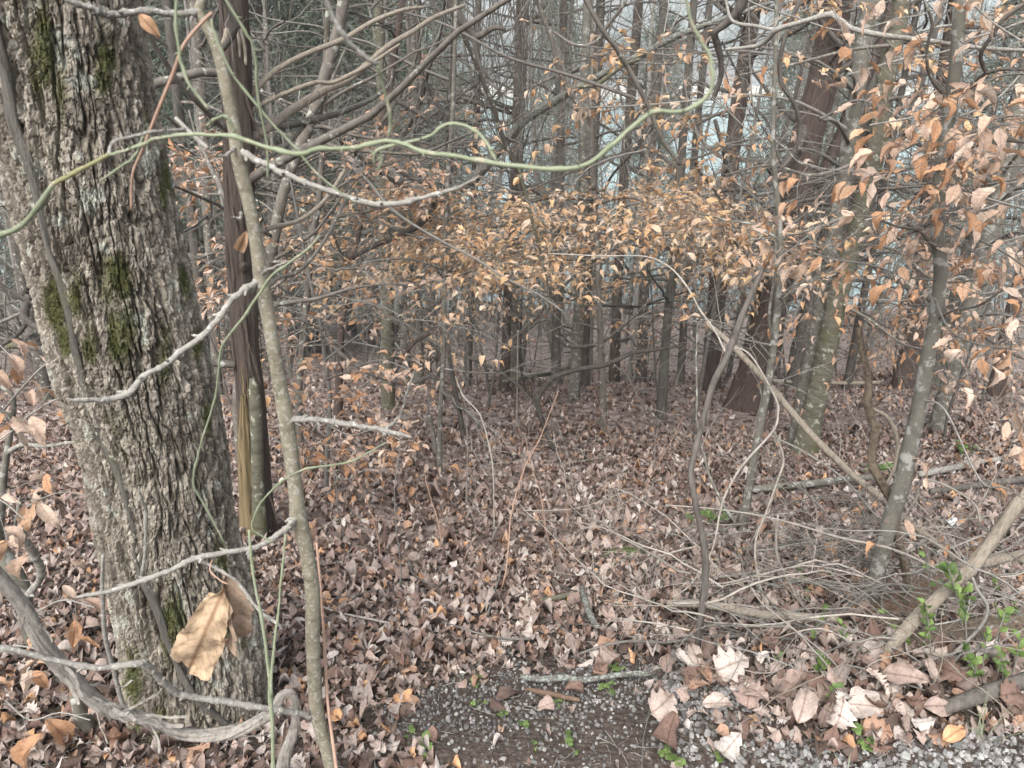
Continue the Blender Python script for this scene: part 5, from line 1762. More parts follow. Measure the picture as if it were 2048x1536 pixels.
# hanging vines and crossing limbs in the upper middle
dk, gr = M['dark'], M['grey']
V_ = [
    ('dark vine hanging in an S-curve in the upper middle', [(839, -20, 9), (836, 85, 9), (846, 154, 9), (867, 195, 9), (887, 232, 10), (894, 290, 9), (890, 376, 9), (890, 478, 8), (892, 560, 7)], dk, 5.0, 5.2),
    ('long dark vine slanting down from the top to the leaf band', [(880, -30, 11), (918, 51, 10), (942, 103, 10), (962, 154, 10), (986, 212, 10), (1000, 260, 10), (1020, 308, 10), (1038, 349, 9), (1048, 386, 9), (1068, 451, 8), (1082, 513, 8), (1100, 590, 6)], gr, 4.6, 5.2),
    ('thick dark crooked vine stem entering at the top left of the hanging strands', [(890, -30, 24), (905, 10, 22), (921, 38, 20), (940, 60, 16), (952, 74, 14), (975, 62, 13), (993, 55, 10), (1012, 60, 7)], dk, 4.4, 4.4),
    ('dark vine dropping from the crook of the thick vine', [(948, 70, 12), (952, 100, 10), (960, 130, 8), (975, 150, 7), (985, 165, 5)], dk, 4.4, 4.4),
    ('grey dead limb curving down right of the leaning pale trunk', [(1100, 60, 8), (1112, 120, 9), (1125, 160, 9), (1147, 198, 10), (1165, 225, 10), (1182, 240, 11), (1184, 300, 11), (1188, 380, 10)], gr, 4.5, 4.7),
    ('dark limb slanting down right towards the green briar arc', [(1160, -20, 9), (1195, 44, 10), (1215, 75, 10), (1232, 96, 10), (1246, 120, 10), (1260, 144, 10), (1284, 188, 10), (1300, 222, 9), (1325, 280, 8), (1360, 330, 7)], gr, 3.4, 3.6),
    ('thin dark limb rising right across the upper middle', [(1262, -20, 7), (1240, 20, 7), (1215, 51, 8), (1190, 85, 8), (1150, 90, 6), (1108, 64, 5)], gr, 3.6, 3.8),
    ('dark vine stem twisting down in front of the straight brown cedar', [(1495, -30, 22), (1480, 15, 20), (1455, 45, 16), (1430, 65, 14), (1435, 90, 14), (1442, 120, 12), (1440, 160, 10), (1425, 200, 9)], dk, 3.4, 3.6),
    ('dark thin vine running down left of the great cedar', [(1600, 0, 9), (1575, 60, 9), (1560, 120, 9), (1565, 170, 8), (1590, 210, 9), (1600, 260, 9), (1585, 310, 8), (1555, 345, 7)], dk, 3.6, 3.6),
    ('dark bowed limb above the leaf band pointing left', [(771, 315, 7), (805, 345, 9), (839, 362, 10), (873, 380, 11), (865, 410, 12), (856, 431, 13), (830, 455, 13), (805, 468, 12), (754, 489, 10), (700, 520, 8), (660, 560, 6)], dk, 4.2, 4.0),
    ('dark snag limb hanging left of the S-curved vine', [(785, 190, 8), (800, 205, 10), (830, 222, 10), (850, 236, 9), (860, 245, 5)], dk, 4.0, 4.0),
    ('grey limb rising from the leaf band to the upper left', [(665, 340, 9), (720, 300, 8), (760, 250, 8), (800, 190, 7), (830, 120, 6), (850, 40, 5)], gr, 4.6, 4.6),
    ('thin dark limb falling right from the leaning trunk', [(620, 240, 7), (680, 280, 8), (740, 330, 8), (800, 370, 8), (850, 400, 7), (920, 430, 5)], dk, 4.0, 4.3),
    ('slim green-tinged limb dropping through the leaf band', [(1040, 350, 8), (1052, 390, 7), (1064, 440, 7), (1075, 480, 7), (1085, 520, 6), (1095, 570, 6), (1100, 620, 5)], M['mossy'], 3.8, 3.9),
    ('dark limb rising right below the leaf band', [(1010, 690, 6), (1060, 650, 6), (1100, 600, 6), (1140, 560, 6), (1190, 520, 5), (1260, 480, 4)], dk, 5.5, 5.0),
    ('sagging dark limb in front of the crest trunks', [(1048, 665, 5), (1090, 640, 6), (1120, 680, 8), (1150, 693, 8), (1180, 692, 8), (1210, 680, 7), (1260, 640, 6), (1300, 600, 5)], gr, 5.2, 5.2),
    ('dark limb arching over the mossy stubby trunk', [(640, 650, 7), (690, 600, 7), (730, 550, 7), (760, 535, 8), (790, 545, 8), (820, 580, 8), (850, 630, 7), (870, 660, 6)], gr, 5.0, 5.0),
    ('reddish dead limb arching left from the thin reddish trunk', [(860, 668, 7), (835, 680, 8), (815, 700, 8), (800, 725, 8), (785, 755, 6)], M['cedar_red'], 5.2, 5.0),
    ('brown branch sagging left of the slender pale beech', [(640, 660, 8), (690, 715, 9), (740, 745, 10), (790, 762, 10), (830, 765, 9), (860, 752, 9), (880, 770, 8), (900, 790, 8), (930, 820, 9), (960, 850, 8)], dk, 5.0, 4.6),
    ('thin brown stem leaning by the slender pale beech', [(858, 830, 11), (866, 870, 10), (872, 910, 12), (872, 940, 12)], gr, 4.3, 4.2),
    ('dark stem leaning right of the slender pale beech', [(895, 690, 8), (908, 770, 9), (920, 830, 10), (928, 880, 11)], dk, 4.7, 4.7),
]
for lab, pts, mt_, Y0, Y1 in V_:
    rod('vine' if 'vine' in lab else 'dead_limb' if ('limb' in lab or 'branch' in lab) else 'slender_shoot', lab, 'vine' if 'vine' in lab else 'branch', pts, mt_, Y0, Y1, 7, 0.12, twig=(5, .35, 1))

# arching brown vine rooted on the slope
rod('arching_vine', 'brown vine rooted in the leaf litter arching up to the right of centre', 'vine', [(1108, 900, 10), (1090, 860, 10), (1075, 807, 10), (1078, 795, 10), (1085, 780, 11), (1112, 753, 11), (1160, 738, 10), (1215, 729, 10), (1266, 705, 9), (1310, 700, 7), (1370, 690, 5)], M['dark'], 4.35, 4.5, 8, twig=(4, .3, 1))

# pale leaning beech trunk across the upper middle
A, R_ = wline([(880, 400, 22), (918, 376, 22), (959, 345, 22), (1020, 273, 20), (1055, 236, 18), (1106, 205, 17), (1147, 181, 15), (1198, 152, 13), (1249, 126, 13), (1300, 100, 12), (1348, 75, 12), (1406, 52, 11), (1470, 30, 10), (1540, 5, 8)], 6.5, 5.0, 6)
A2, R2_ = wline([(776, 700, 20), (800, 600, 21), (840, 470, 22), (880, 400, 22)], 7.3, 6.5, 6)
base = A2[0].copy()
base[2] = float(hgt(base[0], base[1]))
root = empty('leaning_tree', base, 'pale lichen-flecked trunk leaning far over to the right through the upper middle', 'tree')
mb = MB()
PP = np.vstack([base - [0, 0, .1], A2[:-1], A])
RR = np.r_[R2_[0] * 1.2, R2_[:-1], R_]
bark_tube(mb, PP, RR, 24, 300, 'smooth', 3)
mb.build('trunk', M['lichenstick'], root)
branch(root, [(1120, 200, 9), (1147, 176, 9), (1190, 170, 9), (1215, 155, 9), (1243, 133, 8), (1280, 118, 6)], M['mossy'], 5.6, 5.4)
add_limbs(root, PP, RR, -.4, 2.5, 14, (.5, 1.4), M['grey'], M['twig'], 91, 8, .35, 1)

# many fine hanging strands at the top, one tangle
g = np.random.RandomState(92)
b = at(1030, 0, 5.2)
root = empty('vine_tangle', b, 'curtain of fine dark hanging vine strands at the top middle', 'vine')
for k in range(70):
    px = g.normal(1030, 45) if k < 50 else g.uniform(860, 1250)
    Y = g.uniform(4.8, 6.0)
    p = at(px, -60, Y)
    L = g.uniform(0.5, 1.5)
    Q = walk(g, p, (g.normal(0, .22), g.normal(0, .15), -1), L, 12, .09, -.02)
    mb = MB()
    tube(mb, Q, np.linspace(g.uniform(.002, .006), .0012, len(Q)), 4)
    twiggy(g, mb, Q, .002, 3, .25, 0, rmin=.0009)
    mb.build('strand', M['twig_dark' if g.rand() < .6 else 'twig'], root)

# thin woody vines and dead limbs criss-crossing between the trunks of the upper middle
g = np.random.RandomState(93)
for k in range(85):
    px, py = g.uniform(540, 2000), g.uniform(-40, 420)
    Y = g.uniform(3.6, 7.5)
    p = at(px, py, Y)
    kind_ = g.rand()
    if kind_ < .55:      # limb
        a = g.rand() * 6.283
        d = np.array([math.cos(a), .5 * math.sin(a), g.uniform(-.5, .9)])
        L = g.uniform(.8, 2.2)
        Q = walk(g, p, d, L, 14, .11, -.01)
        r = g.uniform(.004, .011)
    else:                # vine
        d = np.array([g.normal(0, .4), g.normal(0, .2), -1])
        L = g.uniform(1.0, 2.4)
        Q = walk(g, p + [0, 0, .5], d, L, 16, .16, 0)
        r = g.uniform(.003, .007)
    Q = smooth_line(Q, 2)
    mb = MB()
    tube(mb, Q, np.linspace(r, r * .35, len(Q)), 5)
    twiggy(g, mb, Q, .003, 5, .4, 1, rmin=.0009)
    dk_ = g.rand() < .6
    lab = ('thick ' if r > (.0075 if kind_ < .55 else .005) else 'thin ') + ('dark ' if dk_ else 'grey ') + (('long' if L > 1.5 else 'short') + ' dead limb ' if kind_ < .55 else 'woody vine ') + 'up by the ' + min(CREST, key=lambda m: abs(m[0] - px))[1]
    tag(mb.build('dead_limb' if kind_ < .55 else 'thin_vine', M['twig_dark' if dk_ else 'twig'], None, Q[0]), lab, 'branch' if kind_ < .55 else 'vine', 'limbs and vines tangled in the upper wood')

# more leaf sprays of a beech whose trunk stands out of view to the right and above
def loose_beech(label, base_xy, rows, leafL, pal, seed, keep, nside, sl, cap=300, droop=.6):
    bx, by = base_xy
    base = np.array([bx, by, float(hgt(bx, by))])
    root = empty('beech_tree', base, label, 'tree')
    H = 5.5
    P = np.array([base + [0, 0, -.1], base + [.03, .02, 1.5], base + [0, .05, 3.2], base + [.05, 0, H]])
    mb = MB()
    Pi, Ri = bark_tube(mb, P, np.array([.06, .05, .04, .02]), 18, 80, 'smooth', seed)
    mb.build('trunk', M['lichen'], root)
    g = np.random.RandomState(seed)
    items, mt = [], MB()
    for pts, Y0, Y1 in rows:
        Q, R_ = wline(pts, Y0, Y1, 5)
        i = int(np.argmin(np.abs(Pi[:, 2] - (Q[0, 2] - 0.3 * np.hypot(Q[0, 0] - bx, Q[0, 1] - by)))))
        A = smooth_line(np.vstack([np.r_[Pi[i], .013], np.r_[(Pi[i] * .45 + Q[0] * .55) + [0, 0, .05], .009], np.c_[Q, R_]]), 3)
        mb = MB()
        tube(mb, A[:, :3], A[:, 3], 6)
        mb.build('branch', M['twig'], root)
        leafy(g, mt, Q, leafL * .95, items, nside, sl, 2, keep * .5, droop * .5, flat=.65)
    tag(mt.build('twigs', M['twig'], root), kind='stuff')
    put_leaves(root, items, pal, seed, cap)


loose_beech('beech reaching in from the right edge with layers of large tan leaves', (2.6, 2.6),
            [([(2080, 30, 6), (2000, 60, 5), (1930, 80, 4)], 2.1, 2.0), ([(2090, 150, 6), (2010, 150, 5), (1940, 180, 4), (1900, 190, 3)], 2.2, 2.0), ([(2090, 240, 6), (2000, 250, 5), (1920, 270, 4)], 2.0, 1.9),
             ([(2090, 360, 6), (2000, 370, 5), (1930, 400, 4)], 1.9, 1.8), ([(2090, 460, 6), (2020, 480, 5), (1950, 500, 4)], 2.0, 1.9), ([(2090, 560, 5), (2030, 580, 4), (1960, 600, 3)], 2.1, 2.0), ([(2090, 680, 5), (2030, 690, 4), (1980, 700, 3)], 2.0, 2.0),
             ([(2080, 100, 5), (1990, 200, 4), (1880, 240, 3), (1800, 230, 3)], 2.5, 2.3)], 0.064, PAL_BEECH, 95, .66, 5, .26, 300, .9)
loose_beech('beech high on the right whose tan leaves hang across the upper right', (1.9, 4.4),
            [([(1560, 110, 6), (1450, 100, 5), (1350, 110, 4), (1240, 100, 3), (1150, 90, 3)], 4.0, 3.6), ([(1500, 190, 6), (1400, 200, 5), (1290, 210, 4), (1180, 215, 3)], 4.2, 4.0), ([(1700, 150, 6), (1800, 120, 5), (1900, 100, 4), (1980, 60, 3)], 4.0, 3.6),
             ([(1640, 240, 6), (1720, 200, 5), (1820, 240, 4), (1900, 230, 3)], 3.8, 3.4), ([(1560, 300, 5), (1480, 290, 4), (1390, 300, 3)], 4.0, 3.8), ([(1600, 520, 5), (1560, 500, 4), (1480, 530, 3)], 3.9, 3.6), ([(1500, 90, 5), (1560, 40, 4), (1640, 10, 3)], 4.1, 3.9)], 0.062, PAL_BAND, 96, .55, 9, .42, 300)
loose_beech('beech low on the far right with small tan leaves below the blotched trunk crown', (3.2, 5.0),
            [([(2060, 380, 5), (1960, 420, 4), (1860, 430, 4), (1760, 470, 3)], 4.2, 4.0), ([(2060, 470, 5), (1950, 520, 4), (1840, 530, 4), (1740, 560, 3)], 4.3, 4.2), ([(2060, 570, 5), (1960, 590, 4), (1860, 620, 4), (1760, 640, 3)], 4.6, 4.4), ([(2060, 650, 5), (1980, 660, 4), (1900, 680, 3)], 4.4, 4.4), ([(2060, 300, 5), (1960, 320, 4), (1880, 300, 3)], 4.2, 4.0), ([(1900, 560, 4), (1820, 600, 4), (1700, 600, 3), (1640, 640, 3)], 5.0, 5.0)], 0.062, PAL_BEECH, 97, .6, 11, .5, 300)
loose_beech('beech in the middle distance with a pale golden layer of leaves behind the central beech', (0.6, 6.6),
            [([(1230, 440, 4), (1120, 440, 4), (1000, 450, 3), (880, 460, 3), (760, 450, 3)], 5.6, 5.4), ([(1240, 430, 4), (1330, 420, 4), (1440, 440, 3)], 5.8, 5.6), ([(1200, 490, 4), (1100, 500, 3), (980, 490, 3), (840, 510, 3)], 6.2, 6.0), ([(1240, 500, 4), (1330, 500, 3), (1430, 510, 3)], 6.0, 6.0), ([(1200, 400, 4), (1290, 390, 3), (1380, 380, 3)], 6.0, 5.8), ([(1150, 540, 4), (1050, 540, 3), (950, 560, 3)], 6.6, 6.6)], 0.06, PAL_BAND, 98, .7, 12, .7, 300, .3)
loose_beech('far beech with small faded leaves among the crest trunks', (-1.4, 9.0),
            [([(700, 600, 3), (800, 620, 3), (900, 640, 2), (1000, 650, 2)], 9.0, 8.6), ([(720, 540, 3), (620, 560, 3), (520, 580, 2)], 8.6, 8.4), ([(760, 660, 3), (860, 680, 2), (960, 690, 2)], 9.5, 9.5), ([(650, 680, 3), (560, 690, 2), (480, 660, 2)], 8.8, 8.4), ([(1000, 600, 3), (1120, 620, 2), (1250, 640, 2), (1350, 620, 2)], 10, 9.6), ([(740, 480, 3), (840, 500, 2), (640, 500, 2)], 8, 7.6)], 0.058, PAL_BEECH * 0.95, 99, .55, 12, .8, 150, .5)
loose_beech('far beech with pinkish leaves behind the great cedar and mossy beech', (3.6, 8.8),
            [([(1480, 590, 3), (1400, 600, 3), (1320, 620, 2)], 8.4, 8.2), ([(1640, 560, 3), (1740, 580, 3), (1840, 600, 2), (1960, 610, 2)], 8.2, 8), ([(1640, 640, 3), (1740, 660, 2), (1840, 680, 2)], 8.6, 8.4), ([(1560, 520, 3), (1460, 520, 2), (1380, 540, 2)], 8.2, 8), ([(1900, 640, 3), (1980, 660, 2), (2050, 650, 2)], 8, 8), ([(1650, 700, 3), (1740, 720, 2)], 9, 9)], 0.058, PAL_BEECH * 0.95, 103, .55, 12, .8, 150, .5)

# ================================================================== FOREST FLOOR
def bare_mask(x, y):
    """0..1: where gravel and soil lie free of leaves"""
    n = (fbm(x * 5 + 3, y * 5 + 8, .7, 3) - .5)
    c = 1 - sstep(0.75, 1.05, np.hypot((x - 0.13) / 0.46, (y - 1.36) / 0.36) + n * .9)
    r = 1 - sstep(1.24, 1.30, y + n * 0.18)
    r = r * sstep(0.30, 0.46, x + n * .3)
    road = 1 - sstep(0.9, 1.05, y + n * .2)
    return np.clip(np.maximum(np.maximum(c, r), road), 0, 1)


def leaf_xf(g, x, y, L, lift=0.0, tilt=.33):
    z = float(hgt(x, y)) + lift
    yaw = g.rand() * 6.283
    d = np.array([math.cos(yaw), math.sin(yaw), g.normal(0, tilt)])
    up = np.array([g.normal(0, tilt), g.normal(0, tilt) + .25, 1.0 if g.rand() < .75 else -1.0])
    return np.array([x, y, z]), basis(d, up)


# joined litter
def litter(N, ylo, yhi, seed, n, cols, Lm, name, label):
    g = np.random.RandomState(seed)
    geos = []
    for kd, c, f, cu in (('oak', .5, .25, .8), ('oak', -.6, .3, -.9), ('beech', .5, .3, .4), ('oval', .8, .3, 1.2), ('oval', -.6, .2, -1.0), ('maple', .5, .2, .7), ('tulip', -.5, .25, -.8), ('oval', .3, .7, 1.6), ('beech', -.6, .5, 0), ('oak', .9, .4, 1.2)):
        geos.append(leaf_geo(kd, n, cols, c * 1.3, f, 0.02, cu, len(geos) + 3, .6 * (-1) ** len(geos)))
    y = np.sqrt(g.uniform((ylo * .85 + 1) ** 2, (yhi * .85 + 1) ** 2, N))
    y = (y - 1) / .85
    x = g.uniform(-1, 1, N) * (.82 * y + .5)
    keep = g.rand(N) > bare_mask(x, y) * .97
    keep &= (np.hypot(x + .765, y - 1.44) > .165)
    x, y = x[keep], y[keep]
    N = len(x)
    clump = fbm(x * 2.2, y * 2.2, 3.3, 2)
    z = hgt(x, y) + g.rand(N) ** 1.5 * (0.014 + 0.022 * clump)
    L = Lm * np.exp(g.normal(0, .32, N))
    yaw = g.rand(N) * 6.283
    tl = .17 if yhi < 5 else .11
    Y = np.stack([np.cos(yaw), np.sin(yaw), g.normal(0, tl, N) - .25 * np.sin(yaw)], 1)
    Y /= np.linalg.norm(Y, axis=1, keepdims=True)
    up = np.stack([g.normal(0, tl, N), g.normal(0, tl, N) + .28, np.where(g.rand(N) < .6, 1., -1.)], 1)
    X = np.cross(Y, up)
    X /= np.linalg.norm(X, axis=1, keepdims=True)
    Z = np.cross(X, Y)
    B = np.stack([X, Y, Z], 2)
    pi = g.choice(len(PAL_LIT), N, p=PW_LIT)
    col = PAL_LIT[pi] * g.uniform(.75, 1.2, (N, 1))
    kd = g.randint(0, len(geos), N)
    mb = MB()
    for k, (V, Q, UV) in enumerate(geos):
        s = np.where(kd == k)[0]
        if not len(s):
            continue
        W = V * np.array([1.15, 1, 1])
        A = np.einsum('nij,vj->nvi', B[s] * L[s, None, None], W) + np.stack([x[s], y[s], z[s]], 1)[:, None]
        nv = len(V)
        q = (Q[None] + (np.arange(len(s)) * nv)[:, None, None]).reshape(-1, 4)
        mb.add(A.reshape(-1, 3), q, None, np.repeat(col[s], nv, 0), np.tile(UV, (len(s), 1)))
    return tag(mb.build(name, M['litter_m']), label, kind='stuff')


litter(17500, 1.0, 2.6, 501, 6, 3, .035, 'leaf_litter', 'dense layer of curled brown fallen leaves on the near slope')
litter(21000, 2.6, 5.2, 503, 4, 3, .040, 'leaf_litter', 'layer of brown fallen leaves on the middle of the slope')
litter(32000, 5.2, 12.0, 502, 3, 3, .048, 'leaf_litter', 'layer of brown fallen leaves on the farther slope up to the crest')

# single fallen leaves, the ones that show largest
g = np.random.RandomState(511)
cl = {0: 'dull brown', 1: 'greyish brown', 2: 'pale buff', 3: 'pale grey', 4: 'dark brown', 5: 'blackish brown', 6: 'russet', 7: 'orange-tan', 8: 'whitish grey', 9: 'grey-brown', 10: 'dark grey-brown'}
nf = 0


def fallen(x, y, L, lift, tilt, mi, ci, label=None, group=None, yaw=None, wid=1.15):
    p, B = leaf_xf(g, x, y, L, lift, tilt)
    if yaw is not None:
        d = np.array([math.cos(yaw), math.sin(yaw), g.normal(.25, .2)])
        B = basis(d, np.array([g.normal(0, .3), g.normal(-.5, .3), 1.0]))
    o = bpy.data.objects.new('fallen_leaf', FALL[mi])
    m4 = Matrix.Identity(4)
    for r in range(3):
        for c in range(3):
            m4[r][c] = B[r, c] * L * (wid if c == 0 else 1)
        m4[r][3] = p[r]
    o.matrix_basis = m4
    o.color = (*(PAL_LIT[ci] * g.uniform(.85, 1.2)), 1)
    COL.objects.link(o)
    kd = FKIND[mi]
    gp = group or 'fallen %s %s leaves on the near ground' % (cl[ci], kd)
    lb = label or '%s fallen %s %s leaf %s' % ('large' if L > .075 else 'small' if L < .05 else 'middling', cl[ci], kd, near_floor(p))
    if len(lb.replace('-', ' ').split()) > 15:
        lb = lb.split(' ', 1)[1]
    tag(o, lb, 'leaf', gp)
    return o


# the drift of big leaves at the gravel edge, placed by eye
drift = [((1430, 1360), (1500, 1350), .17, 8, 3, 'large pinkish-grey lobed leaf standing at the left end of the big-leaf drift'),
         ((1590, 1470), (1630, 1360), .17, 5, 2, 'long brown pointed leaf propped upright over the gravel edge'),
         ((1600, 1400), (1590, 1330), .14, 9, 9, 'grey crumpled leaf leaning up behind the long pointed leaf'),
         ((1665, 1390), (1700, 1340), .12, 6, 9, 'grey ribbed leaf beside the pale tan pole foot'),
         ((1760, 1370), (1890, 1430), .18, 5, 1, 'long brown leaf lying flat right of the pale tan pole foot'),
         ((1690, 1430), (1770, 1440), .15, 10, 3, 'broad pinkish-grey leaf curled over the stones'),
         ((1880, 1500), (1960, 1470), .13, 3, 7, 'yellow-tan pointed leaf at the right end of the gravel'),
         ((1400, 1440), (1460, 1440), .13, 5, 2, 'pale tan curled leaf at the left end of the gravel'),
         ((1490, 1440), (1500, 1380), .13, 8, 0, 'brown lobed leaf upright at the gravel edge'),
         ((1330, 1520), (1350, 1440), .14, 11, 4, 'dark brown crumpled leaf at the lower edge left of the gravel'),
         ((1440, 1530), (1480, 1490), .13, 9, 8, 'pale curled leaf edge lying on the gravel at the bottom'),
         ((1840, 1440), (1940, 1445), .15, 7, 1, 'buff folded leaf at the right of the gravel edge'),
         ((1990, 1420), (2040, 1410), .13, 8, 4, 'dark lobed leaf near the right frame edge'),
         ((1300, 1450), (1380, 1400), .15, 8, 2, 'pale broad lobed leaf left of the gravel strip'),
         ((1640, 1470), (1660, 1420), .12, 6, 10, 'dark grey rolled leaf over the middle of the gravel edge'),
         ((1720, 1470), (1800, 1480), .13, 8, 6, 'russet lobed leaf resting on the gravel right of middle')]
for a, b, L, mi, ci, lab in drift:
    pa, pb = gnd(*a), gnd(*b)
    yaw = math.atan2(pb[1] - pa[1], pb[0] - pa[0])
    fallen(pa[0], pa[1], L * .62, g.uniform(.02, .05), .3, mi, ci, lab, 'large leaves drifted on the gravel edge', yaw)
    nf += 1
while nf < 140:
    px, py = g.uniform(1330, 2070), g.normal(1375, 55)
    if py > 1480 or py < 1260:
        continue
    p = gnd(px, py)
    fallen(p[0], p[1], g.uniform(.042, .085), g.uniform(.005, .05), .45, g.randint(len(FALL)), int(g.choice(len(PAL_LIT), p=PW_LIT)), None, None, None, g.uniform(.9, 1.3))
    nf += 1
while nf < 300:
    px, py = g.uniform(-20, 2068), g.uniform(1130, 1560)
    p = gnd(px, py)
    if bare_mask(p[0], p[1]) > .5 and g.rand() < .88:
        continue
    if np.hypot(p[0] + .765, p[1] - 1.44) < .18:
        continue
    near = sstep(1130, 1500, py)
    fallen(p[0], p[1], g.uniform(.034, .060) * (1 + .15 * near), g.uniform(.010, .03), .22, g.randint(len(FALL)), int(g.choice(len(PAL_LIT), p=PW_LIT)), None, None, None, g.uniform(.9, 1.3))
    nf += 1

# gravel
def icosa():
    t = (1 + 5 ** .5) / 2
    v = np.array([(-1, t, 0), (1, t, 0), (-1, -t, 0), (1, -t, 0), (0, -1, t), (0, 1, t), (0, -1, -t), (0, 1, -t), (t, 0, -1), (t, 0, 1), (-t, 0, -1), (-t, 0, 1)], float)
    f = np.array([(0, 11, 5), (0, 5, 1), (0, 1, 7), (0, 7, 10), (0, 10, 11), (1, 5, 9), (5, 11, 4), (11, 10, 2), (10, 7, 6), (7, 1, 8), (3, 9, 4), (3, 4, 2), (3, 2, 6), (3, 6, 8), (3, 8, 9), (4, 9, 5), (2, 4, 11), (6, 2, 10), (8, 6, 7), (9, 8, 1)])
    return v / np.linalg.norm(v[0]), f


IV, IF = icosa()
g = np.random.RandomState(521)
mb = MB()
N = 21000
x = g.uniform(-1.2, 1.6, N)
y = g.uniform(.95, 1.75, N)
msk = bare_mask(x, y)
pale_zone = sstep(.36, .5, x + .1 * (fbm(x * 6, y * 6, 1, 2) - .5)) + (1 - sstep(.85, 1.0, y))
pz = np.clip(pale_zone, 0, 1)
dens = msk * (.30 + .70 * np.clip(pz + .75 * sstep(1.27, 1.36, y) * sstep(.38, .5, fbm(x * 3, y * 3, 5, 2) + .1), 0, 1)) + .03 * (y < 1.7)
keep = g.rand(N) < dens
x, y, pz = x[keep], y[keep], pz[keep]
N = len(x)
sz = np.where(pz > .5, g.uniform(.0038, .0082, N), g.uniform(.0026, .0055, N)) * np.exp(g.normal(0, .2, N))
z = hgt(x, y) + sz * .35
J = IV[None] * (1 + g.normal(0, .2, (N, 12, 1))) * g.uniform(.65, 1.2, (N, 1, 3)) * sz[:, None, None]
A = J + np.stack([x, y, z], 1)[:, None]
base = np.where(g.rand(N) < .55, g.uniform(.21, .37, N), g.uniform(.09, .21, N))
base = np.where(pz > .5, base, base * np.where(g.rand(N) < .5, .6, 1.0))
colr = base[:, None] * np.array([1.02, 1.0, 0.97]) * (1 + g.normal(0, .02, (N, 3)))
mb.add(A.reshape(-1, 3), None, (IF[None] + (np.arange(N) * 12)[:, None, None]).reshape(-1, 3), np.repeat(colr, 12, 0))
tag(mb.build('gravel', M['stone'], smooth=False), 'pale grey crushed stone strewn over the dark soil at the road edge', kind='stuff')

# broken leaf crumbs and twig bits in the soil
mb = MB()
g = np.random.RandomState(523)
for k in range(1500):
    y_ = g.uniform(1.0, 2.6)
    x_ = g.uniform(-1, 1) * (.8 * y_ + .4)
    a = g.rand() * 6.283
    l = g.uniform(.01, .07)
    p = np.array([x_, y_, float(hgt(x_, y_)) + .003 + .02 * g.rand() * (1 - bare_mask(x_, y_))])
    d = np.array([math.cos(a), math.sin(a), g.normal(0, .15) - .28 * math.sin(a)]) * l
    tube(mb, np.array([p, p + d * .5 + g.normal(0, .003, 3), p + d]), np.array([.0012, .001, .0006]), 3)
tag(mb.build('twig_crumbs', M['twig']), 'broken twig crumbs scattered in the litter and soil', kind='stuff')

# ------------------------------------------------------------------ sticks, poles, logs
tanm, pal, gr, dk = M['tan'], M['palestem'], M['grey'], M['dark']
lying('lichen_stick', 'stick crusted with pale green lichen lying at the top of the gravel patch', 'stick', [(1042, 1360, 8), (1085, 1367, 11), (1130, 1364, 12), (1170, 1368, 11), (1240, 1358, 10), (1300, 1354, 8)], M['lichenstick'], .012, kind='vine', nu=28)
lying('wood_splinter', 'reddish split wood sliver lying on the gravel below the lichen stick', 'stick', [(1052, 1378, 5), (1080, 1386, 11), (1110, 1392, 11), (1160, 1402, 8)], M['redwood'], .0)
lying('pale_branch', 'pale barkless branch lying across the brush behind the dark young stem', 'branch', [(1330, 1233, 14), (1400, 1236, 16), (1468, 1247, 18), (1519, 1257, 18), (1600, 1262, 17), (1670, 1266, 14)], tanm, .05, rough=.2)
lying('fallen_pole', 'grey fallen pole lying behind the slim speckled beech', 'log', [(1490, 990, 12), (1560, 982, 15), (1630, 976, 15), (1690, 968, 14), (1760, 962, 12)], M['lichen'], .02, rough=.15)
lying('fallen_pole', 'pale fallen pole lying right of the blotched beech foot', 'log', [(1835, 958, 13), (1890, 948, 14), (1946, 936, 13), (2000, 925, 10)], M['pale_twig'], .02)
lying('fallen_pole', 'dark fallen pole lying at the right below the hanging leaves', 'log', [(1860, 992, 12), (1940, 982, 14), (2060, 965, 14)], dk, .02)
lying('fallen_log', 'thin brown log lying on the crest behind the great cedar foot', 'log', [(1545, 774, 7), (1620, 776, 8), (1700, 778, 8), (1760, 776, 6)], M['tan'], .06)
lying('fallen_log', 'pale fallen log slanting at the crest by the brown cedar', 'log', [(1005, 786, 8), (1050, 778, 9), (1100, 762, 9), (1150, 745, 8)], M['mossy'], .12)
lying('rotten_log', 'dark rotten log half buried in leaves at the lower right', 'log', [(1690, 1318, 34), (1760, 1305, 56), (1850, 1290, 62), (1960, 1268, 66), (2080, 1240, 70)], M['rotten'], -.03, kind='split', nu=48)
lying('rotten_log', 'orange-brown split log end lying behind the dark rotten log', 'log', [(1745, 1245, 30), (1790, 1220, 46), (1840, 1190, 46), (1890, 1165, 30)], M['redwood'], .0, kind='split', nu=40)
lying('fallen_log', 'brown log lying at the right edge behind the pale tan pole', 'log', [(1890, 1150, 18), (1960, 1135, 24), (2080, 1118, 28)], M['tan'], .01, kind='vine')
lying('dead_limb', 'dark limb lying along the bottom right corner', 'branch', [(1880, 1430, 26), (1940, 1408, 30), (2010, 1385, 30), (2090, 1360, 30)], dk, .01)
lying('mossy_stick', 'short mossy stick lying among the leaves below the green moss patch', 'stick', [(1060, 1208, 7), (1100, 1204, 9), (1140, 1196, 12)], M['mossy'], .01)
lying('lichen_stick', 'pale lichened stick bent upright in the brush left of the dark young stem', 'stick', [(1162, 1190, 11), (1170, 1220, 13), (1180, 1250, 13), (1195, 1272, 11)], M['lichenstick'], .03)
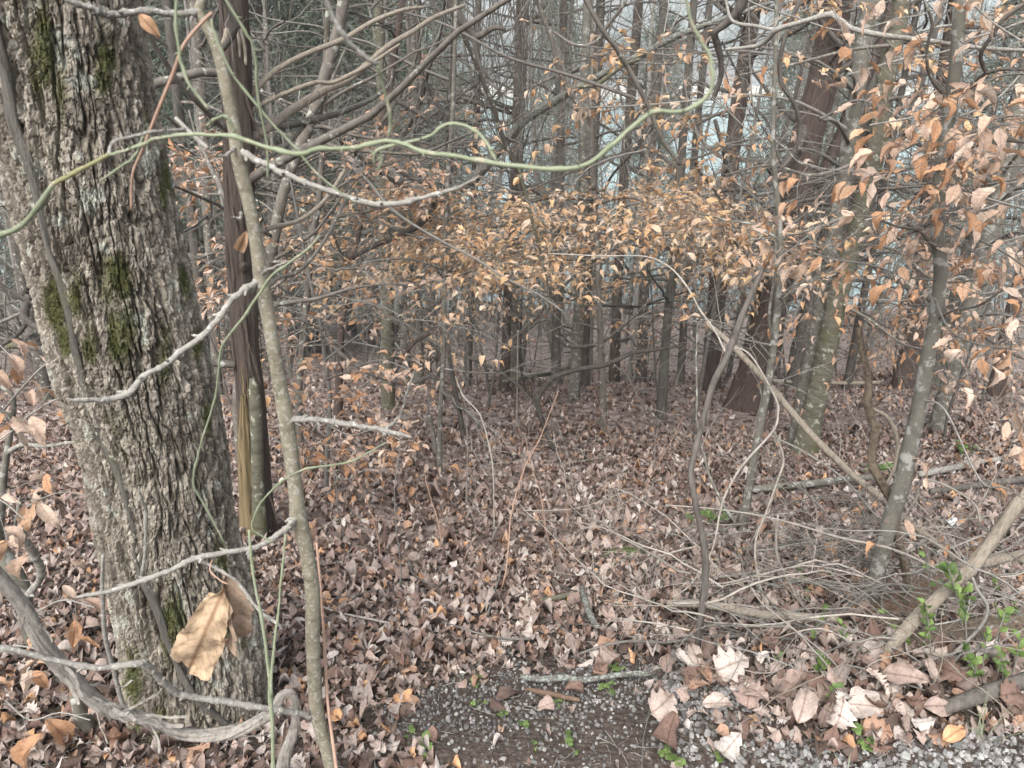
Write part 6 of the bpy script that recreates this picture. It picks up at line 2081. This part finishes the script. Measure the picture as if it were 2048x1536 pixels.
rod('leaning_pole', 'long pale dead pole slanting from upper left down to the brush on the right', 'pole', [(1412, 645, 9), (1440, 668, 11), (1468, 695, 12), (1529, 760, 13), (1587, 828, 14), (1639, 886, 14), (1707, 951, 14), (1758, 992, 15), (1820, 1045, 15), (1870, 1085, 15), (1915, 1122, 13)], tanm, 3.3, 2.42, 10, .2, twig=(3, .25, 0))
rod('tan_pole', 'thick pale tan vine stem slanting up from the big-leaf drift to the right edge', 'vine', [(2100, 930, 20), (2050, 992, 20), (2030, 1012, 21), (1980, 1086, 22), (1936, 1141, 22), (1878, 1192, 23), (1827, 1243, 22), (1775, 1302, 21), (1734, 1367, 19), (1722, 1390, 17)], tanm, 1.75, 1.55, kind='vine', nu=24, per_m=200)
rod('dark_young_stem', 'dark crooked young stem with a pale lower half rising in front of the great cedar', 'sapling', [(1545, 500, 8), (1512, 568, 10), (1485, 630, 12), (1457, 705, 14), (1427, 767, 13), (1406, 842, 12), (1392, 893, 13), (1382, 937, 12), (1384, 965, 13), (1389, 996, 12), (1399, 1045, 13), (1409, 1100, 14), (1410, 1165, 14), (1400, 1250, 14), (1395, 1300, 13), (1392, 1356, 14)], M['dark'], 1.8, 1.62, 10, .2, twig=(4, .25, 1))
rod('dead_snag', 'broken dead brown snag with peeling bark left of the blotched beech', 'snag', [(1719, 655, 6), (1726, 700, 9), (1734, 739, 10), (1738, 775, 12), (1734, 801, 14), (1742, 840, 12), (1748, 859, 11), (1741, 910, 10), (1745, 935, 12), (1758, 961, 13), (1789, 1013, 14), (1796, 1062, 15), (1812, 1120, 16), (1818, 1170, 15), (1812, 1220, 15)], M['rotten'], 2.2, 1.95, kind='split', nu=14)
rod('slender_shoot', 'tan bent stem arching right of the dead snag', 'vine', [(1740, 815, 7), (1775, 835, 8), (1795, 880, 8), (1790, 930, 7), (1770, 975, 6), (1765, 985, 6)], tanm, 2.2, 2.1)

# pale arching canes
for k, (lab, pts, Y0, Y1) in enumerate([
    ('pale thin cane arching over from the centre towards the great cedar', [(1100, 507, 3), (1200, 512, 4), (1290, 513, 4), (1340, 535, 4), (1375, 575, 5), (1400, 620, 5), (1430, 662, 5), (1452, 706, 6)], 2.9, 2.4),
    ('pale cane bending down from the long pale pole into the litter', [(1460, 700, 4), (1480, 697, 5), (1502, 712, 5), (1526, 749, 5), (1553, 801, 6), (1556, 825, 6), (1546, 862, 6), (1485, 931, 6), (1451, 989, 6), (1438, 1035, 5), (1433, 1065, 5), (1420, 1110, 4), (1380, 1170, 4), (1345, 1195, 3)], 2.2, 1.9),
    ('pale cane dropping in a long curve left of the blotched beech', [(1548, 860, 5), (1567, 917, 6), (1555, 961, 6), (1533, 1023, 6), (1514, 1070, 6), (1510, 1110, 6), (1516, 1150, 6), (1530, 1200, 5), (1570, 1247, 5), (1600, 1270, 4)], 2.1, 1.85),
    ('pale bent stem curving up from the litter in the centre', [(911, 753, 3), (918, 772, 3), (928, 794, 4), (959, 828, 4), (976, 883, 4), (986, 941, 4), (988, 1040, 4), (986, 1130, 4)], 3.4, 2.9),
    ('thin straight pale stem rising near the centre trees', [(1036, 660, 4), (1035, 720, 4), (1034, 800, 4), (1032, 860, 4)], 5.0, 4.9),
    ('thin tan cane leaning across the brush on the right', [(1540, 870, 4), (1610, 905, 5), (1690, 960, 5), (1760, 1040, 5), (1830, 1090, 4)], 2.5, 2.2),
    ('pale forked cane running right above the fallen pale pole', [(1330, 1010, 4), (1450, 1020, 4), (1560, 1040, 5), (1680, 1075, 6), (1790, 1100, 7), (1900, 1150, 7), (2000, 1190, 7), (2080, 1215, 7)], 2.0, 1.8),
    ('pale curved cane reaching right from the dead snag foot', [(1795, 1050, 5), (1830, 1000, 6), (1845, 960, 6), (1900, 975, 5), (1950, 1010, 6), (1960, 1045, 6)], 2.2, 2.1),
    ('tan cane arching out of the green leafy shoots at the lower right', [(1855, 1400, 6), (1880, 1350, 7), (1905, 1310, 8), (1960, 1255, 8), (1975, 1215, 8), (1955, 1180, 7), (1945, 1155, 6)], 1.55, 1.6),
    ('thin grey cane looping at the bottom right corner', [(1985, 1250, 6), (1950, 1300, 7), (1920, 1310, 6), (1900, 1345, 6), (1930, 1350, 6), (2000, 1360, 5), (2060, 1345, 5)], 1.5, 1.5),
    ('brown arching branch reaching left out of the brush pile', [(1480, 1272, 9), (1400, 1275, 9), (1330, 1285, 8), (1250, 1283, 8), (1180, 1300, 7), (1110, 1330, 6), (1050, 1360, 5), (990, 1375, 3)], 1.75, 1.65),
    ('dark thin branch crossing the brush towards the soil patch', [(1420, 1330, 10), (1370, 1350, 9), (1300, 1365, 8), (1250, 1375, 7), (1200, 1395, 6), (1165, 1405, 4)], 1.6, 1.5),
    ('brown branch curving over the blotched beech foot', [(1560, 1300, 7), (1640, 1255, 9), (1690, 1220, 10), (1740, 1180, 10), (1790, 1168, 9), (1850, 1180, 8)], 1.85, 1.8),
    ('dark stick rising from the brush beside the fallen pale branch', [(1640, 1250, 8), (1600, 1200, 8), (1560, 1130, 8), (1552, 1080, 7), (1556, 1030, 6)], 2.0, 2.0),
    ('grey stick standing out of the brush right of the dark young stem', [(1430, 1230, 11), (1450, 1255, 12), (1480, 1285, 12)], 1.9, 1.8)]):
    rod('bare_cane', lab, 'cane', [(q[0], q[1], q[2] * .8) for q in pts], pal if 'pale' in lab else (M['twig'] if 'tan' in lab or 'grey' in lab else M['twig_dark']), Y0, Y1, 6, .1, twig=(6, .22, 1))

# brush pile of dry twigs on the right
g = np.random.RandomState(531)
brush_l = ['dry pale twiggy branch in the brush pile at the right', 'dry grey twiggy branch in the brush pile at the right', 'dry brown twiggy branch in the brush pile at the right']
for k in range(110):
    px, py = g.uniform(1330, 2060), g.uniform(1080, 1330)
    p = gnd(px, py) + [0, 0, g.uniform(.02, .22)]
    a = math.radians(g.choice([g.normal(170, 28), g.normal(10, 25), g.normal(120, 25)], p=[.6, .25, .15]))
    d = np.array([math.cos(a), math.sin(a) * .5, g.uniform(-.05, .55)])
    mb = MB()
    r = g.uniform(.0016, .0044)
    Q = walk(g, p, d, g.uniform(.3, .95), 15, .17, -.03)
    Q_len = np.linalg.norm(np.diff(Q, axis=0), axis=1).sum()
    gz = hgt(Q[:, 0], Q[:, 1]) + .012
    Q[:, 2] = np.maximum(Q[:, 2], gz)
    tube(mb, Q, np.linspace(r, .0008, len(Q)), 5)
    twiggy(g, mb, Q, r * .6, 9, .24, 1, .12, -.01, rmin=.0007)
    j = g.randint(3)
    tag(mb.build('dry_branch', (M['palestem'], M['twig'], M['twig_dark'])[j], None, p), ('long ' if Q_len > .68 else 'short ') + ('stout ' if r > .0036 else 'thin ') + ('pale', 'grey', 'brown')[j] + ' dry branch rooted ' + near_floor(p), 'branch', ('pale', 'grey', 'brown')[j] + ' dry branches in the brush pile')

# thin stems and vines over the rotten log
g = np.random.RandomState(533)
for k in range(30):
    px, py = g.uniform(1640, 2060), g.uniform(1230, 1400)
    p = gnd(px, py) + [0, 0, .01]
    d = np.array([g.normal(0, .8), g.normal(0, .35), g.uniform(.3, 1.1)])
    mb = MB()
    r = g.uniform(.0014, .0034)
    Q = walk(g, p, d, g.uniform(.25, .75), 12, .15, -.09)
    Q[:, 2] = np.maximum(Q[:, 2], hgt(Q[:, 0], Q[:, 1]) + .008)
    Q = smooth_line(Q, 2)
    tube(mb, Q, np.linspace(r, .0007, len(Q)), 5)
    twiggy(g, mb, Q, r * .6, 4, .12, 0, .16, -.02, rmin=.0006)
    j = g.randint(3)
    tag(mb.build('arching_vine', (M['palestem'], M['tan'], M['twig'])[j], None, p), ('stout ' if r > .0024 else 'thin ') + ('pale', 'tan', 'grey')[j] + ' arching vine stem rooted ' + near_floor(p), 'vine', ('pale', 'tan', 'grey')[j] + ' arching stems over the rotten log')

# twigs fallen on the open slope
for k in range(46):
    px, py = g.uniform(480, 2000), g.uniform(830, 1300)
    p = gnd(px, py) + [0, 0, .02]
    a = g.rand() * 6.283
    d = np.array([math.cos(a), math.sin(a), -.3 * math.sin(a) + g.uniform(0, .12)])
    mb = MB()
    Q = walk(g, p, d, g.uniform(.15, .6), 7, .12, 0)
    Q[:, 2] = np.maximum(hgt(Q[:, 0], Q[:, 1]) + .03, Q[:, 2] * .4 + .6 * (hgt(Q[:, 0], Q[:, 1]) + .03))
    r = g.uniform(.0015, .006)
    tube(mb, Q, np.linspace(r, r * .4, len(Q)), 5)
    twiggy(g, mb, Q, r * .6, 4, .15, 0, rmin=.0008)
    j = g.randint(3)
    tag(mb.build('fallen_twig', (M['palestem'], M['twig'], M['twig_dark'])[j], None, p), ('pale', 'grey', 'brown')[j] + ' fallen twig on the litter ' + near_floor(p), 'twig', ('pale', 'grey', 'brown')[j] + ' twigs fallen on the slope')

# tangled dark branches at the left edge
g = np.random.RandomState(541)
for k, (lab, pts, Y0, Y1) in enumerate([
    ('dark curved limb at the left edge hooking round beside the mossy trunk', [(-60, 540, 14), (0, 572, 13), (25, 588, 12), (45, 592, 13), (60, 570, 13), (80, 540, 9)], 2.6, 2.5),
    ('dark branch dropping behind the left side of the mossy trunk', [(58, 590, 16), (50, 620, 17), (52, 640, 15), (80, 660, 11), (110, 700, 10), (125, 745, 12), (140, 790, 12)], 2.5, 2.4),
    ('grey fallen limb lying across the left edge', [(-60, 700, 16), (0, 692, 15), (50, 692, 13), (100, 702, 11)], 2.8, 2.7),
    ('thin dark limb slanting up at the left edge', [(-40, 715, 7), (20, 680, 8), (50, 650, 9), (55, 610, 7)], 2.5, 2.5),
    ('ridged pale limb entering at the left edge', [(-60, 408, 12), (0, 408, 13), (40, 405, 12), (80, 412, 10)], 2.8, 2.8)]):
    rod('dead_limb', lab, 'branch', pts, M['dark'] if 'dark' in lab else M['grey'], Y0, Y1, 8, .2, twig=(14, .35, 2))

# ------------------------------------------------------------------ small green plants, moss, paper
GREENS = [(0.135, 0.215, 0.065), (0.175, 0.26, 0.085), (0.10, 0.165, 0.055)]
gl = leaf_mesh('green_leaf', M['greenleaf'], kind='oval', n=7, cols=5, curl=.4, fold=.2, cup=.2, seed=3)
mc = MB()
for k in range(3):
    V, Q, UV = leaf_geo('oval', 6, 3, .25, .2, 0, 0, k)
    a = k * 2.094
    Rz = np.array([(math.cos(a), -math.sin(a), 0), (math.sin(a), math.cos(a), 0), (0, 0, 1)])
    W = (V * [1.7, .8, 1] + [0, .05, .0]) @ Rz.T
    mc.add(W, Q, None, None, UV)
clover = mc.mesh('clover_leaf')
clover.materials.append(M['greenleaf'])


def clover_plant(px, py, n, s, lab, seed):
    g = np.random.RandomState(seed)
    b = gnd(px, py)
    b[2] = float(hgt(b[0], b[1]))
    root = empty('clover_seedling', b, lab, 'plant', 'clover seedlings on the soil')
    ms = MB()
    for k in range(n):
        t = b + np.array([g.normal(0, s * .7), g.normal(0, s * .7), s * g.uniform(.5, 1.2)])
        tube(ms, np.array([b, (b + t) / 2 + [0, 0, s * .1], t]), .0006, 4)
        o = bpy.data.objects.new('leaf', clover)
        o.parent = root
        o.location = Vector(t - b)
        o.rotation_euler = (g.normal(0, .35), g.normal(0, .35), g.rand() * 6)
        sc = s * g.uniform(.45, .75)
        o.scale = (sc, sc, sc)
        o.color = (*np.array(GREENS[g.randint(3)]) * g.uniform(.8, 1.3), 1)
        COL.objects.link(o)
    ms.build('stem', M['green'], root)


for k, (px, py, n, s, lab) in enumerate([
    (1137, 1492, 5, .020, 'clover seedling in the middle of the bare soil patch'), (1050, 1455, 4, .018, 'clover seedling left of the middle of the soil patch'), (955, 1415, 4, .016, 'clover seedling at the upper left of the gravel patch'),
    (1120, 1410, 4, .014, 'small clover seedling by the reddish wood sliver'), (1010, 1435, 4, .016, 'clover seedling on dark gravel right of the pale leaf'), (850, 1500, 6, .020, 'clover clump at the left edge of the soil patch'),
    (1345, 1528, 9, .024, 'clover clump at the bottom edge beside the dark crumpled leaf'), (1728, 1495, 9, .022, 'clover clump standing on the pale gravel'), (1440, 1526, 6, .018, 'clover clump on the left end of the gravel strip'),
    (830, 1470, 4, .014, 'faint clover seedling among the litter left of the soil patch'), (1075, 1490, 3, .012, 'tiny clover seedling on the bare soil'), (1210, 1380, 6, .02, 'green seedling beside the lichen stick'), (1232, 1345, 7, .022, 'green leafy seedling behind the lichen stick'), (950, 1365, 5, .02, 'green shoots at the top of the gravel patch')]):
    clover_plant(px, py, n, s, lab, 600 + k)


def shoot(pts, Y, nl, L, lab, seed, bright=1.0):
    g = np.random.RandomState(seed)
    P, R = wline(pts, Y, None, 6)
    root = empty('honeysuckle_shoot', P[-1], lab, 'plant')
    ms = MB()
    tube(ms, P, R, 5)
    ms.build('stem', M['twig'], root)
    for k in range(nl):
        i = int(len(P) * (.02 + .7 * (k // 2) / max(1, nl // 2)))
        i = min(i, len(P) - 2)
        t = P[max(0, i - 1)] - P[i + 1]
        t /= np.linalg.norm(t) + 1e-9
        d = side_dir(g, t, g.uniform(.6, 1.2)) + [0, 0, .25]
        B = basis(d, np.array([0, -.6, 1]) + g.normal(0, .25, 3))
        o = bpy.data.objects.new('leaf', gl)
        o.parent = root
        l = L * g.uniform(.65, 1.15)
        m4 = Matrix.Identity(4)
        for r in range(3):
            for c in range(3):
                m4[r][c] = B[r, c] * l
            m4[r][3] = P[i][r] - P[-1][r]
        o.matrix_basis = m4
        o.color = (*np.array(GREENS[g.randint(3)]) * g.uniform(.85, 1.35) * bright, 1)
        COL.objects.link(o)


for k, (pts, Y, n, L, lab) in enumerate([
    ([(1895, 1135, 3), (1905, 1160, 3), (1915, 1200, 3), (1925, 1250, 3)], 1.6, 12, .038, 'leafy green honeysuckle rosette on the pale tan pole'),
    ([(1850, 1212, 3), (1856, 1240, 3), (1860, 1280, 3), (1862, 1320, 3)], 1.58, 10, .034, 'leafy green honeysuckle shoot left of the pale tan pole'),
    ([(1925, 1185, 3), (1930, 1215, 3), (1932, 1255, 3), (1935, 1320, 3)], 1.52, 10, .040, 'leafy green honeysuckle shoot with long leaves right of the pale tan pole'),
    ([(1683, 1250, 3), (1690, 1280, 3), (1700, 1310, 3)], 1.62, 8, .026, 'green shoot behind the grey ribbed leaf'),
    ([(1645, 1325, 3), (1640, 1345, 3), (1640, 1365, 3)], 1.5, 8, .034, 'bright green shoot among the big drifted leaves'),
    ([(1850, 1115, 2), (1857, 1150, 2), (1860, 1190, 2)], 1.65, 5, .024, 'thin green sprig left above the honeysuckle rosette'),
    ([(2010, 1225, 3), (2000, 1255, 3), (1985, 1300, 3)], 1.5, 8, .028, 'green sprig near the right edge above the rotten log'),
    ([(2040, 1280, 3), (2035, 1310, 3), (2025, 1350, 3)], 1.45, 6, .036, 'yellow-green shoot at the right edge'),
    ([(1560, 1315, 2), (1555, 1335, 2), (1550, 1360, 2)], 1.55, 6, .022, 'small yellow-green shoot at the left of the big-leaf drift'),
    ([(1670, 1375, 3), (1660, 1395, 3), (1655, 1410, 3)], 1.4, 7, .028, 'dark green shoot beside the long pointed leaf'),
    ([(1985, 1165, 2), (1990, 1190, 2), (1992, 1240, 2)], 1.62, 5, .022, 'thin bright sprig right of the honeysuckle rosette'),
    ([(1950, 1320, 3), (1952, 1345, 3), (1950, 1380, 3)], 1.45, 9, .030, 'dark green sprig above the dark limb at the lower right'),
    ([(1975, 1270, 2), (1970, 1300, 2), (1965, 1340, 2)], 1.48, 7, .028, 'green sprig hanging over the rotten log')]):
    shoot(pts, Y, n, L, lab, 700 + k)

g = np.random.RandomState(905)
for k in range(11):
    px, py = g.uniform(1600, 2040), g.uniform(1180, 1390)
    p0 = gnd(px, py)
    h = g.uniform(40, 90)
    shoot([(px + g.normal(0, 14), py - h, 2), (px + g.normal(0, 6), py - h * .5, 2), (px, py, 3)], p0[1], int(g.randint(5, 10)), g.uniform(.018, .030), ('small', 'tiny', 'spindly', 'leaning', 'bushy', 'upright', 'fresh', 'sparse', 'low', 'pale', 'forked')[k % 11] + ' bright green shoot ' + near_floor(p0), 760 + k)


def grass_tuft(px, py, n, h, lab, seed):
    g = np.random.RandomState(seed)
    b = gnd(px, py)
    mb = MB()
    for k in range(n):
        p = b + [g.normal(0, .012), g.normal(0, .01), -.005]
        Q = walk(g, p, (g.normal(0, .3), g.normal(0, .25), 1), h * g.uniform(.6, 1.2), 6, .12, -.05)
        w = np.array([g.normal(0, 1), g.normal(0, 1), 0])
        w /= np.linalg.norm(w)
        wd = np.linspace(.0022, .0003, len(Q))[:, None] * w
        V = np.vstack([Q - wd, Q + wd])
        m_ = len(Q)
        mb.add(V, [(j, j + 1, m_ + j + 1, m_ + j) for j in range(m_ - 1)])
    tag(mb.build('grass_tuft', M['green'], None, b), lab, 'grass')


for k, (px, py, n, h, lab) in enumerate([(1965, 1480, 9, .14, 'tall green grass blades at the lower right by the buff folded leaf'), (1700, 1530, 3, .05, 'few grass blades on the gravel at the bottom edge'), (810, 1510, 5, .04, 'small grass tuft at the bottom left of the soil patch'), (930, 1370, 6, .03, 'thin grass sprouts at the top of the gravel patch'),
                                         (740, 1440, 6, .04, 'thin grass sprouts in litter left of the gravel patch'), (1425, 1500, 3, .04, 'two broad grass blades at the left end of the gravel strip'), (1620, 1530, 3, .06, 'grass blades leaning at the bottom of the gravel strip')]):
    grass_tuft(px, py, n, h, lab, 800 + k)


def cushion(name, lab, px, py, rx, ry, h, seed, mat='moss', cat='moss'):
    b = gnd(px, py)
    g = np.random.RandomState(seed)
    n, m_ = 14, 28
    V = []
    for i in range(n + 1):
        r = i / n
        for j in range(m_):
            a = j / m_ * 6.283
            x = b[0] + rx * r * math.cos(a) * (1 + .3 * math.sin(3 * a + seed))
            y = b[1] + ry * r * math.sin(a) * (1 + .3 * math.cos(2 * a))
            V.append((x, y, float(hgt(x, y)) + h * (1 - r ** 2) + g.uniform(0, .006) * (r < .9) - .004 * (i == n)))
    mb = MB()
    mb.add(V, [(i * m_ + j, i * m_ + (j + 1) % m_, (i + 1) * m_ + (j + 1) % m_, (i + 1) * m_ + j) for i in range(n) for j in range(m_)][::-1])
    tag(mb.build(name, M[mat], None, b), lab, cat)


cushion('moss_cushion', 'green moss cushion in the leaf litter right of centre', 1245, 1108, .09, .07, .03, 3)
cushion('moss_cushion', 'green moss cushion between the leaves left of the dark young stem', 1150, 1200, .03, .03, .02, 4)
b = gnd(1915, 1062)
V, Q, UV = leaf_geo('oval', 9, 7, .9, .5, .1, .9, 9)
mb = MB()
mb.add(V * [1.8, 1, .8] * .06 + b + [-.03, 0, .03], Q)
tag(mb.build('paper_scrap', M['paper'], None, b, smooth=False), 'crumpled white paper scrap lying in the brush at the right', 'litter')
for k, (px, py) in enumerate([(1418, 1046), (1930, 905), (1745, 952)]):
    clover_plant(px, py, 9, .05, ('dark green small plant by the dark young stem', 'pale green small plant in the litter at the right', 'green sprig behind the long pale pole')[k], 650 + k)
